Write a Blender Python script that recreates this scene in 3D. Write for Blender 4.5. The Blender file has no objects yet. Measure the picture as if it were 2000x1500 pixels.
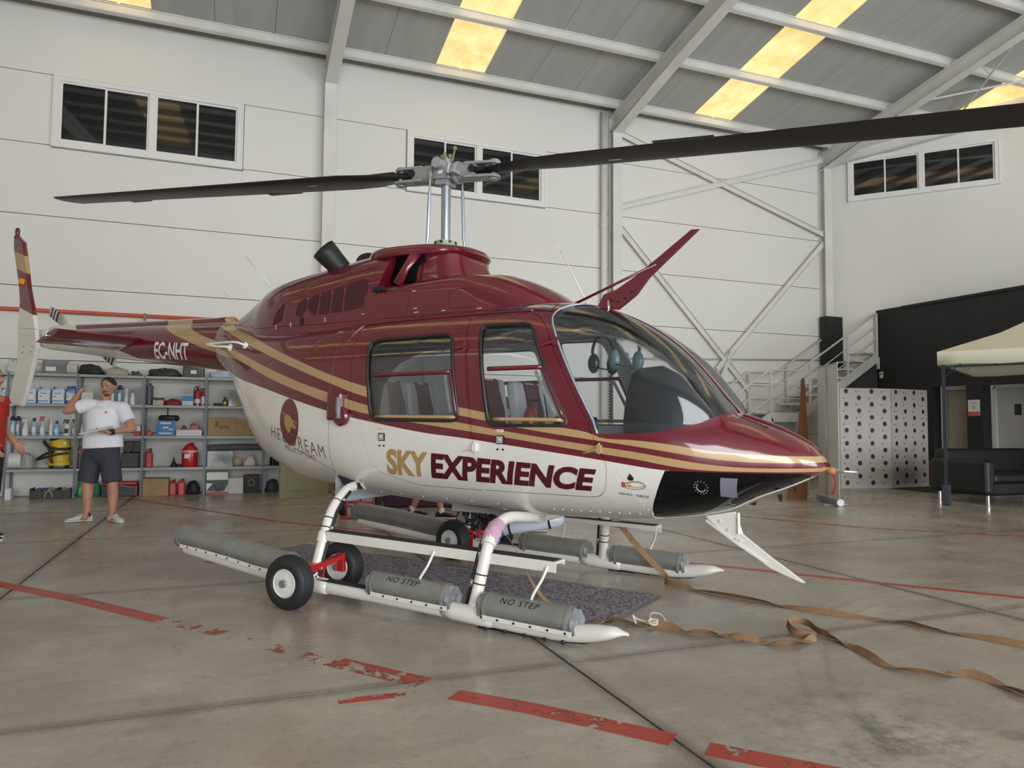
import bpy, bmesh, math, random
from mathutils import Vector, Matrix, Euler, Quaternion
from mathutils.bvhtree import BVHTree
random.seed(7)
R = math.radians
S = bpy.context.scene
COL = S.collection

# ------------------------------------------------------------------ camera, light, exposure
cam_d = bpy.data.cameras.new('camera'); cam = bpy.data.objects.new('camera', cam_d); COL.objects.link(cam)
S.camera = cam
def _camrot(yaw, pitch, roll):
    cy, sy = math.cos(yaw), math.sin(yaw); cp, sp = math.cos(pitch), math.sin(pitch)
    f = Vector((sy*cp, cy*cp, sp)); r = Vector((cy, -sy, 0)); u = r.cross(f)
    r2 = math.cos(roll)*r + math.sin(roll)*u; u2 = r2.cross(f)
    m = Matrix((r2, u2, -f)).transposed()
    return m.to_4x4()
cam.matrix_world = Matrix.Translation((0, 0, 1.2)) @ _camrot(R(21.1473), R(3.1410), R(0.4179))
cam_d.sensor_width = 36.0; cam_d.lens = 1411.74/2000*36.0
cam_d.clip_start = 0.05; cam_d.clip_end = 300

world = bpy.data.worlds.new('world'); S.world = world; world.use_nodes = True
_bg = world.node_tree.nodes['Background']
_bg.inputs[0].default_value = (0.86, 0.93, 1.0, 1); _bg.inputs[1].default_value = 1.7
S.view_settings.view_transform = 'Standard'; S.view_settings.look = 'None'
S.view_settings.exposure = 0.5; S.view_settings.gamma = 1.0; S.view_settings.use_curve_mapping = False

def area(name, loc, aim, sx, sy, power, color=(1, 1, 1)):
    d = bpy.data.lights.new(name, 'AREA'); d.shape = 'RECTANGLE'; d.size = sx; d.size_y = sy
    d.energy = power; d.color = color
    o = bpy.data.objects.new(name, d); COL.objects.link(o); o.location = loc
    v = Vector(aim)-Vector(loc); o.rotation_euler = v.to_track_quat('-Z', 'Y').to_euler()
    return o
# daylight through the open hangar doors behind the camera
area('door_daylight', (2.0, -8.7, 2.9), (2.0, 4, 2.2), 14, 5.4, 1150, (0.93, 0.97, 1.0))
area('side_door_daylight', (15.5, -8.7, 2.9), (12.0, 4, 2.2), 9, 5.4, 700, (0.93, 0.97, 1.0))

# ------------------------------------------------------------------ object helpers
def tag(o, label=None, cat=None, group=None, kind=None):
    if label: o['label'] = label
    if cat: o['category'] = cat
    if group: o['group'] = group
    if kind: o['kind'] = kind
    return o
def empty(name, loc=(0, 0, 0), rz=0.0, label=None, cat=None, group=None):
    o = bpy.data.objects.new(name, None); COL.objects.link(o)
    o.location = loc; o.rotation_euler = (0, 0, rz); o.empty_display_size = .1
    return tag(o, label, cat, group)
def kids(o): return [c for c in bpy.data.objects if c.parent == o]
def copy_tree(o, parent=None):
    c = o.copy(); COL.objects.link(c); c.parent = parent
    for ch in list(o.children): copy_tree(ch, c)
    return c

class MB:
    """collects shapes; build() links them as one mesh object"""
    def __init__(s): s.v = []; s.f = []; s.mi = []; s.m = 0; s.T = None; s.sm = []; s.smooth = False
    def add(s, vs, fs):
        n = len(s.v); T = s.T
        for p in vs: s.v.append(tuple(T @ Vector(p)) if T else tuple(p))
        for f in fs: s.f.append([i+n for i in f]); s.mi.append(s.m); s.sm.append(s.smooth)
        return s
    def box(s, c, d, rz=0.0, rot=None, taper=1.0):
        x, y, z = d[0]/2, d[1]/2, d[2]/2; M = rot if rot else Matrix.Rotation(rz, 3, 'Z')
        c = Vector(c); vs = []
        for k in (-1, 1):
            t = taper if k > 0 else 1
            for a, b in ((-1, -1), (1, -1), (1, 1), (-1, 1)): vs.append(c + M @ Vector((a*x*t, b*y*t, k*z)))
        return s.add(vs, [(3, 2, 1, 0), (4, 5, 6, 7), (0, 1, 5, 4), (1, 2, 6, 5), (2, 3, 7, 6), (3, 0, 4, 7)])
    def rbox(s, c, d, r=.01, rz=0.0, seg=3):
        """box with rounded vertical edges"""
        x, y, z = d[0]/2, d[1]/2, d[2]/2; r = min(r, x*.99, y*.99); M = Matrix.Rotation(rz, 3, 'Z'); c = Vector(c); ring = []
        for cx, cy, a0 in ((x-r, y-r, 0), (-x+r, y-r, 90), (-x+r, -y+r, 180), (x-r, -y+r, 270)):
            for k in range(seg+1):
                a = R(a0+90*k/seg); ring.append((cx+r*math.cos(a), cy+r*math.sin(a)))
        n = len(ring); vs = [c+M@Vector((a, b, -z)) for a, b in ring]+[c+M@Vector((a, b, z)) for a, b in ring]
        return s.add(vs, [list(range(n))[::-1], list(range(n, 2*n))]+[(i, (i+1) % n, n+(i+1) % n, n+i) for i in range(n)])
    def cyl(s, p0, p1, r0, r1=None, n=16, caps=True):
        return s.tube([p0, p1], [r0, r0 if r1 is None else r1], n, caps)
    def tube(s, path, r, n=10, caps=True, sx=1.0, up=None, closed=False):
        P = [Vector(p) for p in path]; m = len(P)
        rr = r if isinstance(r, (list, tuple)) else [r]*m
        T = []
        for i in range(m):
            if closed: t = P[(i+1) % m]-P[i-1]
            else: t = P[min(i+1, m-1)]-P[max(i-1, 0)]
            T.append(t.normalized() if t.length > 1e-9 else Vector((0, 0, 1)))
        u = Vector(up) if up else (Vector((0, 0, 1)) if abs(T[0].z) < .9 else Vector((1, 0, 0)))
        vs = []
        for i in range(m):
            u = (u-T[i]*u.dot(T[i]))
            if u.length < 1e-6: u = T[i].orthogonal()
            u.normalize(); w = T[i].cross(u)
            for k in range(n):
                a = 2*math.pi*k/n; vs.append(P[i]+(w*math.cos(a)*sx+u*math.sin(a))*rr[i])
        fs = []; top = m if closed else m-1
        for i in range(top):
            j = (i+1) % m
            for k in range(n): fs.append((i*n+k, i*n+(k+1) % n, j*n+(k+1) % n, j*n+k))
        if caps and not closed: fs += [list(range(n))[::-1], list(range((m-1)*n, m*n))]
        return s.add(vs, fs)
    def ribbon(s, path, w, h, up=(0, 0, 1), side=None):
        """rectangular section swept along a path; side = per-point side vectors"""
        P = [Vector(p) for p in path]; m = len(P); vs = []
        for i in range(m):
            t = (P[min(i+1, m-1)]-P[max(i-1, 0)]).normalized()
            if side: w_ = Vector(side[i]).normalized(); u_ = w_.cross(t).normalized()
            else:
                w_ = t.cross(Vector(up)).normalized(); u_ = w_.cross(t).normalized()
            for a, b in ((-1, -1), (1, -1), (1, 1), (-1, 1)): vs.append(P[i]+w_*a*w/2+u_*b*h/2)
        fs = [(0, 1, 2, 3), ((m-1)*4+3, (m-1)*4+2, (m-1)*4+1, (m-1)*4)]
        for i in range(m-1):
            for k in range(4): fs.append((i*4+(k+1) % 4, i*4+k, (i+1)*4+k, (i+1)*4+(k+1) % 4))
        return s.add(vs, fs)
    def lathe(s, prof, n=24, axis='Z', c=(0, 0, 0)):
        """prof: list of (r, h)"""
        c = Vector(c); vs = []; m = len(prof)
        for r, h in prof:
            for k in range(n):
                a = 2*math.pi*k/n; p = (r*math.cos(a), r*math.sin(a), h)
                if axis == 'X': p = (p[2], p[0], p[1])
                elif axis == 'Y': p = (p[1], p[2], p[0])
                vs.append(c+Vector(p))
        fs = []
        for i in range(m-1):
            for k in range(n): fs.append((i*n+k, i*n+(k+1) % n, (i+1)*n+(k+1) % n, (i+1)*n+k))
        if prof[0][0] > 1e-5: fs.append(list(range(n))[::-1])
        if prof[-1][0] > 1e-5: fs.append(list(range((m-1)*n, m*n)))
        return s.add(vs, fs)
    def prism(s, poly, a0, a1, axis='Y'):
        """2d polygon extruded along axis; Y: poly (x,z); X: poly (y,z); Z: poly (x,y)"""
        f = {'Y': lambda p, a: (p[0], a, p[1]), 'X': lambda p, a: (a, p[0], p[1]), 'Z': lambda p, a: (p[0], p[1], a)}[axis]
        n = len(poly); vs = [f(p, a0) for p in poly]+[f(p, a1) for p in poly]
        return s.add(vs, [list(range(n)), list(range(n, 2*n))[::-1]]+[(i, n+i, n+(i+1) % n, (i+1) % n) for i in range(n)])
    def loft(s, rings, caps=True, closed=False):
        n = len(rings[0]); vs = [p for r in rings for p in r]; fs = []
        for i in range(len(rings)-(0 if closed else 1)):
            j = (i+1) % len(rings)
            for k in range(n): fs.append((i*n+k, i*n+(k+1) % n, j*n+(k+1) % n, j*n+k))
        if caps and not closed: fs += [list(range(n))[::-1], list(range((len(rings)-1)*n, len(rings)*n))]
        return s.add(vs, fs)
    def ball(s, c, r, n=12, m=8, squash=(1, 1, 1)):
        c = Vector(c); vs = [c+Vector((0, 0, -r*squash[2]))]
        for i in range(1, m):
            a = -math.pi/2+math.pi*i/m
            for k in range(n):
                b = 2*math.pi*k/n; vs.append(c+Vector((r*math.cos(a)*math.cos(b)*squash[0], r*math.cos(a)*math.sin(b)*squash[1], r*math.sin(a)*squash[2])))
        vs.append(c+Vector((0, 0, r*squash[2]))); fs = [(0, 1+(k+1) % n, 1+k) for k in range(n)]
        for i in range(m-2):
            for k in range(n): fs.append((1+i*n+k, 1+i*n+(k+1) % n, 1+(i+1)*n+(k+1) % n, 1+(i+1)*n+k))
        L = len(vs)-1; fs += [(L, L-n+k, L-n+(k+1) % n) for k in range(n)]
        return s.add(vs, fs)
    def mesh(s, name, mats):
        me = bpy.data.meshes.new(name); me.from_pydata(s.v, [], s.f)
        if not isinstance(mats, (list, tuple)): mats = [mats]
        for m in mats: me.materials.append(m)
        me.polygons.foreach_set('material_index', s.mi); me.polygons.foreach_set('use_smooth', s.sm)
        bm = bmesh.new(); bm.from_mesh(me); bmesh.ops.recalc_face_normals(bm, faces=bm.faces); bm.to_mesh(me); bm.free()
        me.update(); return me
    def build(s, name, mats, parent=None, smooth=None, bevel=0, seg=2, label=None, loc=None, rz=None):
        me = s.mesh(name, mats); o = bpy.data.objects.new(name, me); COL.objects.link(o)
        if parent: o.parent = parent
        if loc is not None: o.location = loc
        if rz is not None: o.rotation_euler = (0, 0, rz)
        if smooth is not None: smoothen(me, smooth)
        if bevel:
            b = o.modifiers.new('b', 'BEVEL'); b.width = bevel; b.segments = seg; b.limit_method = 'ANGLE'; b.angle_limit = R(40)
        if label: o['label'] = label
        return o
def smoothen(me, angle=40):
    me.polygons.foreach_set('use_smooth', [True]*len(me.polygons))
    bm = bmesh.new(); bm.from_mesh(me); a = R(angle)
    for e in bm.edges:
        e.smooth = not (len(e.link_faces) == 2 and e.calc_face_angle(0) > a)
    bm.to_mesh(me); bm.free(); me.update()
def join_mesh_obj(name, me, parent=None):
    o = bpy.data.objects.new(name, me); COL.objects.link(o); o.parent = parent; return o
def catmull(P, n=8):
    P = [Vector(p) for p in P]; out = []
    for i in range(len(P)-1):
        a, b, c, d = P[max(i-1, 0)], P[i], P[i+1], P[min(i+2, len(P)-1)]
        for k in range(n):
            t = k/n; out.append(.5*((2*b)+(c-a)*t+(2*a-5*b+4*c-d)*t*t+(3*b-a-3*c+d)*t**3))
    out.append(P[-1]); return out

# ------------------------------------------------------------------ materials
_M = {}
def mat(name, col, rough=.5, metal=0., var=0., vscale=3., bump=0., bscale=40., coat=0., spec=.5, alpha=1., emit=None, es=1., sub=0., dirt=None, stretch=None):
    if name in _M: return _M[name]
    m = bpy.data.materials.new(name); m.use_nodes = True; nt = m.node_tree; N = nt.nodes; L = nt.links
    b = N['Principled BSDF']; c = (*col, 1) if len(col) == 3 else col
    b.inputs['Base Color'].default_value = c; b.inputs['Roughness'].default_value = rough; b.inputs['Metallic'].default_value = metal
    b.inputs['Coat Weight'].default_value = coat; b.inputs['Coat Roughness'].default_value = .04
    b.inputs['Specular IOR Level'].default_value = spec
    if emit: b.inputs['Emission Color'].default_value = (*emit, 1); b.inputs['Emission Strength'].default_value = es
    if var or bump or dirt:
        tc = N.new('ShaderNodeTexCoord'); vec = tc.outputs['Object']
        if stretch:
            mp = N.new('ShaderNodeMapping'); mp.inputs['Scale'].default_value = stretch; L.new(vec, mp.inputs[0]); vec = mp.outputs[0]
    if var:
        n = N.new('ShaderNodeTexNoise'); n.inputs['Scale'].default_value = vscale; n.inputs['Detail'].default_value = 5; L.new(vec, n.inputs['Vector'])
        mx = N.new('ShaderNodeMix'); mx.data_type = 'RGBA'
        mx.inputs['A'].default_value = (*[max(0, x*(1-var)) for x in c[:3]], 1); mx.inputs['B'].default_value = (*[min(1, x*(1+var)) for x in c[:3]], 1)
        mr = N.new('ShaderNodeMapRange'); mr.inputs['From Min'].default_value = .3; mr.inputs['From Max'].default_value = .7
        L.new(n.outputs[0], mr.inputs[0]); L.new(mr.outputs[0], mx.inputs['Factor']); L.new(mx.outputs['Result'], b.inputs['Base Color'])
    if bump:
        n2 = N.new('ShaderNodeTexNoise'); n2.inputs['Scale'].default_value = bscale; n2.inputs['Detail'].default_value = 4; L.new(vec, n2.inputs['Vector'])
        bp = N.new('ShaderNodeBump'); bp.inputs['Strength'].default_value = bump; bp.inputs['Distance'].default_value = .01
        L.new(n2.outputs[0], bp.inputs['Height']); L.new(bp.outputs[0], b.inputs['Normal'])
    _M[name] = m; return m
def glassy(name, tint=(1, 1, 1), refl=1.0, rough=.0, dens=0.0, dcol=(.1, .12, .15), f0=1.5):
    """clear sheet: tinted straight-through light plus a fresnel reflection; dens = share of dark tint film"""
    if name in _M: return _M[name]
    m = bpy.data.materials.new(name); m.use_nodes = True; nt = m.node_tree; N = nt.nodes; L = nt.links
    for n in list(N):
        if n.type != 'OUTPUT_MATERIAL': N.remove(n)
    out = N['Material Output']; tr = N.new('ShaderNodeBsdfTransparent'); tr.inputs[0].default_value = (*tint, 1)
    gl = N.new('ShaderNodeBsdfGlossy'); gl.inputs['Roughness'].default_value = rough
    fr = N.new('ShaderNodeFresnel'); fr.inputs[0].default_value = f0
    ml = N.new('ShaderNodeMath'); ml.operation = 'MULTIPLY'; ml.inputs[1].default_value = refl; ml.use_clamp = True; L.new(fr.outputs[0], ml.inputs[0])
    mx = N.new('ShaderNodeMixShader'); src = tr.outputs[0]
    if dens:
        df = N.new('ShaderNodeBsdfDiffuse'); df.inputs[0].default_value = (*dcol, 1); m1 = N.new('ShaderNodeMixShader'); m1.inputs[0].default_value = dens
        L.new(tr.outputs[0], m1.inputs[1]); L.new(df.outputs[0], m1.inputs[2]); src = m1.outputs[0]
    L.new(ml.outputs[0], mx.inputs[0]); L.new(src, mx.inputs[1]); L.new(gl.outputs[0], mx.inputs[2]); L.new(mx.outputs[0], out.inputs[0])
    _M[name] = m; return m

BURG = (.122, .0052, .0155); GOLD = (.43, .275, .125); CREAM = (.72, .69, .63)
m_burg = mat('burgundy_paint', BURG, .3, coat=1, var=.06, vscale=2)
m_white = mat('white_paint', CREAM, .35, coat=.6, var=.03, vscale=3)
m_black = mat('black_rubber', (.012, .012, .013), .55)
m_seal = mat('black_window_seal', (.02, .018, .016), .4)
m_blackmetal = mat('black_metal', (.02, .02, .022), .4, .3)
m_steel = mat('steel', (.45, .45, .46), .35, .9, var=.1, vscale=8)
m_alu = mat('grey_alloy', (.48, .50, .50), .42, .35, var=.12, vscale=12, bump=.05)
m_chrome = mat('chrome', (.8, .8, .8), .12, 1)
# ================================================================== the hangar
def struct(o): o['kind'] = 'structure'; return o
def floor_material():
    m = bpy.data.materials.new('polished_concrete'); m.use_nodes = True; nt = m.node_tree; N = nt.nodes; L = nt.links; b = N['Principled BSDF']
    geo = N.new('ShaderNodeNewGeometry'); P = geo.outputs['Position']
    def noise(sc, det=6, rough=.6, stretch=None, dist=0):
        v = P
        if stretch:
            mp = N.new('ShaderNodeMapping'); mp.inputs['Scale'].default_value = stretch[:3]; mp.inputs['Rotation'].default_value = (0, 0, stretch[3]); L.new(P, mp.inputs[0]); v = mp.outputs[0]
        n = N.new('ShaderNodeTexNoise'); n.inputs['Scale'].default_value = sc; n.inputs['Detail'].default_value = det; n.inputs['Roughness'].default_value = rough; n.inputs['Distortion'].default_value = dist
        L.new(v, n.inputs['Vector']); return n.outputs[0]
    def rng(s, a, c, lo=0., hi=1.):
        r = N.new('ShaderNodeMapRange'); r.inputs['From Min'].default_value = a; r.inputs['From Max'].default_value = c; r.inputs['To Min'].default_value = lo; r.inputs['To Max'].default_value = hi; L.new(s, r.inputs[0]); return r.outputs[0]
    def mix(f, A, B, mode='MIX'):
        x = N.new('ShaderNodeMix'); x.data_type = 'RGBA'; x.blend_type = mode
        if isinstance(f, float): x.inputs['Factor'].default_value = f
        else: L.new(f, x.inputs['Factor'])
        for nm, v in (('A', A), ('B', B)):
            if isinstance(v, tuple): x.inputs[nm].default_value = (*v, 1)
            else: L.new(v, x.inputs[nm])
        return x.outputs['Result']
    def mth(op, a, c=None, cl=False):
        k = N.new('ShaderNodeMath'); k.operation = op; k.use_clamp = cl
        for i, v in enumerate((a, c)):
            if v is None: continue
            if isinstance(v, (int, float)): k.inputs[i].default_value = v
            else: L.new(v, k.inputs[i])
        return k.outputs[0]
    c = mix(rng(noise(.45, 7, .62), .35, .68), (.27, .23, .187), (.50, .445, .375))
    c = mix(rng(noise(2.1, 8, .7, dist=.6), .42, .72, 0, .6), c, (.25, .213, .175))
    c = mix(rng(noise(1.2, 9, .75, (1, 4.5, 1, .5), 1.0), .5, .75, 0, .5), c, (.54, .495, .425))
    c = mix(rng(noise(28, 5, .7), .52, .75, 0, .45), c, (.12, .10, .085)); c = mix(rng(noise(75, 4, .8), .5, .75, 0, .35), c, (.58, .53, .46)); c = mix(rng(noise(3.3, 8, .8, (1, 2.5, 1, 1.1), .8), .55, .7, 0, .5), c, (.20, .17, .14))
    # hairline scratches and tyre scuffs
    w = N.new('ShaderNodeTexVoronoi'); w.feature = 'DISTANCE_TO_EDGE'; w.inputs['Scale'].default_value = .42
    mp = N.new('ShaderNodeMapping'); L.new(P, mp.inputs[0]); nz = N.new('ShaderNodeTexNoise'); nz.inputs['Scale'].default_value = 1.3; L.new(P, nz.inputs['Vector'])
    va = N.new('ShaderNodeVectorMath'); va.operation = 'ADD'; L.new(P, va.inputs[0]); L.new(nz.outputs[1], va.inputs[1]); L.new(va.outputs[0], w.inputs['Vector'])
    c = mix(mth('MULTIPLY', rng(w.outputs['Distance'], .004, .0, 0, .45), rng(noise(.8), .5, .6)), c, (.09, .08, .07))
    # dark smudges near the front right
    # grime gathered along the sawn joints
    sp = N.new('ShaderNodeSeparateXYZ'); L.new(P, sp.inputs[0]); best = None
    for ax, vals in ((0, (-1.42, 1.61, 4.64)), (1, (.9, 3.36, 5.81, 8.42, 11.0))):
        for v_ in vals:
            dd = mth('ABSOLUTE', mth('SUBTRACT', sp.outputs[ax], v_)); best = dd if best is None else mth('MINIMUM', best, dd)
    wob = mth('MULTIPLY', noise(5, 4), .05); gm = rng(mth('SUBTRACT', best, wob), -.02, .045, .62, 0.); c = mix(gm, c, (.085, .075, .065))
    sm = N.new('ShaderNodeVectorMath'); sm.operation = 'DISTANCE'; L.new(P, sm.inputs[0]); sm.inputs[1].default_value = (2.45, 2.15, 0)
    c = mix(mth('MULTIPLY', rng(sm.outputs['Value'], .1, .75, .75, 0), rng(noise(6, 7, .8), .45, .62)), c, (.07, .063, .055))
    # curved tyre scuffs in front of the nose
    sm2 = N.new('ShaderNodeVectorMath'); sm2.operation = 'DISTANCE'; L.new(P, sm2.inputs[0]); sm2.inputs[1].default_value = (5.0, 1.0, 0)
    ringd = mth('ABSOLUTE', mth('SUBTRACT', sm2.outputs['Value'], 2.95)); tread = rng(mth('ABSOLUTE', mth('SUBTRACT', ringd, .07)), .012, .03, 1, 0)
    c = mix(mth('MULTIPLY', mth('MULTIPLY', tread, rng(noise(3, 5), .4, .6)), .35), c, (.12, .105, .09))
    L.new(c, b.inputs['Base Color'])
    L.new(rng(noise(1.6, 6, .6), .3, .75, .14, .45), b.inputs['Roughness'])
    b.inputs['Specular IOR Level'].default_value = .55
    bp = N.new('ShaderNodeBump'); bp.inputs['Strength'].default_value = .10; bp.inputs['Distance'].default_value = .01; L.new(noise(9, 5), bp.inputs['Height']); L.new(bp.outputs[0], b.inputs['Normal'])
    return m
m_floor = floor_material()
m_joint = mat('joint_filler', (.035, .030, .026), 1.0, spec=0.)
m_wall = mat('white_precast', (.70, .685, .64), .75, var=.05, vscale=.35, bump=.12, bscale=9, stretch=(1, 1, .5))
m_col = mat('white_steelwork', (.66, .65, .61), .55, var=.07, vscale=1.5)
m_roof = mat('grey_roof_sheet', (.41, .41, .385), .6, var=.07, vscale=1.2, stretch=(4, .4, 1))
m_groove = mat('wall_joint', (.22, .20, .17), .9)
m_soffit = mat('eave_sheet', (.24, .225, .19), .7, var=.15, vscale=1.5)

# floor: base with sawn slabs 5.7 x 6 m standing proud of the joints
XJ = [-16, -10.2, -7.6, -1.42, 1.61, 4.64, 10.7, 16.7, 22.7, 30]; YJ = [-9, -4, -1.55, .9, 3.36, 5.81, 8.42, 11.0, 13.5]
fl = MB(); fl.box((7, 2.25, -.06), (46.4, 22.9, .1)); o_floor = struct(fl.build('floor', m_joint))
for i in range(len(XJ)-1):
    for j in range(len(YJ)-1):
        if XJ[i] > 16 and YJ[j] > 9: continue
        mb = MB(); g = .014
        mb.box(((XJ[i]+XJ[i+1])/2, (YJ[j]+YJ[j+1])/2, -.006), (XJ[i+1]-XJ[i]-g, YJ[j+1]-YJ[j]-g, .012)); mb.build('slab', m_floor, o_floor)
# worn red floor lines (flat paint film on the slabs)
def redpaint(name, wear):
    m = bpy.data.materials.new(name); m.use_nodes = True; nt = m.node_tree; N = nt.nodes; L = nt.links; b = N['Principled BSDF']
    b.inputs['Roughness'].default_value = .35; geo = N.new('ShaderNodeNewGeometry')
    n = N.new('ShaderNodeTexNoise'); n.inputs['Scale'].default_value = 7; n.inputs['Detail'].default_value = 9; n.inputs['Roughness'].default_value = .8; L.new(geo.outputs['Position'], n.inputs['Vector'])
    n2 = N.new('ShaderNodeTexNoise'); n2.inputs['Scale'].default_value = 2; L.new(geo.outputs['Position'], n2.inputs['Vector'])
    mx = N.new('ShaderNodeMix'); mx.data_type = 'RGBA'; mx.inputs['A'].default_value = (.45, .045, .025, 1); mx.inputs['B'].default_value = (.34, .055, .035, 1); L.new(n2.outputs[0], mx.inputs['Factor']); L.new(mx.outputs['Result'], b.inputs['Base Color'])
    g = N.new('ShaderNodeMath'); g.operation = 'GREATER_THAN'; g.inputs[1].default_value = wear; L.new(n.outputs[0], g.inputs[0]); L.new(g.outputs[0], b.inputs['Alpha']); return m
r_solid, r_worn, r_faint = redpaint('red_line_paint', .43), redpaint('worn_red_line_paint', .49), redpaint('faint_red_line_paint', .555)
def line(P, w, m, n=[0]):
    n[0] += 1; mb = MB(); mb.ribbon([(x, y, .0012) for x, y in P], w, .0016); o = mb.build('trim_%d' % n[0], m); struct(o); return o
line([(-3.2, 8.5), (-1.56, 6.36), (-.95, 5.66), (-.37, 4.90)], .11, r_solid)
line([(-.37, 4.90), (.05, 4.4), (.50, 3.74)], .10, r_faint)
line([(.52, 3.76), (.86, 3.33)], .13, r_worn); line([(.46, 3.23), (.82, 3.21)], .06, r_worn)
line([(.95, 3.14), (1.22, 2.87), (1.60, 2.41)], .115, r_solid); line([(1.68, 2.30), (1.98, 1.98), (2.9, 1.0)], .115, r_solid)
line([(-1.46, 12.6), (-.66, 11.3), (.48, 9.33), (2.2, 7.2), (4.0, 5.07), (4.64, 4.25), (5.25, 3.50), (6.4, 2.1)], .075, r_solid)
line([(3.9, 11.0), (5.2, 9.2), (6.27, 7.92), (7.04, 6.50), (8.17, 5.42), (10, 3.2)], .07, r_worn)

# walls -------------------------------------------------------------------
def wall_panels(name, x0, x1, zs, holes=(), y=13.5, t=.16):
    """long wall: backing plus precast panels separated by recessed joints"""
    mb = MB(); mb.box(((x0+x1)/2, y+t+.03, 4.1), (x1-x0, .06, 8.2)); w = struct(mb.build(name, m_groove))
    return w
ZJ = [0, 1.0, 2.17, 3.35, 4.51, 5.68, 6.85, 8.02]; XC = [-16, -10.05, -4.25, 1.54, 7.40, 13.30]
w_back = wall_panels('wall_back', -16, 13.6, ZJ)
WINS = [(-2.87, .07, 5.64, 6.88), (3.0, 5.93, 5.64, 6.86)]
WINS += [(-8.7, -5.75, 5.64, 6.88)]
for i in range(len(XC)-1):
    for j in range(len(ZJ)-1):
        a, b_ = XC[i]+.006, XC[i+1]-.006; z0, z1 = ZJ[j]+.006, ZJ[j+1]-.006
        cuts = [(a, b_, z0, z1)]
        for (wa, wb, wz0, wz1) in WINS:
            nc = []
            for (p, q, r, s_) in cuts:
                if wb <= p or wa >= q or wz1 <= r or wz0 >= s_: nc.append((p, q, r, s_)); continue
                if wa > p: nc.append((p, wa, r, s_))
                if wb < q: nc.append((wb, q, r, s_))
                if wz0 > r: nc.append((max(p, wa), min(q, wb), r, wz0))
                if wz1 < s_: nc.append((max(p, wa), min(q, wb), wz1, s_))
            cuts = nc
        mb = MB()
        for (p, q, r, s_) in cuts: mb.box(((p+q)/2, 13.58, (r+s_)/2), (q-p, .16, s_-r))
        mb.build('panel', m_wall, w_back)
# end wall, skewed 131 degrees to the long wall
EC = Vector((13.47, 13.5, 0)); ED = Vector((.659, -.752, 0)).normalized(); EN = Vector((-.752, -.659, 0)).normalized(); EANG = math.atan2(ED.y, ED.x)
def ew(t, z, off=0): return EC+ED*t+EN*off+Vector((0, 0, z))
RS = .18
def roofz(y): return 7.95+RS*(13.5-y)
mb = MB(); T1 = 29.5
def gz(t): y = (EC+ED*t).y; return roofz(y) if y > 1.5 else roofz(1.5)-RS*(1.5-y)
ts = [0, .48, 3.54, 6, 12, 15.96, 22, T1]
for a, b_ in zip(ts[:-1], ts[1:]):
    segs = [(0, 6.62), (7.66, None)] if (a, b_) == (.48, 3.54) else [(0, None)]
    for lo, hi in segs:
        q = [ew(a, lo), ew(b_, lo), ew(b_, hi or gz(b_)+.02), ew(a, hi or gz(a)+.02)]; back = [p-EN*.2 for p in q]
        mb.add(q+back, [(0, 1, 2, 3), (7, 6, 5, 4), (0, 4, 5, 1), (1, 5, 6, 2), (2, 6, 7, 3), (3, 7, 4, 0)])
w_end = struct(mb.build('wall_right', m_wall))
mb = MB(); mb.box((-16.1, 2.25, 4.6), (.2, 22.9, 9.2)); struct(mb.build('wall_left', m_wall))
# front wall with two open hangar doors (behind the camera)
mb = MB()
for a, b_, z0, z1 in ((-16, -5, 0, 9.9), (-5, 9, 5.6, 9.9), (9, 11, 0, 9.9), (11, 20, 5.6, 9.9), (20, 34, 0, 9.9)): mb.box(((a+b_)/2, -9.1, (z0+z1)/2), (b_-a, .2, z1-z0))
struct(mb.build('wall_front', m_wall))

# roof: sandwich panels .975 wide, purlins, rafters, skylights
mb = MB(); mb.add([(-16.2, 13.8, roofz(13.8)+.20), (34, 13.8, roofz(13.8)+.20), (34, 1.5, roofz(1.5)+.20), (-16.2, 1.5, roofz(1.5)+.20), (-16.2, -9.2, roofz(12.2)+.2), (34, -9.2, roofz(12.2)+.20)], [(0, 1, 2, 3), (3, 2, 5, 4)])
# thickness so daylight cannot leak
n0 = len(mb.v); mb.add([(v[0], v[1], v[2]+.1) for v in mb.v], [(0, 1, 2, 3), (3, 2, 5, 4)])
o_roof = struct(mb.build('ceiling', m_roof))
m_sky = bpy.data.materials.new('yellowed_skylight_sheet'); m_sky.use_nodes = True
def _sky():
    nt = m_sky.node_tree; N = nt.nodes; L = nt.links; b = N['Principled BSDF']; b.inputs['Roughness'].default_value = .5; b.inputs['Base Color'].default_value = (.5, .4, .2, 1)
    geo = N.new('ShaderNodeNewGeometry'); n = N.new('ShaderNodeTexNoise'); n.inputs['Scale'].default_value = 2.4; n.inputs['Detail'].default_value = 6; n.inputs['Roughness'].default_value = .6; L.new(geo.outputs['Position'], n.inputs['Vector'])
    cr = N.new('ShaderNodeValToRGB'); L.new(n.outputs[0], cr.inputs[0]); e = cr.color_ramp.elements
    e[0].position = .35; e[0].color = (.80, .50, .17, 1); e[1].position = .62; e[1].color = (1.0, .72, .33, 1)
    L.new(cr.outputs[0], b.inputs['Emission Color']); b.inputs['Emission Strength'].default_value = .78
_sky()
k = -20; PW = .975
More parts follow.
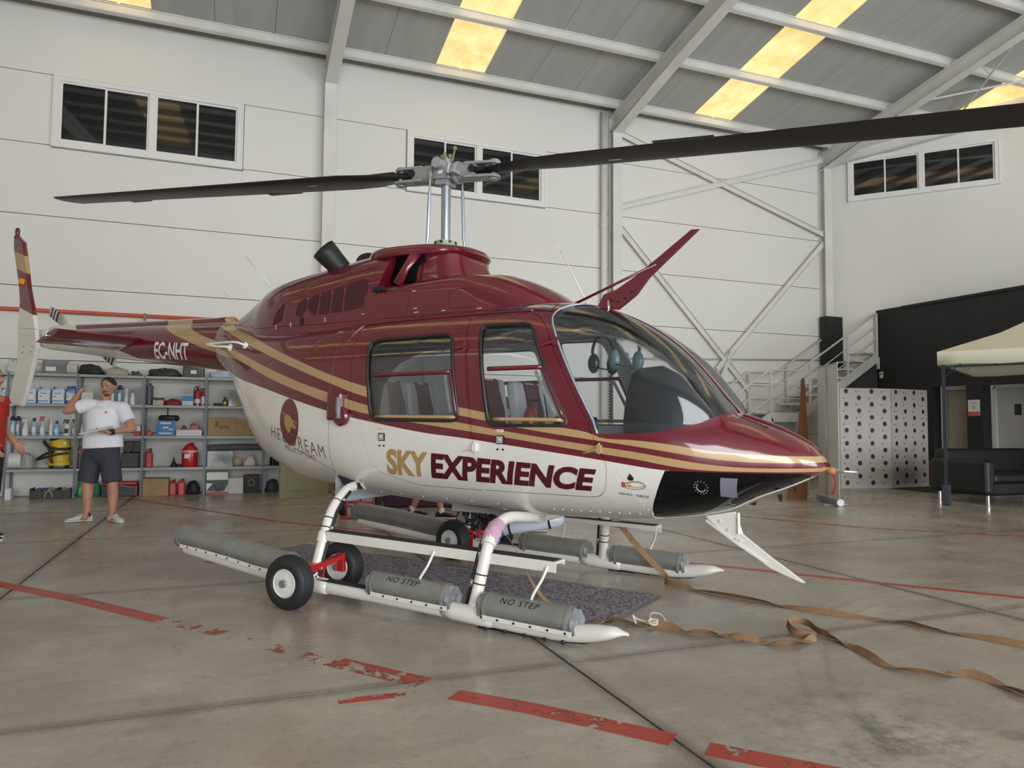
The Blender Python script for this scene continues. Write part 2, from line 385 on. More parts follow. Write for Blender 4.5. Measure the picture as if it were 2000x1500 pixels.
while True:
    x0 = 3.45+k*PW; k += 1
    if x0 > 33: break
    if x0 < -16.2: continue
    sky = (k-1) % 6 == 0
    for ya, yb in (((13.05, 2.2), (13.8, 13.05)) if sky else ((13.8, 1.5),)):
        m = m_sky if sky and ya < 13.5 else m_roof; g = .006; mb = MB(); zo = .012 if m is m_sky else 0
        P = [(x0+g/2, ya, roofz(ya)+zo), (x0+PW-g/2, ya, roofz(ya)+zo), (x0+PW-g/2, yb, roofz(yb)+zo), (x0+g/2, yb, roofz(yb)+zo)]
        mb.add([*P, *[(p[0], p[1], p[2]+.05) for p in P]], [(3, 2, 1, 0), (4, 5, 6, 7), (0, 1, 5, 4), (1, 2, 6, 5), (2, 3, 7, 6), (3, 0, 4, 7)])
        if m is m_sky:   # folded centre rib
            xm = x0+PW/2; mb.add([(xm-.03, ya, roofz(ya)+zo), (xm, ya, roofz(ya)-.02), (xm+.03, ya, roofz(ya)+zo), (xm-.03, yb, roofz(yb)+zo), (xm, yb, roofz(yb)-.02), (xm+.03, yb, roofz(yb)+zo)], [(0, 1, 4, 3), (1, 2, 5, 4)])
        mb.build('skylight' if m is m_sky else 'roof_panel', m, o_roof)
mb = MB(); mb.box((9, -3.8, 9.05), (50, 11, .05), rot=Matrix.Rotation(math.atan(RS), 3, 'X')); struct(mb.build('trim_12', m_roof))
slope = Matrix.Rotation(-math.atan(RS), 3, 'X')
n_tr = 20
def trim(mb, m, bev=0):
    global n_tr
    n_tr += 1; return struct(mb.build('trim_%d' % n_tr, m, bevel=bev))
for i, y in enumerate([13.1, 11.55, 10.03, 8.5, 7.0, 5.5, 4.0, 2.5]):
    xe = 13.2 if y > 13.3 else EC.x+(13.5-y)/.752*.659-.05
    mb = MB(); z = roofz(y)
    for dz, w, h in ((-.01, .08, .02), (-.085, .02, .13), (-.155, .08, .02)): mb.box(((xe-16)/2, y+(-.03 if w < .05 else 0), z+dz), (xe+16, w, h), rot=slope)
    trim(mb, m_col)
# eave strip between wall head and first purlin, with splice marks
for x in (-5.1, -1.9, .75, 2.5, 4.0, 5.2, 6.6, 8.6, 11.3):
    mb = MB(); mb.box((x, 13.27, roofz(13.27)-.004), (.10, .42, .006), rot=slope); trim(mb, m_soffit)
mb = MB(); mb.box((-1.3, 13.3, roofz(13.3)-.0012), (29.2, .36, .002), rot=slope); trim(mb, m_soffit)
# portal frames: column, rafter, haunch
def ibeam(mb, p0, p1, d, w, tw=.012, up=(0, 0, 1)):
    p0, p1 = Vector(p0), Vector(p1); t = (p1-p0).normalized(); s_ = t.cross(Vector(up)).normalized(); u = s_.cross(t).normalized(); L_ = (p1-p0).length; c = (p0+p1)/2
    M = Matrix((t, s_, u)).transposed()
    mb.box(c, (L_, tw, d), rot=M); mb.box(c+u*d/2, (L_, w, .016), rot=M); mb.box(c-u*d/2, (L_, w, .016), rot=M)
for x in (-10.05, -4.25, 1.54, 7.52, 13.30):
    fr = bpy.data.objects.new('trim_%d' % (n_tr+1), None); n_tr += 1; COL.objects.link(fr); fr['kind'] = 'structure'
    mb = MB(); w = .22
    mb.box((x, 13.30, 3.98), (w, .02, 7.0)); mb.box((x, 13.49, 3.98), (w, .02, 7.96)); mb.box((x, 13.4, 3.98), (.02, .18, 7.96)); mb.build('column', m_col, fr)
    y1 = 1.5; mb = MB(); d = .30
    ibeam(mb, (x, 13.5, roofz(13.5)-.17-d/2+.0), (x, y1, roofz(y1)-.17-d/2), d, w); mb.build('rafter', m_col, fr)
    mb = MB()   # tapered haunch below the rafter near the column
    pa = (13.5, 7.38); pb = (11.2, roofz(11.2)-.17-d)
    mb.prism([(13.49, roofz(13.49)-.45), pa, (pb[0], pb[1]), (pb[0], pb[1]+.02)], x-.006, x+.006, 'X')
    a = math.atan2(pb[1]-pa[1], pa[0]-pb[0]); mb.box((x, (pa[0]+pb[0])/2, (pa[1]+pb[1])/2), (w, math.hypot(pa[0]-pb[0], pa[1]-pb[1]), .016), rot=Matrix.Rotation(-a, 3, 'X')); mb.build('haunch', m_col, fr)
# gable rafter along the end wall plus roof bracing rods
mb = MB(); ibeam(mb, ew(0, roofz(13.5)-.32, .12), ew(15.9, roofz(1.55)-.32, .12), .24, .16); trim(mb, m_col)
for a, b_ in (((13.3, 11.4), (17.2, 8.4)), ((13.4, 8.4), (15.2, 11.4)), ((13.4, 8.3), (18.5, 5.5))):
    mb = MB(); mb.cyl((a[0], a[1], roofz(a[1])-.16), (b_[0], b_[1], roofz(b_[1])-.16), .022, n=8); trim(mb, m_col)
# rainwater pipe beside the second column
mb = MB(); mb.smooth = True; mb.cyl((7.24, 13.40, 0), (7.24, 13.40, 7.86), .062, n=16); mb.cyl((7.24, 13.40, 5.35), (7.24, 13.40, 5.45), .07, n=16); trim(mb, m_col)
# wall bracing: pairs of angles crossing the bay
for (a, b_) in (((7.64, 7.44), (13.24, 5.80)), ((7.64, 5.84), (13.21, 7.63)), ((7.63, 5.42), (10.98, 2.0)), ((13.24, 5.62), (10.1, 2.45)), ((9.4, .5), (10.5, 2.9))):
    yb = 13.40-.012*(n_tr % 5); p = Vector((a[0], yb, a[1])); q = Vector((b_[0], yb, b_[1]))
    mb = MB(); mb.ribbon([p, q], .012, .11, up=(0, 1, 0)); mb2 = MB(); dirn = (q-p).normalized(); nrm = dirn.cross(Vector((0, 1, 0)))
    mb = MB(); mb.ribbon([p, q], .11, .010, up=(0, 1, 0)); mb.ribbon([p+nrm*.05+Vector((0, -.02, 0)), q+nrm*.05+Vector((0, -.02, 0))], .010, .05, up=(0, 1, 0)); trim(mb, m_col)
# conduits on the wall of the braced bay
m_conduit = mat('grey_conduit', (.42, .41, .38), .5)
mb = MB(); mb.smooth = True; mb.cyl((7.63, 13.46, 2.60), (13.2, 13.46, 2.78), .02, n=8); mb.cyl((8.5, 13.46, 2.66), (9.0, 13.46, 2.67), .026, n=8); trim(mb, m_conduit)
# windows -------------------------------------------------------------------
m_alu_w = mat('white_window_frame', (.72, .71, .68), .4, var=.03)
m_dark = mat('dark_window_glass', (.008, .009, .010), .04, spec=.9)
def sliding_window(n, place, W_, H_):
    """place(t, z, off) -> world point; t across, z up, off into the room"""
    r = bpy.data.objects.new('window_%d' % n, None); COL.objects.link(r); r['kind'] = 'structure'; r.location = place(0, 0, 0)
    inv = Matrix.Translation(-Vector(place(0, 0, 0)))
    def bx(mb, t0, t1, z0, z1, o0, o1):
        P = [inv @ Vector(place(t, z, o)) for o in (o0, o1) for t, z in ((t0, z0), (t1, z0), (t1, z1), (t0, z1))]
        mb.add(P, [(0, 1, 2, 3), (7, 6, 5, 4), (0, 4, 5, 1), (1, 5, 6, 2), (2, 6, 7, 3), (3, 7, 4, 0)])
    f = .07; mb = MB()
    bx(mb, 0, W_, 0, f, -.03, .05); bx(mb, 0, W_, H_-f, H_, -.03, .05); bx(mb, 0, f, f, H_-f, -.03, .05); bx(mb, W_-f, W_, f, H_-f, -.03, .05)
    bx(mb, W_/2-.045, W_/2+.045, f, H_-f, -.03, .045); bx(mb, -.03, W_+.03, -.04, 0, -.03, .075); bx(mb, -.03, W_+.03, H_, H_+.025, -.03, .06); bx(mb, -.03, 0, 0, H_, -.03, .06); bx(mb, W_, W_+.03, 0, H_, -.03, .06)
    mb.build('window_frame', m_alu_w, r)
    hw = (W_/2-.045-f)/2
    for h in (0, 1):
        b0 = f if h == 0 else W_/2+.045
        for q in (0, 1):
            t0 = b0+q*hw-(.02 if q else 0); t1 = b0+(q+1)*hw+(.0 if q else .02); off = .0 if q else .022; s_ = .035
            mb = MB(); bx(mb, t0, t1, f, f+s_, off-.01, off+.012); bx(mb, t0, t1, H_-f-s_, H_-f, off-.01, off+.012); bx(mb, t0, t0+s_, f+s_, H_-f-s_, off-.01, off+.012); bx(mb, t1-s_, t1, f+s_, H_-f-s_, off-.01, off+.012)
            sash = mb.build('sash', m_alu_w, r)
            mb = MB(); bx(mb, t0+s_, t1-s_, f+s_, H_-f-s_, off-.003, off+.003); mb.build('pane', m_dark, sash)
    return r
for i, (xa, xb, za, zb) in enumerate(WINS):
    sliding_window(i+1, lambda t, z, o, xa=xa, za=za: Vector((xa+.04+t, 13.5-o, za+.05+z)), xb-xa-.08, zb-za-.1)
sliding_window(4, lambda t, z, o: ew(.50+t, 6.64+z, o), 3.02, 1.0)
# light-blocking backing behind the windows
for (xa, xb, za, zb) in WINS:
    mb = MB(); mb.box(((xa+xb)/2, 13.64, (za+zb)/2), (xb-xa, .02, zb-za)); trim(mb, m_blackmetal)
# red pipe along the wall with brackets
m_red = mat('red_pipe_paint', (.50, .075, .04), .45, var=.08)
rp = empty('wall_pipe', (-3.0, 13.40, 2.95), 0, 'red fire main pipe running along the white wall above the shelving', 'pipe')
mb = MB(); mb.smooth = True; mb.cyl((-7, 0, 0), (4.4, 0, 0), .032, n=12); mb.build('pipe_run', m_red, rp)
for x in (-5.2, 1.6, 4.0):
    mb = MB(); mb.tube([(x, .09, -.16), (x, .04, -.16), (x, -.01, -.12), (x, -.02, -.04)], .018, 8); mb.box((x, 0, 0), (.03, .085, .085)); mb.build('pipe_bracket', mat('bracket_grey', (.2, .2, .2), .6), rp)

# black office block (box in the corner) ---------------------------------------
m_blk = mat('black_painted_wall', (.012, .012, .013), .6, var=.2, vscale=2)
BX = 14.14
def bxwall(mb, y0, y1, z0, z1, t=.25): mb.box((BX+t/2, (y0+y1)/2, (z0+z1)/2), (t, y1-y0, z1-z0))
mb = MB(); bxwall(mb, 11.31, 12.74, 0, 3.93); bxwall(mb, 10.53, 11.31, 2.07, 3.93); bxwall(mb, 10.19, 10.53, 0, 3.93); bxwall(mb, 9.15, 10.19, 2.05, 3.93); bxwall(mb, 2.0, 9.15, 0, 3.93)
mb.box((18.5, 7.0, 3.90), (8.8, 10, .06)); struct(mb.build('wall_office', m_blk))
mb = MB(); mb.box((BX+.30, 10.92, 1.03), (.02, .78, 2.06)); mb.build('door_1', mat('plywood_door', (.30, .25, .19), .6, var=.12, vscale=3)); struct(bpy.data.objects['door_1'])
for nm, a, b_, zt in (('trim_91', 10.53, 11.31, 2.02), ('trim_92', 9.2, 10.19, 2.02)):
    mb = MB(); x = BX+.23
    mb.box((x, b_-.10, zt/2), (.06, .06, zt)); mb.box((x, (a+b_)/2-.05, zt), (.06, b_-a-.1, .06)); struct(mb.build(nm, mat('pale_door_frame', (.55, .54, .49), .5)))
d2 = empty('door_2', (BX+.27, 9.60, 0), 0); d2['kind'] = 'structure'
mb = MB(); mb.box((0, 0, 1.0), (.04, .92, 2.0)); mb.build('leaf', mat('grey_door_leaf', (.36, .35, .33), .45), d2, bevel=.004)
mb = MB(); mb.box((-.022, .05, 1.55), (.01, .13, .22)); mb.build('vision_slot', m_blackmetal, d2)
mb = MB()
for k in range(5): mb.box((-.022, .08, 1.80+.03*k), (.008, .45, .008))
mb.build('louvre_slats', mat('grey_door_leaf', (.36, .35, .33), .45), d2)
mb = MB(); mb.cyl((-.02, -.34, 1.05), (-.07, -.34, 1.05), .012, n=8); mb.cyl((-.07, -.34, 1.05), (-.07, -.22, 1.05), .011, n=8); mb.build('door_handle', m_blackmetal, d2)
# black painted pillar behind the stair
mb = MB(); mb.box((13.36, 13.32, 3.2), (.5, .2, 1.22)); mb.build('trim_93', m_blk); struct(bpy.data.objects['trim_93'])

# black paint below the stair
mb = MB(); q = [(-.35, 0), (1.02, 0), (1.02, 2.78), (-.35, 1.75)]; P_ = [ew(t, z, .012) for t, z in q]; mb.add(P_+[p+EN*.02 for p in P_], [(0, 1, 2, 3), (7, 6, 5, 4), (0, 4, 5, 1), (1, 5, 6, 2), (2, 6, 7, 3), (3, 7, 4, 0)]); struct(mb.build('trim_94', m_blk))
# ================================================================== helicopter body
def lerp_tab(tab, x):
    """smooth (monotone cubic) interpolation of rows (x, a, b, ...) sorted by x"""
    n = len(tab)
    if x <= tab[0][0]: return list(tab[0][1:])
    if x >= tab[-1][0]: return list(tab[-1][1:])
    i = 0
    while tab[i+1][0] < x: i += 1
    h = tab[i+1][0]-tab[i][0]; t = (x-tab[i][0])/h; out = []
    for k in range(1, len(tab[0])):
        def sl(j): return (tab[j+1][k]-tab[j][k])/(tab[j+1][0]-tab[j][0])
        def tan(j):
            if j == 0: return sl(0)
            if j == n-1: return sl(n-2)
            a, b = sl(j-1), sl(j)
            return 0 if a*b <= 0 else 2*a*b/(a+b)
        m0, m1 = tan(i)*h, tan(i+1)*h; p0, p1 = tab[i][k], tab[i+1][k]
        out.append((2*t**3-3*t*t+1)*p0+(t**3-2*t*t+t)*m0+(-2*t**3+3*t*t)*p1+(t**3-t*t)*m1)
    return out
# x, z bottom, centre z, half width, lower exponent
POD = [(-2.46, 1.67, 1.92, .235, 2.1), (-2.35, 1.63, 1.90, .27, 2.2), (-2.2, 1.50, 1.85, .315, 2.2), (-2.0, 1.20, 1.72, .375, 2.2), (-1.75, .885, 1.54, .445, 2.4), (-1.5, .79, 1.42, .505, 2.5),
       (-1.2, .71, 1.32, .565, 2.6), (-.8, .68, 1.24, .62, 2.7), (-.4, .64, 1.2, .65, 2.8), (.2, .60, 1.2, .66, 2.9), (.8, .58, 1.2, .66, 2.9), (1.2, .575, 1.19, .655, 2.8), (1.6, .585, 1.15, .635, 2.6),
       (1.9, .61, 1.11, .60, 2.4), (2.2, .67, 1.06, .515, 2.2), (2.4, .765, 1.02, .42, 2.1), (2.55, .825, .99, .32, 2.0), (2.68, .885, .972, .20, 2.0), (2.75, .925, .966, .11, 2.0), (2.785, .955, .963, .03, 2.0)]
# x, roof z, upper exponent (cabin, then the windscreen bubble), bubble half width
TOP = [(-2.46, 2.165, 2.1, .235), (-2.2, 2.12, 2.2, .315), (-1.75, 2.05, 2.6, .445), (-1.2, 2.03, 3.0, .565), (-.4, 2.03, 3.4, .65), (.2, 2.035, 3.5, .66), (.9, 2.04, 3.5, .66), (1.16, 2.033, 3.2, .655), (1.36, 2.004, 2.9, .635),
       (1.52, 1.95, 2.9, .61), (1.7, 1.86, 2.85, .585), (1.87, 1.742, 2.85, .55), (2.0, 1.62, 3.4, .52), (2.1, 1.505, 3.8, .49), (2.2, 1.38, 3.8, .43), (2.28, 1.275, 3.2, .34), (2.33, 1.10, 2.2, .05)]
HOOD = [(1.2, 1.25, .655), (1.6, 1.27, .635), (1.9, 1.285, .60), (2.2, 1.282, .515), (2.4, 1.225, .42), (2.55, 1.165, .32), (2.68, 1.095, .20), (2.75, 1.03, .11), (2.785, .972, .03)]
def pod_ring(x, N=96, off=0.0):
    zb, zc, w, nl = lerp_tab(POD, x); zt, nu, wb = lerp_tab(TOP, x)
    out = []
    for k in range(N):
        a = 2*math.pi*(k+.0)/N
        # even spacing along a squarish section
        c, s = math.cos(a), math.sin(a)
        def rad(W_, H_, n): return 1/((abs(c)/W_)**n+(abs(s)/H_)**n)**(1/n)
        if s < 0: r = rad(w-off, max(.004, zc-zb-off), nl)
        else:
            if x < 1.2: r = rad(w-off, max(.004, zt-zc-off), nu)
            else:
                hz, hw = lerp_tab(HOOD, x); r = rad(max(.004, w-off), max(.004, hz-zc-off), 2.25)
                if x < 2.33 and zt-zc > .03:   # twin panes swell either side of the centre post
                    k = min(1, (x-1.2)/.5)*min(1, (2.33-x)/.08); r = max(r, rad(max(.01, wb-off), max(.01, zt-zc-off), nu)*(1+.075*k*math.sin(2*a)**2*max(0, s)**.5))
        out.append((x, r*c, zc+r*s))
    return out
def pod_stations(x0, x1, n):
    return [x0+(x1-x0)*i/(n-1) for i in range(n)]
def pod_loft(x0, x1, n, off=0., N=96, extra=()):
    st = sorted(set([round(v, 4) for v in pod_stations(x0, x1, n)]+[v for v in extra if x0 < v < x1]))
    mb = MB(); mb.smooth = True; mb.loft([pod_ring(x, N, off) for x in st]); return mb
BOOM = [(-5.75, 2.155, .115, .115), (-5.4, 2.135, .128, .135), (-4.7, 2.08, .152, .163), (-3.75, 2.01, .185, .20), (-2.9, 1.95, .215, .228), (-2.46, 1.92, .235, .245)]
def boom_ring(x, N=48):
    zc, w, h = lerp_tab(BOOM, x)
    return [(x, w*math.cos(2*math.pi*k/N), zc+h*math.sin(2*math.pi*k/N)) for k in range(N)]
# engine and transmission cowling: x, top z, half width, exponent
COWL = [(-2.46, 2.13, .14, 2.0), (-2.2, 2.255, .19, 2.0), (-1.98, 2.365, .25, 2.1), (-1.8, 2.425, .305, 2.5), (-1.5, 2.465, .36, 3.0), (-.9, 2.52, .41, 3.3), (-.42, 2.56, .425, 3.6), (-.24, 2.575, .425, 3.6)]
DOG = [(-.26, 2.25, .43, 9), (.4, 2.285, .43, 7), (.62, 2.285, .42, 3.4), (.8, 2.24, .40, 2.8), (.96, 2.165, .36, 2.5), (1.08, 2.09, .29, 2.3), (1.15, 2.04, .2, 2.2)]
def cowl_ring(tab, x, N=40, zb=1.90):
    zt, w, n = lerp_tab(tab, x)[:3]; H_ = zt-zb; out = []
    for k in range(N):
        a = math.pi*k/(N-1); c, s = math.cos(a), math.sin(a)
        r = 1/((abs(c)/w)**n+(abs(s)/H_)**n)**(1/n); out.append((x, r*c, zb+r*s))
    return out
HO = Vector((1.54396504, 5.47675823, 0)); HYAW = R(-51.6)
HELI = empty('helicopter', HO, HYAW, 'burgundy and cream helicopter with gold stripes and SKY EXPERIENCE lettering on skids', 'helicopter')

def livery_material():
    m = bpy.data.materials.new('livery_paint'); m.use_nodes = True; nt = m.node_tree; N = nt.nodes; L = nt.links
    b = N['Principled BSDF']; b.inputs['Roughness'].default_value = .3; b.inputs['Coat Weight'].default_value = 1; b.inputs['Coat Roughness'].default_value = .03
    tc = N.new('ShaderNodeTexCoord'); sp = N.new('ShaderNodeSeparateXYZ'); L.new(tc.outputs['Object'], sp.inputs[0])
    mr = N.new('ShaderNodeMapRange'); mr.inputs['From Min'].default_value = -6; mr.inputs['From Max'].default_value = 3; L.new(sp.outputs[0], mr.inputs[0])
    E = {
     1: [(-2.5, 3), (-2.41, 2.19), (-2.272, 2.09), (-1.732, 1.915), (-1.313, 1.779), (-.908, 1.653), (-.578, 1.553), (-.203, 1.456), (.25, 1.37), (.622, 1.304), (.811, 1.27), (1.264, 1.190), (1.527, 1.150), (1.62, 1.118), (1.814, 1.108), (2.005, 1.088), (2.183, 1.059), (2.408, 1.038), (2.621, 1.027), (3, 1.022)],
     2: [(-2.85, 3), (-2.542, 2.165), (-2.02, 1.937), (-1.531, 1.779), (-1.075, 1.64), (-.571, 1.487), (-.199, 1.382), (.2, 1.315), (.619, 1.25), (.812, 1.217), (1.158, 1.16), (1.553, 1.107), (1.814, 1.073), (2.004, 1.044), (2.182, 1.015), (2.407, .992), (2.622, .988), (3, .993)],
     3: [(-3.5, 3), (-3.013, 2.165), (-2.354, 1.922), (-1.99, 1.821), (-1.39, 1.637), (-.911, 1.5), (-.565, 1.414), (-.172, 1.319), (.2, 1.26), (.619, 1.203), (.859, 1.167), (1.158, 1.125), (1.578, 1.07), (1.813, 1.04), (2.003, 1.009), (2.18, .98), (2.405, .96), (2.673, .957), (3, .965)],
     4: [(-3.9, 3), (-3.415, 2.187), (-2.855, 1.96), (-2.309, 1.81), (-1.966, 1.745), (-1.333, 1.546), (-.872, 1.419), (-.561, 1.337), (-.17, 1.257), (.2, 1.205), (.62, 1.155), (.859, 1.125), (1.157, 1.086), (1.564, 1.031), (1.811, .998), (1.999, .965), (2.129, .947), (2.403, .937), (3, .934)],
     5: [(-6, 3.5), (-5.25, 2.5), (-5.1, 2.24), (-4.836, 2.146), (-4.422, 2.01), (-4.197, 1.961), (-3.869, 1.854), (-3.7, 1.75), (-3.4, 1.2), (-2.46, 1.2), (-2.3, 1.68), (-1.915, 1.581), (-1.427, 1.473), (-.932, 1.357), (-.559, 1.276), (-.14, 1.202), (.325, 1.133), (.62, 1.105), (.897, 1.073), (1.156, 1.043), (1.625, .985), (1.807, .959), (1.935, .942), (2.4, .915), (3, .9)]}
    def gt(i, rev=False):
        fc = N.new('ShaderNodeFloatCurve'); c = fc.mapping.curves[0]; P = [((x+6)/9, z/4) for x, z in E[i]]
        P = [(x, z) for x, z in P if 0 <= x <= 1]
        if P[0][0] > 0: P = [(0, P[0][1])]+P
        c.points[0].location = P[0]; c.points[1].location = P[-1]
        for p in P[1:-1]: c.points.new(*p)
        for p in c.points: p.handle_type = 'AUTO_CLAMPED'
        fc.mapping.extend = 'HORIZONTAL'; fc.mapping.update(); L.new(mr.outputs[0], fc.inputs['Value'])
        ml = N.new('ShaderNodeMath'); ml.operation = 'MULTIPLY'; ml.inputs[1].default_value = 4; L.new(fc.outputs[0], ml.inputs[0])
        g = N.new('ShaderNodeMath'); g.operation = 'GREATER_THAN'; a, bb = (ml.outputs[0], sp.outputs[2]) if rev else (sp.outputs[2], ml.outputs[0])
        L.new(a, g.inputs[0]); L.new(bb, g.inputs[1]); return g.outputs[0]
    def mth(op, a, b_):
        k = N.new('ShaderNodeMath'); k.operation = op; L.new(a, k.inputs[0]); L.new(b_, k.inputs[1]); return k.outputs[0]
    gold = mth('MAXIMUM', mth('MULTIPLY', gt(4), gt(3, True)), mth('MULTIPLY', gt(2), gt(1, True)))
    n = N.new('ShaderNodeTexNoise'); n.inputs['Scale'].default_value = 2.2; n.inputs['Detail'].default_value = 6; L.new(tc.outputs['Object'], n.inputs['Vector'])
    def mix(f, A, B):
        x = N.new('ShaderNodeMix'); x.data_type = 'RGBA'; L.new(f, x.inputs['Factor'])
        for nm, v in (('A', A), ('B', B)):
            if isinstance(v, tuple): x.inputs[nm].default_value = (*v, 1)
            else: L.new(v, x.inputs[nm])
        return x.outputs['Result']
    wh = mix(n.outputs[0], (.63, .60, .535), (.80, .77, .71))
    base = mix(gold, BURG, GOLD); base = mix(gt(5, True), base, wh)
    L.new(base, b.inputs['Base Color']); return m
m_liv = livery_material()
m_lining = mat('grey_cabin_lining', (.56, .57, .58), .7, var=.08)
m_glass = glassy('cabin_glass', (.955, .965, .975), .9, dens=.015, dcol=(.5, .52, .55))
m_chin = glassy('tinted_chin_glass', (.10, .12, .15), .9, dens=.25, dcol=(.01, .013, .02))

# ---- source surfaces for booleans, normals and decals
def vnorms(me):
    return [v.normal.copy() for v in me.vertices]
src_mb = pod_loft(-2.46, 2.785, 150, 0, 112)
_src = src_mb.mesh('src', m_liv); _srcv = [v.co.copy() for v in _src.vertices]; _srcn = vnorms(_src)
_srcf = [tuple(p.vertices) for p in _src.polygons]; BV = BVHTree.FromPolygons(_srcv, _srcf)
def smooth_normal(co):
    loc, nor, fi, d = BV.find_nearest(co)
    if loc is None: return None, 9
    vs = _srcf[fi]; acc = Vector(); tw = 0
    for i in vs:
        w = 1/((loc-_srcv[i]).length_squared+1e-7); acc += _srcn[i]*w; tw += w
    return acc.normalized(), d
def fix_normals(me):
    me.polygons.foreach_set('use_smooth', [True]*len(me.polygons)); out = [None]*len(me.loops); cache = {}
    for p in me.polygons:
        fn = p.normal
        for li in p.loop_indices:
            vi = me.loops[li].vertex_index
            if vi not in cache: cache[vi] = smooth_normal(me.vertices[vi].co)
            n_, d = cache[vi]
            if n_ is not None and d < .06 and abs(n_.dot(fn)) > .80: out[li] = (n_ if n_.dot(fn) > 0 else -n_)
            else: out[li] = fn.copy()
    me.normals_split_custom_set([tuple(v) for v in out])
def boolean(me_a, cutters, op='DIFFERENCE'):
    """mesh a combined with a list of cutter meshes, exact solver; returns a new mesh"""
    oa = bpy.data.objects.new('tmp', me_a); COL.objects.link(oa); tmp = [oa]
    for me_b in cutters:
        ob = bpy.data.objects.new('tmpb', me_b); COL.objects.link(ob); tmp.append(ob)
        md = oa.modifiers.new('b', 'BOOLEAN'); md.object = ob; md.operation = op; md.solver = 'EXACT'
    dg = bpy.context.evaluated_depsgraph_get(); dg.update()
    me = bpy.data.meshes.new_from_object(oa.evaluated_get(dg))
    for o in tmp: bpy.data.objects.remove(o)
    return me
def rounded(poly, r=.05, seg=5):
    """round the corners of a 2d polygon"""
    P = [Vector(p) for p in poly]; out = []; n = len(P)
    for i in range(n):
        a, b, c = P[i-1], P[i], P[(i+1) % n]; u = (a-b); v = (c-b); rr = r[i] if isinstance(r, (list, tuple)) else r
        d = min(rr, u.length*.45, v.length*.45)
        if d < 1e-4: out.append(tuple(b)); continue
        p0 = b+u.normalized()*d; p1 = b+v.normalized()*d
        for k in range(seg+1):
            t = k/seg; q = p0*(1-t)**2+b*2*t*(1-t)+p1*t*t; out.append((q.x, q.y))
    return out
def inset(poly, d):
    """move each edge of a polygon inwards by d (negative = outwards)"""
    P = [Vector(p) for p in poly]; n = len(P)
    ar = sum(P[i].x*P[(i+1) % n].y-P[(i+1) % n].x*P[i].y for i in range(n)); sg = 1 if ar > 0 else -1; out = []
    for i in range(n):
        a, b, c = P[i-1], P[i], P[(i+1) % n]
        u = (b-a).normalized(); v = (c-b).normalized(); nu = Vector((-u.y, u.x))*sg; nv = Vector((-v.y, v.x))*sg
        m = nu+nv
        if m.length < 1e-6: m = nu
        m = m.normalized(); k = max(.4, m.dot(nu)); q = b+m*(d/k); out.append((q.x, q.y))
    return out
def pr(poly, y0, y1, m=None):
    mb = MB(); mb.prism(poly, y0, y1, 'Y'); return mb.mesh('c', m or m_burg)

FDOOR = rounded([(.60, 1.925), (1.10, 1.925), (1.195, 1.83), (1.645, .96), (1.60, .755), (.745, .76), (.66, 1.55)], [.02, .06, .06, .06, .12, .02, .05])
RDOOR = rounded([(-.41, 1.925), (.592, 1.925), (.652, 1.55), (.735, .757), (.20, .765), (-.18, .86), (-.25, 1.12), (-.37, 1.40)], [.14, .02, .05, .02, .05, .10, .05, .05])
FWIN = rounded([(.722, 1.852), (1.098, 1.846), (1.395, 1.19), (.835, 1.19)], [.05, .06, .05, .05])
RWIN = rounded([(-.245, 1.80), (.50, 1.808), (.605, 1.215), (-.165, 1.222)], [.09, .07, .07, .08])
WIND = [(1.585, 1.143), (1.47, 1.369), (1.37, 1.57), (1.275, 1.758), (1.225, 1.858), (1.218, 1.91), (1.24, 1.947), (1.29, 1.975), (1.36, 2.0), (1.42, 2.3), (2.7, 2.3), (2.7, 1.36), (2.33, 1.30), (2.282, 1.272), (2.202, 1.236), (2.091, 1.195), (1.961, 1.162), (1.831, 1.147)]
CHIN = [(1.975, .936), (2.403, .929), (2.66, .925), (2.70, .915), (2.66, .84), (2.4, .70), (2.0, .50), (1.83, .50), (1.80, .62), (1.90, .79)]

def shell(x0=-2.46):
    a = pod_loft(-2.46, 2.785, 120, 0, 96)
    b = MB(); b.smooth = True; b.loft([pod_ring(x, 96, .028) for x in pod_stations(-1.1, 2.62, 80)])
    return a.mesh('pod', [m_liv, m_lining]), b.mesh('cav', [m_lining])
pod, cav = shell()
for p in cav.polygons: p.material_index = 0
body = boolean(pod, [cav])
mi_l = 1
# faces left by the cavity get the lining material
def paint_inside(me):
    for p in me.polygons:
        n_, d = smooth_normal(p.center)
        if n_ is not None and p.center.x > -1.3 and (d > .012 and n_.dot(p.normal) < -.3): p.material_index = mi_l
for m_ in (m_liv, m_lining):
    if m_.name not in [x.name for x in body.materials if x]: body.materials.append(m_)
mi_l = [x.name for x in body.materials].index(m_lining.name)
SIDES = ((-1, -1.0, -.12), (1, .12, 1.0))
cutall = []
for sgn, a, b in SIDES:
    y0, y1 = (a, -.30) if sgn < 0 else (.30, b)
    cutall += [pr(FDOOR, y0, y1), pr(RDOOR, y0, y1), pr(WIND, -1.0, -.03) if sgn < 0 else pr(WIND, .03, 1.0), pr(CHIN, -1.0, -.05) if sgn < 0 else pr(CHIN, .05, 1.0)]
fus = boolean(body, cutall)
paint_inside(fus); fix_normals(fus)
o_fus = join_mesh_obj('fuselage', fus, HELI)
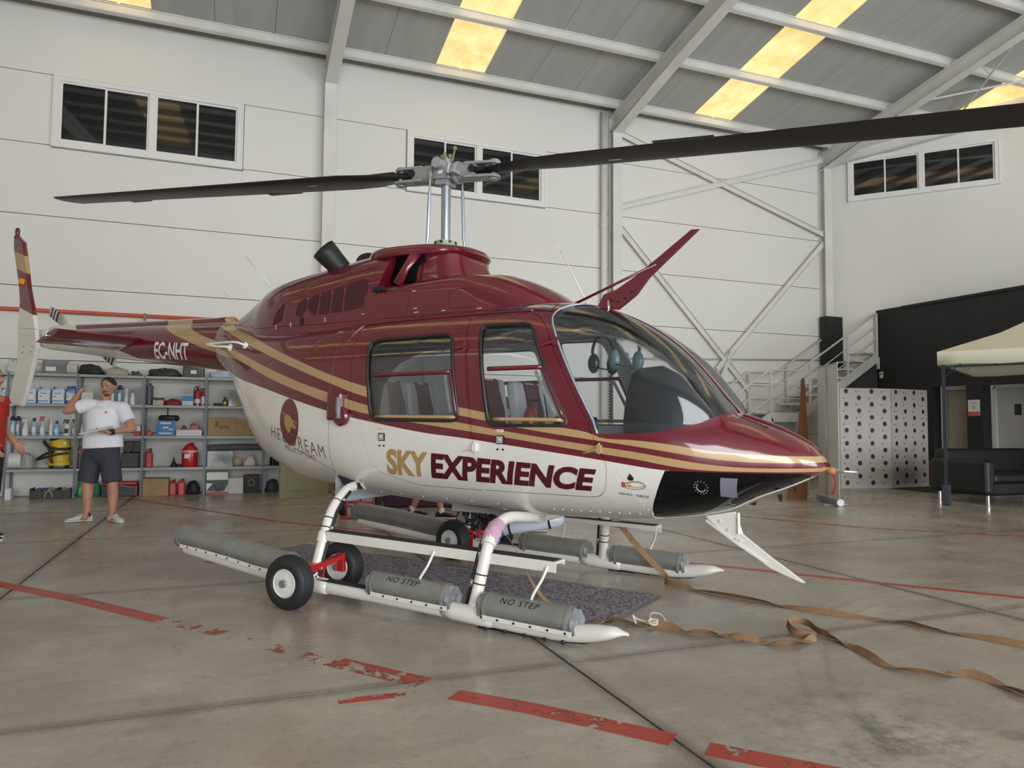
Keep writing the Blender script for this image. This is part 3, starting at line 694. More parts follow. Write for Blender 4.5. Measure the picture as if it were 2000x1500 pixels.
# thin sheet just under the skin for all glazing
sl_o = MB(); sl_o.smooth = True; sl_o.loft([pod_ring(x, 96, .006) for x in pod_stations(-.7, 2.77, 110)])
sl_i = MB(); sl_i.loft([pod_ring(x, 96, .010) for x in pod_stations(-.72, 2.75, 110)])
sheet = boolean(sl_o.mesh('so', m_glass), [sl_i.mesh('si', m_glass)])
def pane(name, poly, y0, y1, m, parent):
    me = boolean(sheet.copy(), [pr(poly, y0, y1, m)], 'INTERSECT'); fix_normals(me)
    me.materials.clear(); me.materials.append(m)
    for p in me.polygons: p.material_index = 0
    return join_mesh_obj(name, me, parent)
def on_skin(x, z, side=-1, off=0.0):
    """point on the skin at side-view position x, z"""
    h = BV.ray_cast(Vector((x, side*2.0, z)), Vector((0, -side, 0)))[0]
    if h is None: h = Vector((x, side*.1, z))
    n_, _ = smooth_normal(h)
    return h+n_*off
def skin_loop(poly, side, off, step=.03):
    P = [Vector(p) for p in poly]; out = []
    for i in range(len(P)):
        a, b = P[i], P[(i+1) % len(P)]; k = max(1, int((b-a).length/step))
        for j in range(k): q = a.lerp(b, j/k); out.append(on_skin(q.x, q.y, side, off))
    return out
def frame_strip(name, poly, side, w, h, m, parent, closed=True):
    """flat moulding following a loop on the skin"""
    P = skin_loop(poly, side, h*.3); mb = MB(); mb.smooth = True; mb.tube(P, w/2, 6, sx=.55, closed=closed); return mb.build(name, m, parent)
def text_mesh(txt, bold=0.0, font_scale=(1, 1), shear=0.0, space=1.0):
    cu = bpy.data.curves.new('t', 'FONT'); cu.body = txt; cu.size = 1; cu.offset = bold; cu.shear = shear; cu.space_character = space; cu.resolution_u = 4
    ob = bpy.data.objects.new('t', cu); COL.objects.link(ob); dg = bpy.context.evaluated_depsgraph_get(); dg.update()
    me = bpy.data.meshes.new_from_object(ob.evaluated_get(dg)); bpy.data.objects.remove(ob)
    xs = [v.co.x for v in me.vertices]; ys = [v.co.y for v in me.vertices]; x0, x1, y0, y1 = min(xs), max(xs), min(ys), max(ys)
    for v in me.vertices: v.co = Vector(((v.co.x-x0)/(x1-x0), (v.co.y-y0)/(y1-y0), 0))
    return me
def refine(me, L):
    bm = bmesh.new(); bm.from_mesh(me); bmesh.ops.triangulate(bm, faces=bm.faces)
    for _ in range(4):
        e = [x for x in bm.edges if x.calc_length() > L]
        if not e: break
        bmesh.ops.subdivide_edges(bm, edges=e, cuts=1); bmesh.ops.triangulate(bm, faces=[f for f in bm.faces if len(f.verts) > 3])
    bm.to_mesh(me); bm.free()
def skin_text(name, txt, quad, m, parent, bold=0., side=-1, off=.0025, L=.05, label=None, **k):
    """quad: lower left, lower right, upper right, upper left in side view (x, z)"""
    me = text_mesh(txt, bold, **k); q = [Vector(p) for p in quad]
    for v in me.vertices:
        s_, t_ = v.co.x, v.co.y; p = (q[0]*(1-s_)+q[1]*s_)*(1-t_)+(q[3]*(1-s_)+q[2]*s_)*t_; v.co = Vector((p.x, 0, p.y))
    refine(me, L)
    for v in me.vertices: v.co = on_skin(v.co.x, v.co.z, side, off)
    me.materials.append(m); o = join_mesh_obj(name, me, parent)
    if label: o['label'] = label
    return o
def skin_patch(name, poly, m, parent, side=-1, off=.003, L=.05):
    bm = bmesh.new(); vs = [bm.verts.new((p[0], 0, p[1])) for p in poly]; bm.faces.new(vs); me = bpy.data.meshes.new(name); bm.to_mesh(me); bm.free()
    refine(me, L)
    for v in me.vertices: v.co = on_skin(v.co.x, v.co.z, side, off)
    me.materials.append(m); me.polygons.foreach_set('use_smooth', [True]*len(me.polygons)); return join_mesh_obj(name, me, parent)
def circle2(c, rx, ry, n=32, rot=0):
    return [(c[0]+rx*math.cos(2*math.pi*k/n)*math.cos(rot)-ry*math.sin(2*math.pi*k/n)*math.sin(rot), c[1]+rx*math.cos(2*math.pi*k/n)*math.sin(rot)+ry*math.sin(2*math.pi*k/n)*math.cos(rot)) for k in range(n)]

m_exitw = mat('decal_white', (.8, .8, .78), .5); m_gold = mat('gold_paint', GOLD, .35, coat=.8); m_dkburg = mat('lettering_burgundy', (.075, .004, .012), .4)
m_frame = mat('pale_window_trim', (.42, .48, .56), .3, .4)
for side, nm in ((-1, 'starboard'), (1, 'port')):
    y0, y1 = (-1.0, -.30) if side < 0 else (.30, 1.0)
    for dn, poly, win in (('crew_door', FDOOR, FWIN), ('passenger_door', RDOOR, RWIN)):
        me = boolean(body.copy(), [pr(inset(poly, .0035), y0, y1)], 'INTERSECT')
        me = boolean(me, [pr(win, y0, y1)]); paint_inside(me); fix_normals(me)
        d = join_mesh_obj(dn, me, HELI)
        d['label'] = ('forward ' if dn[0] == 'c' else 'rear ')+'cabin door on the '+('near' if side < 0 else 'far')+' side'
        pane('window_pane', inset(win, -.004), y0, y1, m_glass, d)
        frame_strip('window_seal', win, side, .024, .012, m_seal, d)
        # sliding window frame: top rail, front rail, metal rivet strip
        if dn[0] == 'c': R0, R1, R2, R3 = (.82, 1.555), (1.215, 1.555), (1.365, 1.225), (.87, 1.228)
        else: R0, R1, R2, R3 = (-.16, 1.54), (.525, 1.545), (.585, 1.24), (-.12, 1.245)
        mb = MB(); mb.smooth = True
        mb.tube([on_skin(R0[0]+(R1[0]-R0[0])*t/8, R0[1]+(R1[1]-R0[1])*t/8, side, -.002) for t in range(9)], .015, 8)
        mb.tube([on_skin(R1[0]+(R2[0]-R1[0])*t/6, R1[1]+(R2[1]-R1[1])*t/6, side, -.002) for t in range(7)], .015, 8)
        mb.build('slider_frame', m_burg, d)
        mb = MB(); mb.smooth = True
        mb.tube([on_skin(R3[0]+(R2[0]-R3[0])*t/8, R3[1]+(R2[1]-R3[1])*t/8, side, -.002) for t in range(9)], .013, 8); mb.build('slider_rail', m_gold, d)
        mb = MB(); a = Vector(R1)+Vector((-.05, -.02)); b = Vector(R2)+Vector((-.055, .03)); pts = [on_skin(*(a.lerp(b, t/4)), side, -.008) for t in range(5)]
        mb.ribbon(pts, .024, .002, up=(0, side, 0))
        for t in range(4): mb.ball(a_ if False else on_skin(*(a.lerp(b, .12+t*.25)), side, -.005), .005, 6, 4)
        mb.build('riveted_strip', m_alu, d)
        # handle recess and hinges
        hx = .925 if dn[0] == 'c' else -.06; hz = 1.097 if dn[0] == 'c' else 1.10
        skin_patch('handle_recess', [(hx-.032, hz-.028), (hx+.032, hz-.028), (hx+.032, hz+.028), (hx-.032, hz+.028)], m_blackmetal, d, side, .003)
        mb = MB(); q = on_skin(hx-.004, hz, side, .004)
        mb.box(q, (.046, .004, .044)); mb.ball(q+Vector((0, side*.004, 0)), .012, 10, 6); mb.build('door_handle', m_alu if dn[0] == 'p' else m_alu, d)
        if side < 0:
            skin_patch('exit_placard', [(hx-.03, hz+.048), (hx+.025, hz+.048), (hx+.025, hz+.066), (hx-.03, hz+.066)], m_exitw, d, side, .002)
            skin_text('exit_lettering', 'EXIT', [(hx-.026, hz+.051), (hx+.021, hz+.051), (hx+.021, hz+.063), (hx-.026, hz+.063)], mat('placard_red', (.4, .02, .02), .5), d, .01, off=.003)
            mb = MB(); 
            for dx in (-.022, .018): mb.box(on_skin(hx+dx, hz-.062, side, .001), (.014, .003, .012))
            mb.build('warning_marks', m_blackmetal, d)
        xf = {'c': [(1.285, 1.715), (1.60, 1.055)], 'p': [(.63, 1.715), (.735, 1.045)]}[dn[0]]
        for (hx, hz) in xf:
            mb = MB(); q = on_skin(hx, hz, side, .012); q2 = on_skin(hx-.105, hz-.03, side, .004)
            mb.box(q, (.03, .022, .05)); mb.cyl(q, q2, .012, .003, 8); mb.cyl(q+Vector((0, 0, -.03)), q+Vector((0, 0, .035)), .007, n=8)
            mb.build('hinge', m_burg if hz > 1.3 else (m_white if dn[0] == 'p' else m_gold), d, smooth=40)
    pane('windscreen', inset(WIND, -.006), *((-1.0, -.026) if side < 0 else (.026, 1.0)), m_glass, HELI)
    pane('chin_window', inset(CHIN, -.005), *((-1.0, -.045) if side < 0 else (.045, 1.0)), m_chin, HELI)
    # pale edge trim round the rear edge of the windscreen
    mb = MB(); mb.smooth = True
    e = [(1.585, 1.143), (1.47, 1.369), (1.37, 1.57), (1.275, 1.758), (1.225, 1.858), (1.216, 1.91), (1.238, 1.95), (1.28, 1.978), (1.33, 1.995)]
    pts = [on_skin(p.x, p.y, side, .002) for p in catmull([(a, b, 0) for a, b in e], 5)]
    mb.tube(pts, .011, 6, sx=.5); mb.build('windscreen_trim', m_frame, HELI)
    # overhead window set in the cabin roof
    def roof_pt(x, y):
        h = BV.ray_cast(Vector((x, y, 3)), Vector((0, 0, -1)))[0]; return h+Vector((0, 0, .004))
    g = [[tuple(roof_pt(.74+.44*i/6, side*(.33+.13*j/3))) for j in range(4)] for i in range(7)]
    mb = MB(); mb.smooth = True; vs = [p for r in g for p in r]; mb.add(vs, [(i*4+j, i*4+j+1, (i+1)*4+j+1, (i+1)*4+j) for i in range(6) for j in range(3)])
    mb.build('overhead_window', mat('dark_blue_overhead_glass', (.02, .035, .08), .05, coat=1), HELI)

# drip rail above the doors
for side in (-1, 1):
    mb = MB(); mb.smooth = True
    pts = [on_skin(x, z, side, .004) for x, z in [(-.46, 1.80), (-.45, 1.86), (-.40, 1.93), (-.30, 1.945), (0, 1.947), (.3, 1.947), (.6, 1.947), (.9, 1.945), (1.06, 1.94)]]
    mb.tube(catmull(pts, 4), .009, 6); mb.build('drip_rail', m_burg, HELI)

# raised nose rib, nose cooling slots
mb = MB(); mb.smooth = True
mb.tube([(x, 0, lerp_tab(HOOD, x)[0]+.003) for x in [2.30+.04*i for i in range(12)]], [.05, .05, .05, .05, .048, .045, .04, .035, .03, .025, .02, .012], 10, up=(0, 0, 1), sx=1.0)
for i, v in enumerate(mb.v): mb.v[i] = (v[0], v[1], lerp_tab(HOOD, v[0])[0]+.003+(v[2]-lerp_tab(HOOD, v[0])[0]-.003)*.28)
mb.build('nose_rib', m_burg, HELI)
mb = MB()
for i in range(13):
    x = 2.315+.0125*i; y = -.13-.002*i; h = BV.ray_cast(Vector((x, y, 2)), Vector((0, 0, -1)))[0]
    mb.box((x, y, h.z+.0005), (.006, .045, .004), rot=Matrix.Rotation(R(18), 3, 'Y') @ Matrix.Rotation(R(-6), 3, 'X'))
mb.build('cooling_slots', m_blackmetal, HELI)

# ---- tail boom
mb = MB(); mb.smooth = True; mb.loft([boom_ring(x) for x in pod_stations(-5.72, -2.42, 60)]); o_boom = mb.build('tail_boom', m_liv, HELI); smoothen(o_boom.data, 40)
mb = MB(); mb.smooth = True
mb.loft([[(x, r*math.cos(2*math.pi*k/32), z+r*1.05*math.sin(2*math.pi*k/32)) for k in range(32)] for x, z, r in [(-6.12, 2.21, .03), (-6.05, 2.205, .075), (-5.95, 2.19, .10), (-5.8, 2.17, .115), (-5.72, 2.157, .12)]]); mb.build('tail_cone', m_white, HELI, smooth=50)
mb = MB()   # drive shaft cover ridge along the boom top and joint band
mb.smooth = True; mb.tube([(x, 0, lerp_tab(BOOM, x)[0]+lerp_tab(BOOM, x)[2]-.01) for x in pod_stations(-5.7, -2.5, 20)], .055, 10, sx=1.2); mb.build('driveshaft_cover', m_liv, HELI)
# registration on the boom
def boom_text(txt, x0, x1, z0, z1, bold, sh):
    me = text_mesh(txt, bold, shear=0)
    for v in me.vertices:
        s_, t_ = v.co.x, v.co.y; v.co = Vector((x0+(x1-x0)*s_-sh*(1-t_)*(1-.1*s_), 0, (z0[0]*(1-s_)+z0[1]*s_)*(1-t_)+(z1[0]*(1-s_)+z1[1]*s_)*t_))
    refine(me, .05)
    for v in me.vertices:
        zc, w, h = lerp_tab(BOOM, v.co.x); q = max(-.98, min(.98, (v.co.z-zc)/h)); v.co.y = -w*math.sqrt(1-q*q)-.003
    me.materials.append(m_exitw); o = join_mesh_obj('registration_lettering', me, HELI); o['label'] = 'white letters EC-NHT'
boom_text('EC-NHT', -3.42, -2.86, (1.83, 1.795), (1.995, 1.955), .02, .08)

# ---- stabiliser
def foil(c, t, n=10, camber=0.0):
    up = []; 
    for k in range(n+1):
        x = (1-math.cos(math.pi*k/n))/2; y = 5*t*(.2969*math.sqrt(x)-.126*x-.3516*x*x+.2843*x**3-.1036*x**4); up.append((x*c, y*c))
    lo = [(x, -y) for x, y in up[1:-1]][::-1]; return up+lo
ST = foil(.40, .17)
mb = MB(); mb.smooth = True
mb.loft([[(-3.72-x*.97-z*.22, y, 2.045-z*.97-x*.25) for x, z in ST] for y in (-.98, -.5, 0, .5, .98)]); o = mb.build('horizontal_stabilizer', m_burg, HELI, smooth=50)
m_anti = m_white
mb = MB(); mb.smooth = True; mb.ball((-3.90, -.99, 2.0), .02, 10, 6); mb.build('position_light', m_chrome, HELI)

# ---- vertical fin on the starboard side of the boom
def slab(name, ring, y, t, m, parent, bev=.02):
    mb = MB(); mb.prism(ring, y-t/2, y+t/2, 'Y'); return mb.build(name, m, parent, bevel=bev, seg=3)
UF = [(-6.14, 2.30), (-6.12, 2.62), (-6.17, 2.85), (-6.31, 3.25), (-6.33, 3.38), (-6.26, 3.44), (-6.11, 3.34), (-6.02, 3.06), (-5.93, 2.75), (-5.80, 2.45), (-5.74, 2.26)]
LF = [(-6.14, 2.30), (-5.74, 2.26), (-5.69, 2.04), (-5.90, 1.50), (-5.98, 1.36), (-6.20, 1.40), (-6.27, 1.46), (-6.12, 1.90)]
def fin_material():
    m = bpy.data.materials.new('fin_paint'); m.use_nodes = True; nt = m.node_tree; N = nt.nodes; L = nt.links; b = N['Principled BSDF']
    b.inputs['Roughness'].default_value = .3; b.inputs['Coat Weight'].default_value = .8
    tc = N.new('ShaderNodeTexCoord'); sp = N.new('ShaderNodeSeparateXYZ'); L.new(tc.outputs['Object'], sp.inputs[0])
    a = N.new('ShaderNodeMath'); a.operation = 'MULTIPLY_ADD'; a.inputs[1].default_value = .35; L.new(sp.outputs[0], a.inputs[0]); L.new(sp.outputs[2], a.inputs[2])
    cr = N.new('ShaderNodeValToRGB'); cr.color_ramp.interpolation = 'CONSTANT'; mr = N.new('ShaderNodeMapRange'); mr.inputs['From Min'].default_value = 0; mr.inputs['From Max'].default_value = 2
    L.new(a.outputs[0], mr.inputs[0]); L.new(mr.outputs[0], cr.inputs[0]); e = cr.color_ramp.elements
    e[0].position = 0; e[0].color = (*CREAM, 1); e[1].position = .2; e[1].color = (*BURG, 1)
    for p, c in ((.425, GOLD), (.52, BURG)):
        x = e.new(p); x.color = (*c, 1)
    L.new(cr.outputs[0], b.inputs['Base Color']); return m
m_fin = fin_material()
slab('upper_fin', UF, -.17, .05, m_fin, HELI, .012)
slab('lower_fin', LF, -.17, .05, m_white, HELI, .012)
mb = MB(); mb.smooth = True; mb.lathe([(.0, 0), (.035, 0), (.035, .04), (.022, .045), (.028, .07), (.026, .12), (.015, .14), (0, .145)], 16, c=(-6.29, -.17, 3.40)); mb.build('beacon_light', mat('beacon', (.12, .01, .015), .2, coat=1), HELI)
mb = MB(); mb.smooth = True; mb.tube([(-6.0, -.17, 1.42), (-6.2, -.17, 1.38), (-6.42, -.17, 1.34)], [.014, .014, .008], 8); mb.build('tail_skid', m_white, HELI)
mb = MB(); 
mb.m = 0; mb.box((-6.075, -.198, 2.86), (.13, .002, .12), rot=Matrix.Rotation(R(14), 3, 'Y')); mb.m = 1; mb.box((-6.075, -.1995, 2.86), (.13, .002, .062), rot=Matrix.Rotation(R(14), 3, 'Y'))
o = mb.build('flag_decal', [mat('flag_red', (.5, .015, .01), .5), mat('flag_yellow', (.8, .5, .01), .5)], HELI); o['label'] = 'red and yellow flag decal'
mb = MB()
for x, z in [(-5.78, 2.06), (-5.98, 2.07), (-5.80, 2.0), (-6.0, 2.0)]: mb.ball((x, -.196, z), .007, 6, 4)
mb.build('fin_bolts', m_blackmetal, HELI)

# ---- tail rotor on the port side
TR = bpy.data.objects.new('tail_rotor', None); COL.objects.link(TR); TR.parent = HELI; TR.location = (-5.76, .33, 2.25)
m_tipb = mat('tail_rotor_blade_paint', (.70, .68, .62), .4)
mb = MB(); mb.smooth = True; mb.cyl((0, -.22, -.02), (0, .03, 0), .05, .045, 16); mb.ball((0, .02, 0), .07, 14, 8); mb.build('rotor_hub', m_white, TR, smooth=50)
for s_ in (0, 1):
    a = R(-27)+math.pi*s_ ; mb = MB(); mb.m = 0; mb.smooth = True
    # pitch axis points along local X, then turned in the rotor disc (XZ plane)
    M = Matrix.Rotation(-(a+math.pi), 4, 'Y'); mb.T = M; f = foil(.135, .12, 6)
    segs = [.08, .16, .60, .645, .68, .715, .75, .785, .83]
    for i in range(len(segs)-1):
        mb.m = 1 if i in (2, 4, 6) else 0
        mb.loft([[(r, z+.02, x-.05) for x, z in [(p[0], p[1]) for p in f]] for r in (segs[i], segs[i+1])])
    mb.build('rotor_blade', [m_tipb, m_blackmetal], TR)

# ---- cowlings
def cowl_mesh(name, tab, x0, x1, n, m, zb=1.90):
    mb = MB(); mb.smooth = True; mb.loft([cowl_ring(tab, x, 40, zb) for x in pod_stations(x0, x1, n)]); return mb.build(name, m, HELI, smooth=40)
o_ec = cowl_mesh('engine_cowling', COWL, -2.44, -.32, 44, m_burg)
for v in o_ec.data.vertices:      # raked front edge of the intake
    if v.co.x > -.50: v.co.x += (v.co.x+.50)/.18*.36*(v.co.z-2.26)
cowl_mesh('transmission_cowling', DOG, -.45, 1.15, 36, m_burg)
_c = MB(); _c.loft([cowl_ring(COWL, x, 40) for x in pod_stations(-2.44, -.24, 40)]); BVC = BVHTree.FromPolygons([Vector(v) for v in _c.v], _c.f)
_d = MB(); _d.loft([cowl_ring(DOG, x, 40) for x in pod_stations(-.45, 1.15, 40)]); BVD = BVHTree.FromPolygons([Vector(v) for v in _d.v], _d.f)
def cpt(bv, x, z, side, off):
    h, n_, _, _ = bv.ray_cast(Vector((x, side*2, z)), Vector((0, -side, 0)))
    if h is None: return Vector((x, side*.3, z))
    if n_.y*side < 0: n_ = -n_
    return h+n_*off
# intake plenum between the engine cowl and the mast fairing: inclined struts, dark throat, lip
def sweep_section(name, pts, hw, top, m, parent):
    pass
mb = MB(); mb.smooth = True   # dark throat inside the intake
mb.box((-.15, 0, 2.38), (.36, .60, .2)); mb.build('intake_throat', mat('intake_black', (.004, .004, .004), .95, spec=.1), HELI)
mb = MB(); mb.smooth = True   # mast fairing: oval pylon below the lip
def oval(cx, rx, ry, z, n=36, ex=2.4):
    out = []
    for k in range(n):
        a = 2*math.pi*k/n; c, s = math.cos(a), math.sin(a); r = 1/((abs(c)/rx)**ex+(abs(s)/ry)**ex)**(1/ex); out.append((cx+r*c, r*s, z))
    return out
mb.loft([oval(.10, .27, .325, 2.26, ex=3), oval(.09, .26, .32, 2.33, ex=3), oval(.075, .235, .30, 2.42, ex=3), oval(.07, .235, .30, 2.50, ex=3)]); mb.build('mast_fairing', m_burg, HELI, smooth=50)
mb = MB(); mb.smooth = True   # top lip: flat plate running aft into the engine cowl
def lip(x0, x1, ry, z0, z1, n=44):
    """oval plan, z varies linearly from the rear z0 to the front z1"""
    out = []; cx, rx = (x0+x1)/2, (x1-x0)/2
    for k in range(n):
        a = 2*math.pi*k/n; c, s = math.cos(a), math.sin(a); r = 1/((abs(c)/rx)**2.5+(abs(s)/ry)**2.5)**(1/2.5); x = cx+r*c; out.append((x, r*s, z0+(z1-z0)*(x-x0)/(x1-x0)))
    return out
mb.loft([lip(-.62, .26, .35, 2.475, 2.455), lip(-.63, .32, .375, 2.485, 2.455), lip(-.64, .345, .385, 2.525, 2.485), lip(-.63, .33, .36, 2.56, 2.525), lip(-.58, .24, .28, 2.585, 2.55), lip(-.4, .13, .15, 2.60, 2.575)]); mb.build('intake_lip', m_burg, HELI, smooth=60)
for side in (-1, 1):
    mb = MB(); mb.smooth = True
    mb.tube([(-.155, side*.395, 2.24), (-.09, side*.38, 2.36), (-.02, side*.345, 2.48)], [.045, .032, .045], 12, sx=.6); mb.build('intake_strut', m_burg, HELI)
    def gpatch(name, poly, bv, m, off=.003, L=.06, lab=None):
        bm = bmesh.new(); vs = [bm.verts.new((p[0], 0, p[1])) for p in poly]; bm.faces.new(vs); me = bpy.data.meshes.new(name); bm.to_mesh(me); bm.free(); refine(me, L)
        for v in me.vertices: v.co = cpt(bv, v.co.x, v.co.z, side, off)
        me.materials.append(m); me.polygons.foreach_set('use_smooth', [True]*len(me.polygons)); return join_mesh_obj(name, me, HELI)
    m_gr = mat('perforated_grille', (.07, .008, .012), .6, bump=.9, bscale=260, var=.25, vscale=60)
    for poly in ([(-1.245, 2.09), (-1.205, 2.20), (-1.13, 2.225), (-1.115, 2.13), (-1.175, 2.065)], [(-1.10, 2.135), (-1.09, 2.215), (-.972, 2.245), (-.985, 2.08), (-1.02, 2.065)],
                 [(-.955, 2.066), (-.945, 2.245), (-.835, 2.265), (-.84, 2.064)], [(-.81, 2.07), (-.80, 2.262), (-.69, 2.285), (-.70, 2.068)], [(-.672, 2.072), (-.66, 2.29), (-.47, 2.315), (-.43, 2.28), (-.44, 2.11), (-.47, 2.09)],
                 [(-1.548, 2.022), (-1.519, 2.122), (-1.42, 2.20), (-1.405, 2.19), (-1.43, 2.05)]):
        gpatch('vent_grille', rounded(poly, .02, 3), BVC, m_gr)
    gpatch('drain_port', circle2((-1.16, 2.03), .026, .034, 16), BVC, m_black, .004)
    mb = MB()
    for k in range(3): mb.cyl(cpt(BVC, -.355+.045*k, 2.215, side, -.01), cpt(BVC, -.355+.045*k, 2.215, side, .016), .021, n=12)
    mb.build('intake_cluster', m_black, HELI)
    # panel lines and fasteners
    mb = MB()
    def line(pts, bv, w=.004):
        q = []
        for a, b in zip(pts[:-1], pts[1:]):
            for t in range(8): q.append(cpt(bv, a[0]+(b[0]-a[0])*t/8, a[1]+(b[1]-a[1])*t/8, side, .0006))
        q.append(cpt(bv, *pts[-1], side, .0006)); mb.tube(q, w/2, 4)
    line([(-.376, 2.40), (-.385, 2.0)], BVC); line([(-.386, 2.195), (-.011, 2.182), (-.032, 1.985)], BVD); line([(-1.33, 2.38), (-1.36, 2.0)], BVC); line([(-1.33, 2.28), (-.4, 2.40)], BVC)
    line([(.351, 2.151), (.556, 2.151), (.563, 2.015), (.353, 2.016), (.351, 2.151)], BVD); line([(-1.9, 2.02), (-1.0, 1.99), (-.3, 1.985)], BVC); line([(-.3, 1.985), (1.0, 1.985)], BVD)
    mb.build('panel_seams', mat('seam_dark', (.03, .003, .005), .6), HELI)
    mb = MB()
    for x, z in ((-.31, 2.03), (.03, 2.17), (.045, 2.04), (.055, 2.01), (.30, 2.005), (.60, 2.0), (-.46, 2.035), (-.88, 2.02), (-1.3, 2.01), (-1.5, 2.005)):
        bv = BVD if x > -.3 else BVC; p = cpt(bv, x, z, side, .003); mb.box(p, (.035 if x > -.5 else .008, .004, .008 if x > -.5 else .035))
    mb.build('fasteners', m_alu, HELI)
    if side < 0:
        me = text_mesh('Bell', .01, shear=.3)
        def ctext(name, txt, quad, bv, m, bold, **k):
            me = text_mesh(txt, bold, **k); q = [Vector(p) for p in quad]
            for v in me.vertices:
                s_, t_ = v.co.x, v.co.y; p = (q[0]*(1-s_)+q[1]*s_)*(1-t_)+(q[3]*(1-s_)+q[2]*s_)*t_; v.co = cpt(bv, p.x, p.y, -1, .002)
            me.materials.append(m); return join_mesh_obj(name, me, HELI)
        ctext('model_lettering', 'BELL', [(-.375, 2.058), (-.31, 2.058), (-.31, 2.075), (-.375, 2.075)], BVC, m_gold, .0)
        ctext('model_lettering', 'JetRanger', [(-.375, 2.03), (-.125, 2.035), (-.12, 2.058), (-.37, 2.053)], BVC, m_gold, .0, shear=.4)
        ctext('model_lettering', 'III', [(-.12, 2.045), (-.065, 2.047), (-.05, 2.085), (-.105, 2.083)], BVC, m_gold, .02, shear=.3)
# exhaust stacks
for side in (-1, 1):
    mb = MB(); mb.smooth = True; p0 = Vector((-.93, side*.17, 2.47)); dv = Vector((-.42, side*.42, .62)).normalized()
    P = [p0, p0+dv*.10, p0+dv*.17, p0+dv*.235]; rr = [.085, .092, .10, .104]
    mb.tube(P, rr, 22, caps=False, sx=1.15); mb.tube([p+dv*0 for p in P[::-1]], [r-.006 for r in rr[::-1]], 22, caps=False, sx=1.15)
    n = 22; mb.f += [[3*n+k, 3*n+(k+1) % n, 4*n+(k+1) % n, 4*n+k] for k in range(n)]; mb.mi += [0]*n; mb.sm += [True]*n
    mb.build('exhaust_stack', mat('sooty_exhaust', (.03, .03, .031), .55, .4, var=.3, vscale=6), HELI)

# ---- mast and rotor
RM = bpy.data.objects.new('rotor_mast', None); COL.objects.link(RM); RM.parent = HELI
mb = MB(); mb.smooth = True; mb.cyl((0, 0, 2.5), (0, 0, 3.16), .038, n=24); mb.build('mast_tube', mat('mast_steel', (.42, .45, .50), .28, .8), RM, smooth=40)
mb = MB(); mb.lathe([(.05, 2.575), (.09, 2.575), (.09, 2.60), (.085, 2.605), (.085, 2.635), (.05, 2.64)], 24); mb.m = 1
for k in range(8):
    a = 2*math.pi*(k+.3)/8; mb.cyl((.075*math.cos(a), .075*math.sin(a), 2.62), (.093*math.cos(a), .093*math.sin(a), 2.62), .011, n=8)
mb.build('swashplate_collar', [mat('collar_green', (.30, .36, .27), .5), m_blackmetal], RM, smooth=40)
for sx_, yy in ((-1, -.07), (1, .07)):
    mb = MB(); mb.smooth = True
    mb.tube([(sx_*.135, yy, 2.56), (sx_*.132, yy, 2.62), (sx_*.125, yy, 2.66), (sx_*.112, yy, 3.02), (sx_*.108, yy, 3.06), (sx_*.11, yy, 3.14)], [.008, .012, .014, .014, .009, .009], 10); mb.build('pitch_link', mat('link_grey', (.45, .48, .53), .35, .6), RM, smooth=40)
RH = bpy.data.objects.new('rotor_head', None); COL.objects.link(RH); RH.parent = HELI; RH.location = (0, 0, 3.185); AZ = R(3.4)
RH.rotation_euler = Euler((0, math.atan(.079), AZ), 'XYZ')
m_hub = mat('hub_grey', (.30, .31, .31), .4, .2, coat=.3)
mb = MB(); mb.rbox((0, 0, 0), (.17, .17, .12), .03); mb.cyl((0, -.16, .045), (0, .16, .045), .043, n=20); mb.box((0, 0, -.075), (.12, .13, .05)); mb.cyl((0, 0, .05), (0, 0, .13), .04, .03, 12)
mb.m = 1; mb.box((.0, -.088, -.01), (.045, .002, .03)); mb.m = 0
mb.build('yoke', [m_hub, m_exitw], RH, smooth=40, bevel=.006)
mb = MB()
for x, y, z, r in ((-.03, 0, .16, .018), (.01, .02, .15, .02), (.06, 0, .20, .02), (-.05, -.01, .14, .014), (.03, -.02, .13, .016)): mb.ball((x, y, z), r, 8, 5)
mb.cyl((.045, 0, .09), (.06, 0, .19), .008, n=8); mb.cyl((-.03, 0, .10), (-.03, 0, .16), .02, n=8); mb.build('flap_restraint', mat('verdigris_brass', (.20, .20, .10), .7, .3, var=.3, vscale=60), RH, smooth=40)
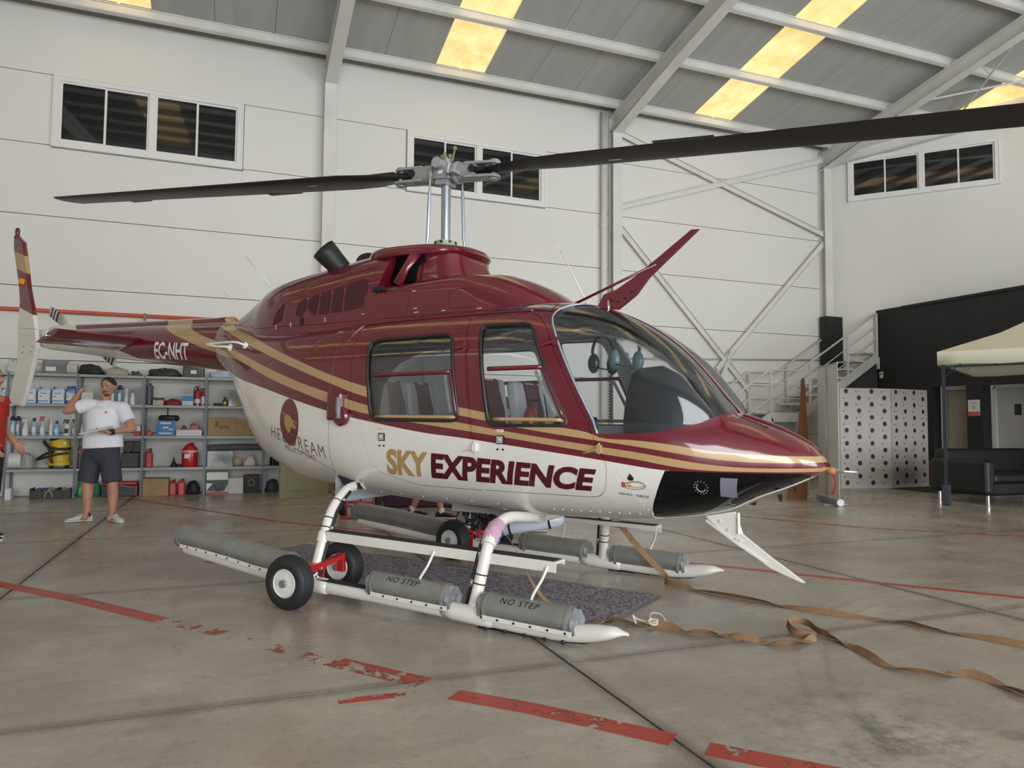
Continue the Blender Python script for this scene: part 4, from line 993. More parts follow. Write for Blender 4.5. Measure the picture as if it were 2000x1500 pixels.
for s_ in (1, -1):
    G = Matrix.Scale(s_, 4, (1, 0, 0)) @ Matrix.Scale(s_, 4, (0, 1, 0))
    mb = MB(); mb.T = G
    mb.lathe([(.075, .085), (.088, .095), (.088, .12), (.078, .13), (.075, .24), (.07, .29)], 24, 'X'); 
    # upper and lower grip tangs
    for z in (.052, -.052):
        pl_ = [(.20, -.07), (.36, -.06), (.43, -.055), (.475, -.04), (.49, 0), (.475, .04), (.43, .055), (.36, .06), (.20, .07)]
        mb.prism(pl_, z-.011, z+.011, 'Z')
    mb.cyl((.435, 0, -.07), (.435, 0, .072), .024, n=14); mb.cyl((.435, 0, -.078), (.435, 0, -.066), .04, n=14); mb.cyl((.435, 0, .066), (.435, 0, .078), .04, n=14)
    mb.build('blade_grip', m_hub, RH, smooth=40, bevel=.004)
    mb = MB(); mb.T = G; mb.cyl((.30, 0, 0), (.42, 0, 0), .03, n=12); mb.cyl((.28, -.09, .0), (.28, .09, 0), .028, n=14); mb.box((.33, -.05, 0), (.10, .02, .03)); mb.build('drag_brace', m_blackmetal, RH, smooth=40)
    mb = MB(); mb.T = G; mb.box((.15, -s_*s_*.11, -.03), (.05, .10, .03)); mb.cyl((.11, -.15, -.05), (.11, -.15, .02), .016, n=10); mb.build('pitch_horn', m_hub, RH, smooth=40, bevel=.004)
    # blade: root tapering into constant chord foil, slight droop outboard
    mb = MB(); mb.T = G; mb.smooth = True; f = foil(1, .12, 12); rings = []
    for r, ch, th in [(.38, .10, .55), (.45, .14, .45), (.60, .20, .26), (.80, .27, .17), (1.05, .33, .125), (1.6, .33, .12), (2.4, .33, .12), (3.2, .33, .12), (4.0, .33, .12), (4.7, .33, .12), (5.05, .33, .12), (5.08, .31, .08)]:
        tw = R(6-10*r/5.08)*.8; le = ch*.28+(.02 if ch > .3 else 0); k = th/.12; dz = (.009 if s_ > 0 else .016)*r
        ring = []
        for x, z in f:
            yy, zz = le-x*ch, z*ch*k; ring.append((r, yy*math.cos(tw)-zz*math.sin(tw), dz+yy*math.sin(tw)+zz*math.cos(tw)))
        rings.append(ring)
    mb.loft(rings)
    bl = mb.build('rotor_blade', mat('matt_black_blade', (.016, .015, .016), .42, var=.2, vscale=2), RH, smooth=45)
    mb = MB(); mb.T = G
    for r0, r1 in ((1.75, 2.15), (3.9, 4.2)): rm = (r0+r1)/2; tw = R(6-10*rm/5.08)*.8; mb.box((rm, -.228, (.009 if s_ > 0 else .016)*rm-.228*math.sin(tw)), (r1-r0, .05, .004))
    mb.build('trim_tab', m_blackmetal, bl)
    mb = MB(); mb.T = G; mb.ribbon([(.50, .0, .040), (.70, -.01, .041), (.95, -.02, .036)], .06, .008); mb.build('root_doubler', m_blackmetal, bl)
    mb = MB(); mb.T = G; mb.box((1.42, -.02, (.009 if s_ > 0 else .016)*1.42-.0225), (.09, .012, .002)); mb.build('blade_label', m_exitw, bl)
# ================================================================== landing gear, floats, cutters, aerials, cabin
m_float = mat('grey_float_fabric', (.20, .198, .182), .38, var=.12, vscale=7, bump=.35, bscale=16)
m_floatend = mat('pale_float_end', (.22, .225, .24), .35, bump=.6, bscale=22)
m_grip = mat('black_grip_tape', (.018, .017, .017), .9)
def gear_side(s):
    near = s < 0; Y = .98*s
    mb = MB(); mb.smooth = True
    tz = [(-1.72, .215), (-1.60, .20), (-.85, .125), (-.35, .098), (.17, .087), (.5, .078), (.93, .066), (1.4, .052), (1.58, .055), (1.70, .075), (1.82, .105), (1.91, .12)]
    mb.tube(catmull([(x, Y, z) for x, z in tz], 3), .045, 14)
    for i, v in enumerate(mb.v):      # flattened upturned toe
        if v[0] > 1.55:
            t = min(1, (v[0]-1.55)/.35); cz = lerp_tab([(a, b_) for a, b_ in tz], v[0])[0]; f_ = min(1, max(0, (v[2]-cz)/.09+.5)); zb = .010+.085*t**1.8; zt = .10+.030*math.sin(min(1, t*1.3)*math.pi/2)-.02*max(0, t-.85)/.15
            mb.v[i] = (v[0], Y+(v[1]-Y)*(1+.25*min(t, .75)-3.2*max(0, t-.75)), zb+(zt-zb)*f_)
    tube = mb.build('skid_tube', m_white, HELI, smooth=60)
    mb = MB(); mb.ribbon([(x, Y, z+.044) for x, z in [(-.30, .096), (.17, .087)]], .07, .006); mb.build('grip_strip', m_grip, tube)
    mb = MB(); mb.smooth = True; mb.tube([(x, Y, .010) for x in (.98, 1.2, 1.4, 1.55)]+[(1.66, Y, .02), (1.74, Y, .045)], .008, 6)
    for x in (1.05, 1.18, 1.31, 1.44, 1.55): mb.ball((x, Y-s*.0+s*.03, .015), .012, 8, 5)
    mb.build('skid_shoe', m_blackmetal, tube)
    # saddles
    mb = MB(); mb.smooth = True
    for x in (.93, -.38): mb.tube([(x-.20, Y, .075 if x > 0 else .105), (x-.12, Y, .075 if x > 0 else .10), (x+.12, Y, .066 if x > 0 else .095), (x+.17, Y, .064 if x > 0 else .092)], [.046, .055, .055, .046], 14)
    mb.build('saddle', m_white, tube)
    # float bags
    def bag(P, rad, lettering, seg=24):
        C = catmull(P, 6); n = len(C); rr = []
        for i in range(n):
            t = i/(n-1); e = min(t, 1-t)*2; rr.append(rad*(1 if e > .10 else (.80+.2*math.sqrt(max(0, e/.10)))))
        mb = MB(); mb.smooth = True; mb.tube(C, rr, seg)
        for i, v in enumerate(mb.v):
            k = i//seg; c = C[k]; dz = v[2]-c.z; dy = v[1]-c.y
            if dz < 0: mb.v[i] = (v[0], c.y+dy*(1+.55*dz/rad), c.z+dz*1.05)
        b = mb.build('float_bag', m_float, HELI, smooth=50)
        for e in (0, -1):   # gathered end seam
            c = C[e]; d = (C[1]-C[0]).normalized()*(-1 if e == 0 else 1)
            mb = MB(); mb.smooth = True; mb.tube([c-d*.05, c-d*.035], rad*1.03, seg); mb.build('end_seam', m_float, b, smooth=50)
            mb = MB(); mb.smooth = True; ring0 = []; 
            mb.loft([[tuple(c+d*o+Vector((0, math.cos(a), math.sin(a)))*rad*r*(1+.10*math.sin(a*5+o*90))) for a in [2*math.pi*q/20 for q in range(20)]] for o, r in ((-.01, .93), (.012, .85), (.004, .6), (-.008, .3), (.006, .08))]); mb.build('tied_end', m_floatend, b, smooth=50)
        a, z = C[int(n*.10)], C[int(n*.92)]
        mb = MB(); m_ = (C[int(n*.5)]); off = Vector((0, s*rad*.90, -rad*.56)); pth = [C[int(n*q)]+off for q in (.08, .3, .5, .7, .93)]
        mb.ribbon(pth, .006, .026, up=(0, 0, 1)); mb.build('lacing_rail', m_white, b)
        mb = MB(); L_ = (z-a).length; k = max(6, int(L_/.10))
        for q in range(k):
            p = C[int(n*.10)].lerp(C[int(n*.91)], q/(k-1)) if len(P) < 4 else C[min(n-1, int(n*(.10+.82*q/(k-1))))]
            mb.ball(p+off+Vector((0, s*.004, 0)), .0075, 7, 4)
        o = mb.build('rail_screws', m_blackmetal, b); o['kind'] = 'stuff'
        if lettering:
            me2 = text_mesh('NO STEP', .0, shear=.15, space=1.15); refine(me2, .08); xm = (P[0][0]+P[-1][0])/2-.03
            for v in me2.vertices:
                x = xm-.125+.25*v.co.x; f_ = (x-P[0][0])/(P[-1][0]-P[0][0]); zc = P[0][2]+(P[-1][2]-P[0][2])*f_; a = R(36)+R(27)*v.co.y
                v.co = Vector((x, Y+s*(rad+.002)*math.cos(a), zc+(rad+.002)*math.sin(a)))
            me2.materials.append(m_blackmetal); join_mesh_obj('lettering', me2, b)['label'] = 'stencilled NO STEP'
        return b
    bag([(1.02, Y, .135), (1.3, Y, .128), (1.62, Y, .120)], .082, near)
    bag([(.17, Y, .165), (.5, Y, .155), (.80, Y, .148)], .082, near)
    bag([(-1.78, Y, .300), (-1.5, Y, .285), (-1.15, Y, .255), (-.8, Y, .215), (-.55, Y, .20)], .09, False)
    # cross tube halves
    for nm, P, f in (('f', [(.93, Y, .07), (.945, .955*s, .16), (.985, .90*s, .44), (.985, .84*s, .525), (.965, .74*s, .575), (.955, .58*s, .60), (.95, .30*s, .57), (.95, 0, .555)], 1), ('a', [(-.38, Y, .10), (-.375, .955*s, .18), (-.365, .90*s, .37), (-.375, .82*s, .55), (-.40, .70*s, .66), (-.43, .55*s, .72), (-.45, .30*s, .72)], 0)):
        C = catmull(P, 6); mb = MB(); mb.smooth = True; mb.tube(C, .037, 16, up=(1, 0, 0)); ct = mb.build('cross_tube', m_white, HELI, smooth=60)
        # clamp for the step, tape bands, hose with ties
        i0 = int(len(C)*.36) if f else int(len(C)*.36); c = C[i0]; d = (C[i0+1]-C[i0-1]).normalized()
        mb = MB(); mb.smooth = True; mb.tube([c-d*.035, c+d*.035], .047, 16, up=(1, 0, 0)); mb.build('clamp', m_white, ct, smooth=50)
        mb = MB(); mb.smooth = True; q0 = 2.2/7
        for t in (.17, .20, .34+.09, .46, .62) if not f else (.20, .225):
            c = C[int(len(C)*t)]; d = (C[int(len(C)*t)+1]-C[int(len(C)*t)-1]).normalized(); mb.tube([c-d*.004, c+d*.004], .0385, 16, up=(1, 0, 0))
        mb.build('black_tape_band', m_black, ct)
        off = Vector((.05 if not f else -.055, 0, 0)); hp = [C[i]+off for i in range(int(len(C)*.10), int(len(C)*.86), 4)]
        mb = MB(); mb.smooth = True; mb.tube(hp, .011, 8); mb.build('inflation_hose', m_black, ct)
        mb = MB(); mb.smooth = True
        for i in range(int(len(C)*.2), int(len(C)*.8), 8): mb.tube([C[i]+off-(C[i+1]-C[i])*.4, C[i]+off+(C[i+1]-C[i])*.4], .014, 8)
        mb.build('hose_tie', m_steel, ct)
        mb = MB(); mb.cyl(C[1]+off+Vector((0, 0, .05)), C[1]+off, .016, .02, 10); mb.box(C[1]+off+Vector((.02, 0, .0)), (.09, .03, .03)); mb.build('hose_fitting', m_steel, ct, smooth=40)
    # step board
    mb = MB(); P0, P1 = Vector((-.36, .855*s, .440)), Vector((1.455, .855*s, .412))
    mb.ribbon([P0, P1], .11, .012); mb.ribbon([P0+Vector((0, s*.055, -.024)), P1+Vector((0, s*.055, -.024))], .006, .062, up=(0, 0, 1)); mb.ribbon([P0+Vector((0, -s*.055, -.010)), P1+Vector((0, -s*.055, -.010))], .006, .03, up=(0, 0, 1))
    st = mb.build('step_board', m_white, HELI, bevel=.002)
    mb = MB(); mb.ribbon([P0+Vector((0.02, -s*.002, .008)), P1+Vector((-.02, -s*.002, .008))], .095, .004); mb.build('grip_strip', m_grip, st)
    for x in (.60, 1.40):
        mb = MB(); mb.smooth = True; z = .44-.0155*(x+.36); mb.tube(catmull([(x, .914*s, z-.03), (x-.012, .955*s, .32), (x-.055, .985*s, .23), (x-.085, .965*s, .15)], 5), .0085, 8); mb.ball((x, .915*s, z-.03), .009, 8, 6); mb.build('step_strut', m_white, st, smooth=50)
gear_side(-1); gear_side(1)
# belly: tray, inflation bottle, valves
mb = MB(); mb.box((.52, -.02, .565), (.72, .16, .05)); mb.box((.86, -.20, .548), (.26, .10, .05)); mb.build('belly_tray', mat('tray_grey', (.42, .42, .40), .45), HELI, bevel=.004)
mb = MB(); mb.smooth = True; a, b_ = Vector((.50, .10, .42)), Vector((.86, .25, .49)); d = (b_-a).normalized(); mb.tube([a-d*.07, a-d*.05, a, b_, b_+d*.05, b_+d*.07], [.01, .045, .062, .062, .045, .01], 20)
bt = mb.build('inflation_bottle', mat('bottle_white', (.62, .66, .74), .3, coat=.5), HELI, smooth=60)
for t in (.12, .88):
    mb = MB(); mb.smooth = True; c = a.lerp(b_, t); mb.tube([c-d*.008, c+d*.008], .065, 20); mb.build('strap_band', m_black, bt)
mb = MB(); random.seed(3)
for k in range(16): mb.rbox((.30+random.uniform(-.09, .12), random.uniform(-.08, .08), .50+random.uniform(-.08, .05)), (random.uniform(.02, .06), random.uniform(.02, .06), random.uniform(.02, .05)), .008)
o = mb.build('valve_manifold', m_blackmetal, HELI); o['kind'] = 'stuff'
mb = MB(); mb.smooth = True
for k in range(5): mb.tube(catmull([(.22+.05*k, -.05, .56), (.20+.07*k, -.09+.04*k, .48), (.28+.05*k, .02, .43), (.42, .05, .52)], 6), .007, 6)
mb.build('braided_hose', m_black, HELI)
mb = MB(); mb.smooth = True; mb.tube(catmull([(.985, -.84, .525), (.80, -.45, .55), (.55, -.2, .5), (.38, -.05, .50)], 6), .013, 8); mb.build('supply_hose', m_black, HELI)
# rubber boot where the aft tube enters, rivets along the belly
mb = MB(); mb.prism([(-.60, .80), (-.40, .75), (-.36, .705), (-.50, .70)], -.53, -.50, 'Y'); mb.build('tube_boot', m_black, HELI)
# wire strike cutters
mb = MB(); mb.prism([(1.30, 2.00), (1.47, 1.985), (1.60, 2.075), (1.69, 2.185), (2.03, 2.472), (1.975, 2.475), (1.60, 2.21), (1.45, 2.125), (1.36, 2.10)], -.012, .012, 'Y'); wc = mb.build('upper_wire_cutter', m_burg, HELI, bevel=.005)
mb = MB(); mb.smooth = True; mb.tube([(1.10, 0, 2.04), (1.74, -.015, 2.27)], .010, 8); mb.build('brace_rod', m_burg, wc)
mb = MB()
for x, z in ((1.42, 2.05), (1.47, 2.04), (1.52, 2.06), (1.57, 2.10), (1.70, 2.27)): mb.cyl((x, -.02, z), (x, .02, z), .008, n=6)
mb.build('rivet', m_blackmetal, wc)
mb = MB(); mb.prism([(2.05, .625), (2.24, .665), (2.285, .53), (2.46, .40), (2.645, .275), (2.62, .272), (2.45, .335), (2.25, .46)], -.010, .010, 'Y'); lc = mb.build('lower_wire_cutter', m_white, HELI, bevel=.004)
mb = MB(); mb.ribbon([(2.06, -.012, .60), (2.25, -.012, .472), (2.42, -.012, .37)], .012, .02, up=(0, 1, 0)); mb.cyl((2.26, -.012, .66), (2.26, -.012, .53), .010, n=8)
for x, z in ((2.15, .60), (2.25, .50), (2.20, .55), (2.27, .49)): mb.cyl((x, -.018, z), (x, .018, z), .009, n=8)
mb.build('stiffener', m_white, lc)
# pitot tube with rag and ribbon, temperature probe, aerials, belly fins
mb = MB(); mb.smooth = True; mb.tube([(2.75, 0, .94), (2.80, 0, .938), (2.85, 0, .937), (2.93, 0, .936)], [.018, .016, .010, .007], 10); pt = mb.build('pitot_tube', m_chrome, HELI)
mb = MB(); mb.smooth = True; mb.tube([(2.765, 0, .94), (2.79, 0, .939), (2.815, 0, .938)], [.022, .023, .018], 12); mb.build('tan_tape', mat('tan_tape', (.38, .17, .05), .6), pt)
mb = MB(); mb.ribbon(catmull([(2.80, 0, .92), (2.815, -.01, .87), (2.805, 0, .82), (2.79, .01, .80)], 5), .012, .002, up=(0, 1, 0)); mb.build('red_ribbon', mat('ribbon_red', (.30, .03, .03), .6), pt)
mb = MB(); mb.smooth = True; mb.tube([(1.475, -.2, 1.93), (1.475, -.2, 2.02)], .008, 8); mb.build('temperature_probe', m_chrome, HELI)
for P in ([(1.19, .10, 2.05), (.95, .12, 2.50)], [(-1.86, -.12, 2.43), (-2.21, -.12, 2.75)], [(-2.40, .0, 2.16), (-2.66, .0, 2.48)]):
    mb = MB(); mb.smooth = True; mb.tube(P, [.006, .0025], 6); mb.ball(P[1], .008, 6, 4); mb.build('whip_aerial', m_exitw, HELI)
mb = MB(); mb.smooth = True
for x in (-2.105, -1.86): mb.tube(catmull([on_skin(x, 1.86, -1, 0), on_skin(x, 1.86, -1, .04), on_skin(x-.08, 1.86, -1, .07)+Vector((-.02, 0, .01)), Vector((-2.42, -.36, 1.905))], 5), [.03]+[.010]*15, 10); mb.ball(on_skin(x, 1.86, -1, .002), .035, 12, 6, (1, .4, 1))
mb.build('navigation_aerial', m_exitw, HELI)
mb = MB(); mb.prism([(2.49, .78), (2.52, .79), (2.515, .745), (2.505, .74)], -.006, .006, 'Y'); mb.prism([(2.58, .83), (2.60, .84), (2.597, .80), (2.59, .795)], -.006, .006, 'Y'); mb.prism([(2.32, .715), (2.37, .735), (2.36, .71)], -.006, .006, 'Y'); mb.build('belly_fin', m_blackmetal, HELI)
# fuel panel with vent box and filler cap
m_b2 = m_burg
def skinbox(name, x, z, dx, dz, dep, m, parent=HELI, side=-1, bevel=.01):
    p = on_skin(x, z, side, dep/2-.01); n_, _ = smooth_normal(on_skin(x, z, side)); M = Matrix.Rotation(0, 3, 'Z'); yv = n_; zv = Vector((0, 0, 1)); zv = (zv-yv*zv.dot(yv)).normalized(); xv = yv.cross(zv)*-1; M = Matrix((xv, yv, zv)).transposed()
    mb = MB(); mb.box(p, (dx, dep+.02, dz), rot=M); return mb.build(name, m, parent, bevel=bevel, seg=3)
skinbox('particle_box', -.50, 1.32, .15, .21, .045, m_burg, bevel=.02)
mb = MB(); mb.smooth = True; p = on_skin(-.44, 1.245, -1, .0); mb.lathe([(.07, .02), (.072, -.03), (.06, -.045), (0, -.048)], 24, 'Y', p); mb.build('filler_cap', m_burg, HELI, smooth=40)
mb = MB(); mb.smooth = True; mb.tube([on_skin(-.435, 1.38, -1, .055), on_skin(-.43, 1.30, -1, .06), on_skin(-.43, 1.23, -1, .055)], [.018, .022, .018], 10, sx=.9); mb.build('oval_plug', mat('plug_grey', (.25, .25, .25), .5, .5, bump=1, bscale=90), HELI, smooth=50)
# panel lines, rivet rows on the pod (fine relief strips)
m_seam = mat('paint_seam', (.10, .075, .06), .7)
def seam(pts, side, w=.0032):
    mb = MB(); q = []
    for a, b_ in zip(pts[:-1], pts[1:]):
        k = max(2, int(math.hypot(a[0]-b_[0], a[1]-b_[1])/.05))
        for t in range(k): q.append(on_skin(a[0]+(b_[0]-a[0])*t/k, a[1]+(b_[1]-a[1])*t/k, side, .0002))
    q.append(on_skin(*pts[-1], side, .0002)); mb.tube(q, w/2, 4); mb.build('panel_seam', m_seam, HELI)
for side in (-1, 1):
    seam([(-.57, 1.83), (-.58, 1.40), (-.60, .90), (-.62, .82)], side); seam([(-1.3, 1.95), (-.44, 1.80)], side); seam([(-.6, .83), (-.9, .95), (-1.3, 1.12)], side); seam([(-2.0, 1.9), (-1.95, 1.5)], side)
random.seed(5); rv = MB()
for k in range(46):
    t = k/45; 
    for (x, z) in ((-.9+1.9*t-.0, .70-.04*t), (1.2+.55*t, .655)):
        if on_skin(x, z, -1).y < -.2 and k % 5 == 0: rv.ball(on_skin(x, z, -1, .0), .0055, 6, 3)
for k in range(12):
    rv.ball(on_skin(1.70+.13*(k/11), .96-.30*k/11, -1, 0), .0045, 5, 3)
o = rv.build('rivets', m_white, HELI); o['kind'] = 'stuff'
# lettering on the side
m_heliG = mat('logo_gold', (.40, .24, .09), .5)
LB, LT = (.832, .800), (1.017, .935)      # baseline and cap height at both ends of the line
def side_quad(x0, x1):
    def zb(x): return .832+(.797-.832)*(x+.043)/(1.526+.043)
    def zt(x): return 1.015+(.932-1.015)*(x+.043)/(1.581+.043)
    return [(x0, zb(x0)), (x1-.03, zb(x1)), (x1+.02, zt(x1)), (x0+.03, zt(x0))]
skin_text('lettering', 'SKY', [(-.045, .835), (.315, .827), (.345, 1.003), (-.015, 1.02)], m_heliG, HELI, .043, space=.98)['label'] = 'gold word SKY'
skin_text('lettering', 'EXPERIENCE', [(.345, .825), (1.515, .795), (1.575, .932), (.375, 1.000)], m_dkburg, HELI, .046, space=1.0)['label'] = 'dark red word EXPERIENCE'
m_hel = mat('lettering_grey', (.16, .10, .08), .5)
skin_patch('logo_disc', circle2((-1.07, 1.20), .125, .185, 36), m_burg, HELI, off=.0015, L=.04)['label'] = 'burgundy disc logo with a gold shape'
skin_patch('logo_mark', [(-1.135, 1.24), (-1.10, 1.265), (-1.05, 1.245), (-1.0, 1.185), (-.965, 1.15), (-1.0, 1.15), (-1.04, 1.16), (-1.06, 1.115), (-1.09, 1.12), (-1.13, 1.18)], m_heliG, HELI, off=.003, L=.03)
skin_patch('logo_mark', [(-1.17, 1.28), (-1.165, 1.288), (-.96, 1.19), (-.965, 1.182)], m_heliG, HELI, off=.0035, L=.03)
skin_text('lettering', 'HELIDREAM', [(-1.345, 1.085), (-.655, .925), (-.66, 1.02), (-1.33, 1.175)], m_hel, HELI, -.008, space=1.25)['label'] = 'thin letters HELIDREAM'
skin_text('lettering', 'HELICOPTERS', [(-1.165, .985), (-.79, .905), (-.79, .945), (-1.16, 1.03)], m_hel, HELI, .0, space=1.1)['label'] = 'small letters HELICOPTERS'
skin_patch('spade_mark', [(1.775, .915), (1.795, .885), (1.785, .872), (1.765, .872), (1.755, .885)], m_blackmetal, HELI, L=.03)
def ring_mark(cx, cz, rx, rz, w=.004):
    P = [on_skin(cx+rx*math.cos(2*math.pi*k/28), cz+rz*math.sin(2*math.pi*k/28), -1, .002) for k in range(28)]
    mb = MB(); mb.tube(P, w/2, 4, closed=True); mb.build('logo_ring', m_hel, HELI)
ring_mark(1.79, .842, .065, .022); ring_mark(1.80, .85, .05, .018, .003)
skin_text('lettering', 'B', [(1.715, .83), (1.74, .83), (1.742, .862), (1.717, .862)], mat('logo_red', (.5, .04, .02), .5), HELI, .04); skin_text('lettering', 'G', [(1.745, .83), (1.772, .83), (1.774, .862), (1.747, .862)], mat('logo_orange', (.7, .35, .03), .5), HELI, .04)
skin_text('lettering', 'OPERATED by', [(1.685, .782), (1.765, .775), (1.767, .79), (1.687, .797)], m_blackmetal, HELI, .01); skin_text('lettering', 'TO ROS 12.8', [(1.785, .773), (1.855, .768), (1.857, .783), (1.787, .788)], m_blackmetal, HELI, .01)
skin_patch('paper_notice', [(2.265, .902), (2.35, .897), (2.318, .775), (2.243, .787)], mat('notice_grey', (.16, .16, .19), .6), HELI, off=-.001, L=.04)
def sun_decal():
    mb = MB(); c = (2.155, .842)
    for k in range(14):
        a = 2*math.pi*k/14; mb.tube([on_skin(c[0]+.03*math.cos(a), c[1]+.033*math.sin(a), -1, .002), on_skin(c[0]+.038*math.cos(a), c[1]+.042*math.sin(a), -1, .002)], .0018, 4)
    mb.tube([on_skin(c[0]+.022*math.cos(t), c[1]+.024*math.sin(t), -1, .002) for t in [2.2+k*.28 for k in range(14)]], .003, 4); mb.build('sun_decal', mat('decal_silver', (.35, .37, .4), .4), HELI)
sun_decal()

# ---- cabin interior
m_seatg = mat('grey_seat_leather', (.6, .6, .61), .5, bump=.1); m_seatb = mat('burgundy_seat_leather', (.11, .012, .03), .5, bump=.1); m_dash = mat('dark_console', (.012, .014, .018), .45)
def ring_w(x, z):
    q = [abs(p[1]) for p in pod_ring(x, 96, .04) if abs(p[2]-z) < .03]; return min(q) if q else .05
mb = MB(); mb.loft([[(x, -w, .735), (x, w, .735), (x, w, .71), (x, -w, .71)] for x, w in [(x, ring_w(x, .72)-.01) for x in (-.9, -.5, 0, .5, 1.0, 1.4, 1.7, 1.95)]]); mb.build('cabin_floor', m_lining, HELI)
mb = MB(); mb.box((-.62, 0, 1.25), (.05, 1.0, 1.3)); mb.box((.36, 0, 1.08), (.05, .10, .9)); mb.build('cabin_bulkhead', mat('bulkhead_grey', (.40, .42, .45), .6), HELI)
mb = MB(); mb.smooth = True
mb.loft([[(x, y, z) for y, z in ((-.50, 1.86), (-.3, 1.93), (0, 1.945), (.3, 1.93), (.5, 1.86), (.3, 1.97), (0, 1.985), (-.3, 1.97))] for x in (-.6, .2, .9, 1.2)]); mb.build('headliner', m_lining, HELI)
def seat(x, y, w, back=.62, rec=.14, base=.80):
    r = bpy.data.objects.new('seat', None); COL.objects.link(r); r.parent = HELI; r.location = (x, y, base)
    mb = MB(); mb.box((.22, 0, .10), (.46, w, .14)); mb.build('seat_cushion', m_seatg, r, bevel=.03, seg=3)
    M = Matrix.Rotation(-rec, 3, 'Y'); mb = MB(); mb.box((-.02, 0, .17+back/2), (.09, w, back), rot=M); mb.build('backrest', m_seatg, r, bevel=.03, seg=3)
    mb = MB(); mb.box((.035, 0, .17+back/2), (.03, w*.42, back*.94), rot=M); mb.build('backrest_panel', m_seatb, r, bevel=.01)
    mb = MB()
    for k in (-1, 1): mb.ribbon([(-.02, k*w*.2, .17+back), (.06, k*w*.16, .17+back*.6), (.12, k*w*.06, .22)], .045, .004, up=(1, 0, .3))
    mb.build('harness', m_blackmetal, r); return r
seat(.62, -.30, .46, .55); seat(.62, .30, .46, .55); 
for y in (-.38, 0, .38): seat(-.50, y, .36, .58)
mb = MB(); mb.loft([[(x, w*math.cos(a)*(1 if abs(math.cos(a)) < .99 else 1), z0+(z1-z0)*max(0, math.sin(a))**.5) for a in [math.pi*k/14 for k in range(15)]] for x, w, z0, z1 in ((1.60, .26, 1.02, 1.46), (1.64, .34, .98, 1.58), (1.78, .36, .95, 1.59), (1.95, .34, .95, 1.50), (2.10, .30, .95, 1.37), (2.19, .2, 1.0, 1.26))])
mb.build('glare_shield', m_dash, HELI, smooth=50)
mb = MB(); mb.box((1.68, 0, 1.12), (.10, .62, .40)); mb.box((1.66, 0, .86), (.30, .22, .34)); mb.build('instrument_panel', m_dash, HELI, bevel=.02)
mb = MB()
for k in range(10): mb.cyl((1.63, -.25+.125*(k % 5), 1.23-.13*(k//5)), (1.618, -.25+.125*(k % 5), 1.23-.13*(k//5)), .05, n=20)
mb.build('gauge', mat('gauge_face', (.05, .06, .07), .2), HELI)
for y in (-.30, .30):
    mb = MB(); mb.smooth = True; mb.tube(catmull([(1.22, y, .72), (1.24, y, .95), (1.17, y, 1.12), (1.15, y, 1.2)], 5), .014, 8); mb.ball((1.15, y, 1.22), .032, 10, 6); mb.build('cyclic_stick', m_blackmetal, HELI)
    for k in (-1, 1):
        mb = MB(); mb.box((1.98, y+.09*k, .86), (.03, .10, .12), rot=Matrix.Rotation(.4, 3, 'Y')); mb.tube([(1.98, y+.09*k, .80), (1.90, y+.09*k, .72)], .01, 6); mb.build('rudder_pedal', m_steel, HELI)
mb = MB(); mb.smooth = True; p = Vector((1.47, -.46, 1.20)); mb.lathe([(.045, 0), (.045, .03), (.03, .035), (0, .036)], 20, 'X', p); mb.tube([p, p+Vector((-.02, 0, -.08)), p+Vector((-.05, -.02, -.20))], .016, 8); nz = mb.build('air_nozzle', m_blackmetal, HELI, smooth=40)
mb = MB(); mb.cyl(p+Vector((.036, 0, 0)), p+Vector((.040, 0, 0)), .02, n=16); mb.build('lens', mat('blue_lens', (.03, .18, .6), .3), nz)
mb = MB(); mb.box((1.38, 0, 1.88), (.30, .5, .02), rot=Matrix.Rotation(.25, 3, 'Y')); mb.build('overhead_panel', m_dash, HELI, bevel=.006)
mb = MB(); mb.prism([(1.62, 1.88), (1.80, 1.74), (1.82, 1.66), (1.79, 1.66), (1.60, 1.83)], .02, .36, 'Y'); mb.build('sun_visor', mat('visor_grey', (.25, .26, .25), .4), HELI, bevel=.006)
# headsets hanging from the roof: things of their own (placed in helicopter space)
HM = Matrix.Translation(HO) @ Matrix.Rotation(HYAW, 4, 'Z')
def headset(loc, rz, lab, cup):
    h = empty('headset', HM @ Vector(loc), HYAW+rz, lab, 'headset', 'headsets hanging in the cockpit'); h.scale = (1.35, 1.35, 1.35)
    mb = MB(); mb.smooth = True; mb.tube([(0, .085*math.cos(a), .02+.10*math.sin(a)) for a in [math.pi*k/14 for k in range(15)]], .008, 8); mb.build('headband', m_blackmetal, h)
    for s_ in (-1, 1):
        mb = MB(); mb.smooth = True; mb.ball((0, s_*.075, -.03), .045, 14, 8, (.8, .5, 1.15)); mb.build('ear_cup', cup, h)
    mb = MB(); mb.smooth = True; mb.tube(catmull([(0, -.08, -.05), (.06, -.09, -.06), (.10, -.05, -.07)], 4), .004, 6); mb.ball((.10, -.05, -.07), .012, 8, 5); mb.build('microphone_boom', m_blackmetal, h)
    mb = MB(); mb.smooth = True; mb.tube([(.008*math.cos(k*.9), .06+.008*math.sin(k*.9), -.08-.0022*k) for k in range(110)], .003, 4); mb.build('coiled_cord', m_blackmetal, h)
headset((1.56, -.10, 1.665), -.5, 'pale green headset hanging nearest the windscreen', mat('pale_green_cup', (.10, .22, .22), .35, coat=.5))
headset((1.30, .12, 1.665), -.3, 'dark headset hanging behind the pale green one', mat('dark_cup', (.03, .05, .05), .35, coat=.5))
fe = empty('fire_extinguisher', HM @ Vector((.78, .0, .95)), HYAW, 'red fire extinguisher with white label inside the helicopter cabin', 'extinguisher')
mb = MB(); mb.smooth = True; mb.lathe([(.05, 0), (.055, .02), (.055, .30), (.035, .36), (.015, .38)], 18); mb.build('cylinder_body', mat('extinguisher_red', (.40, .01, .015), .25, coat=.7), fe, smooth=50)
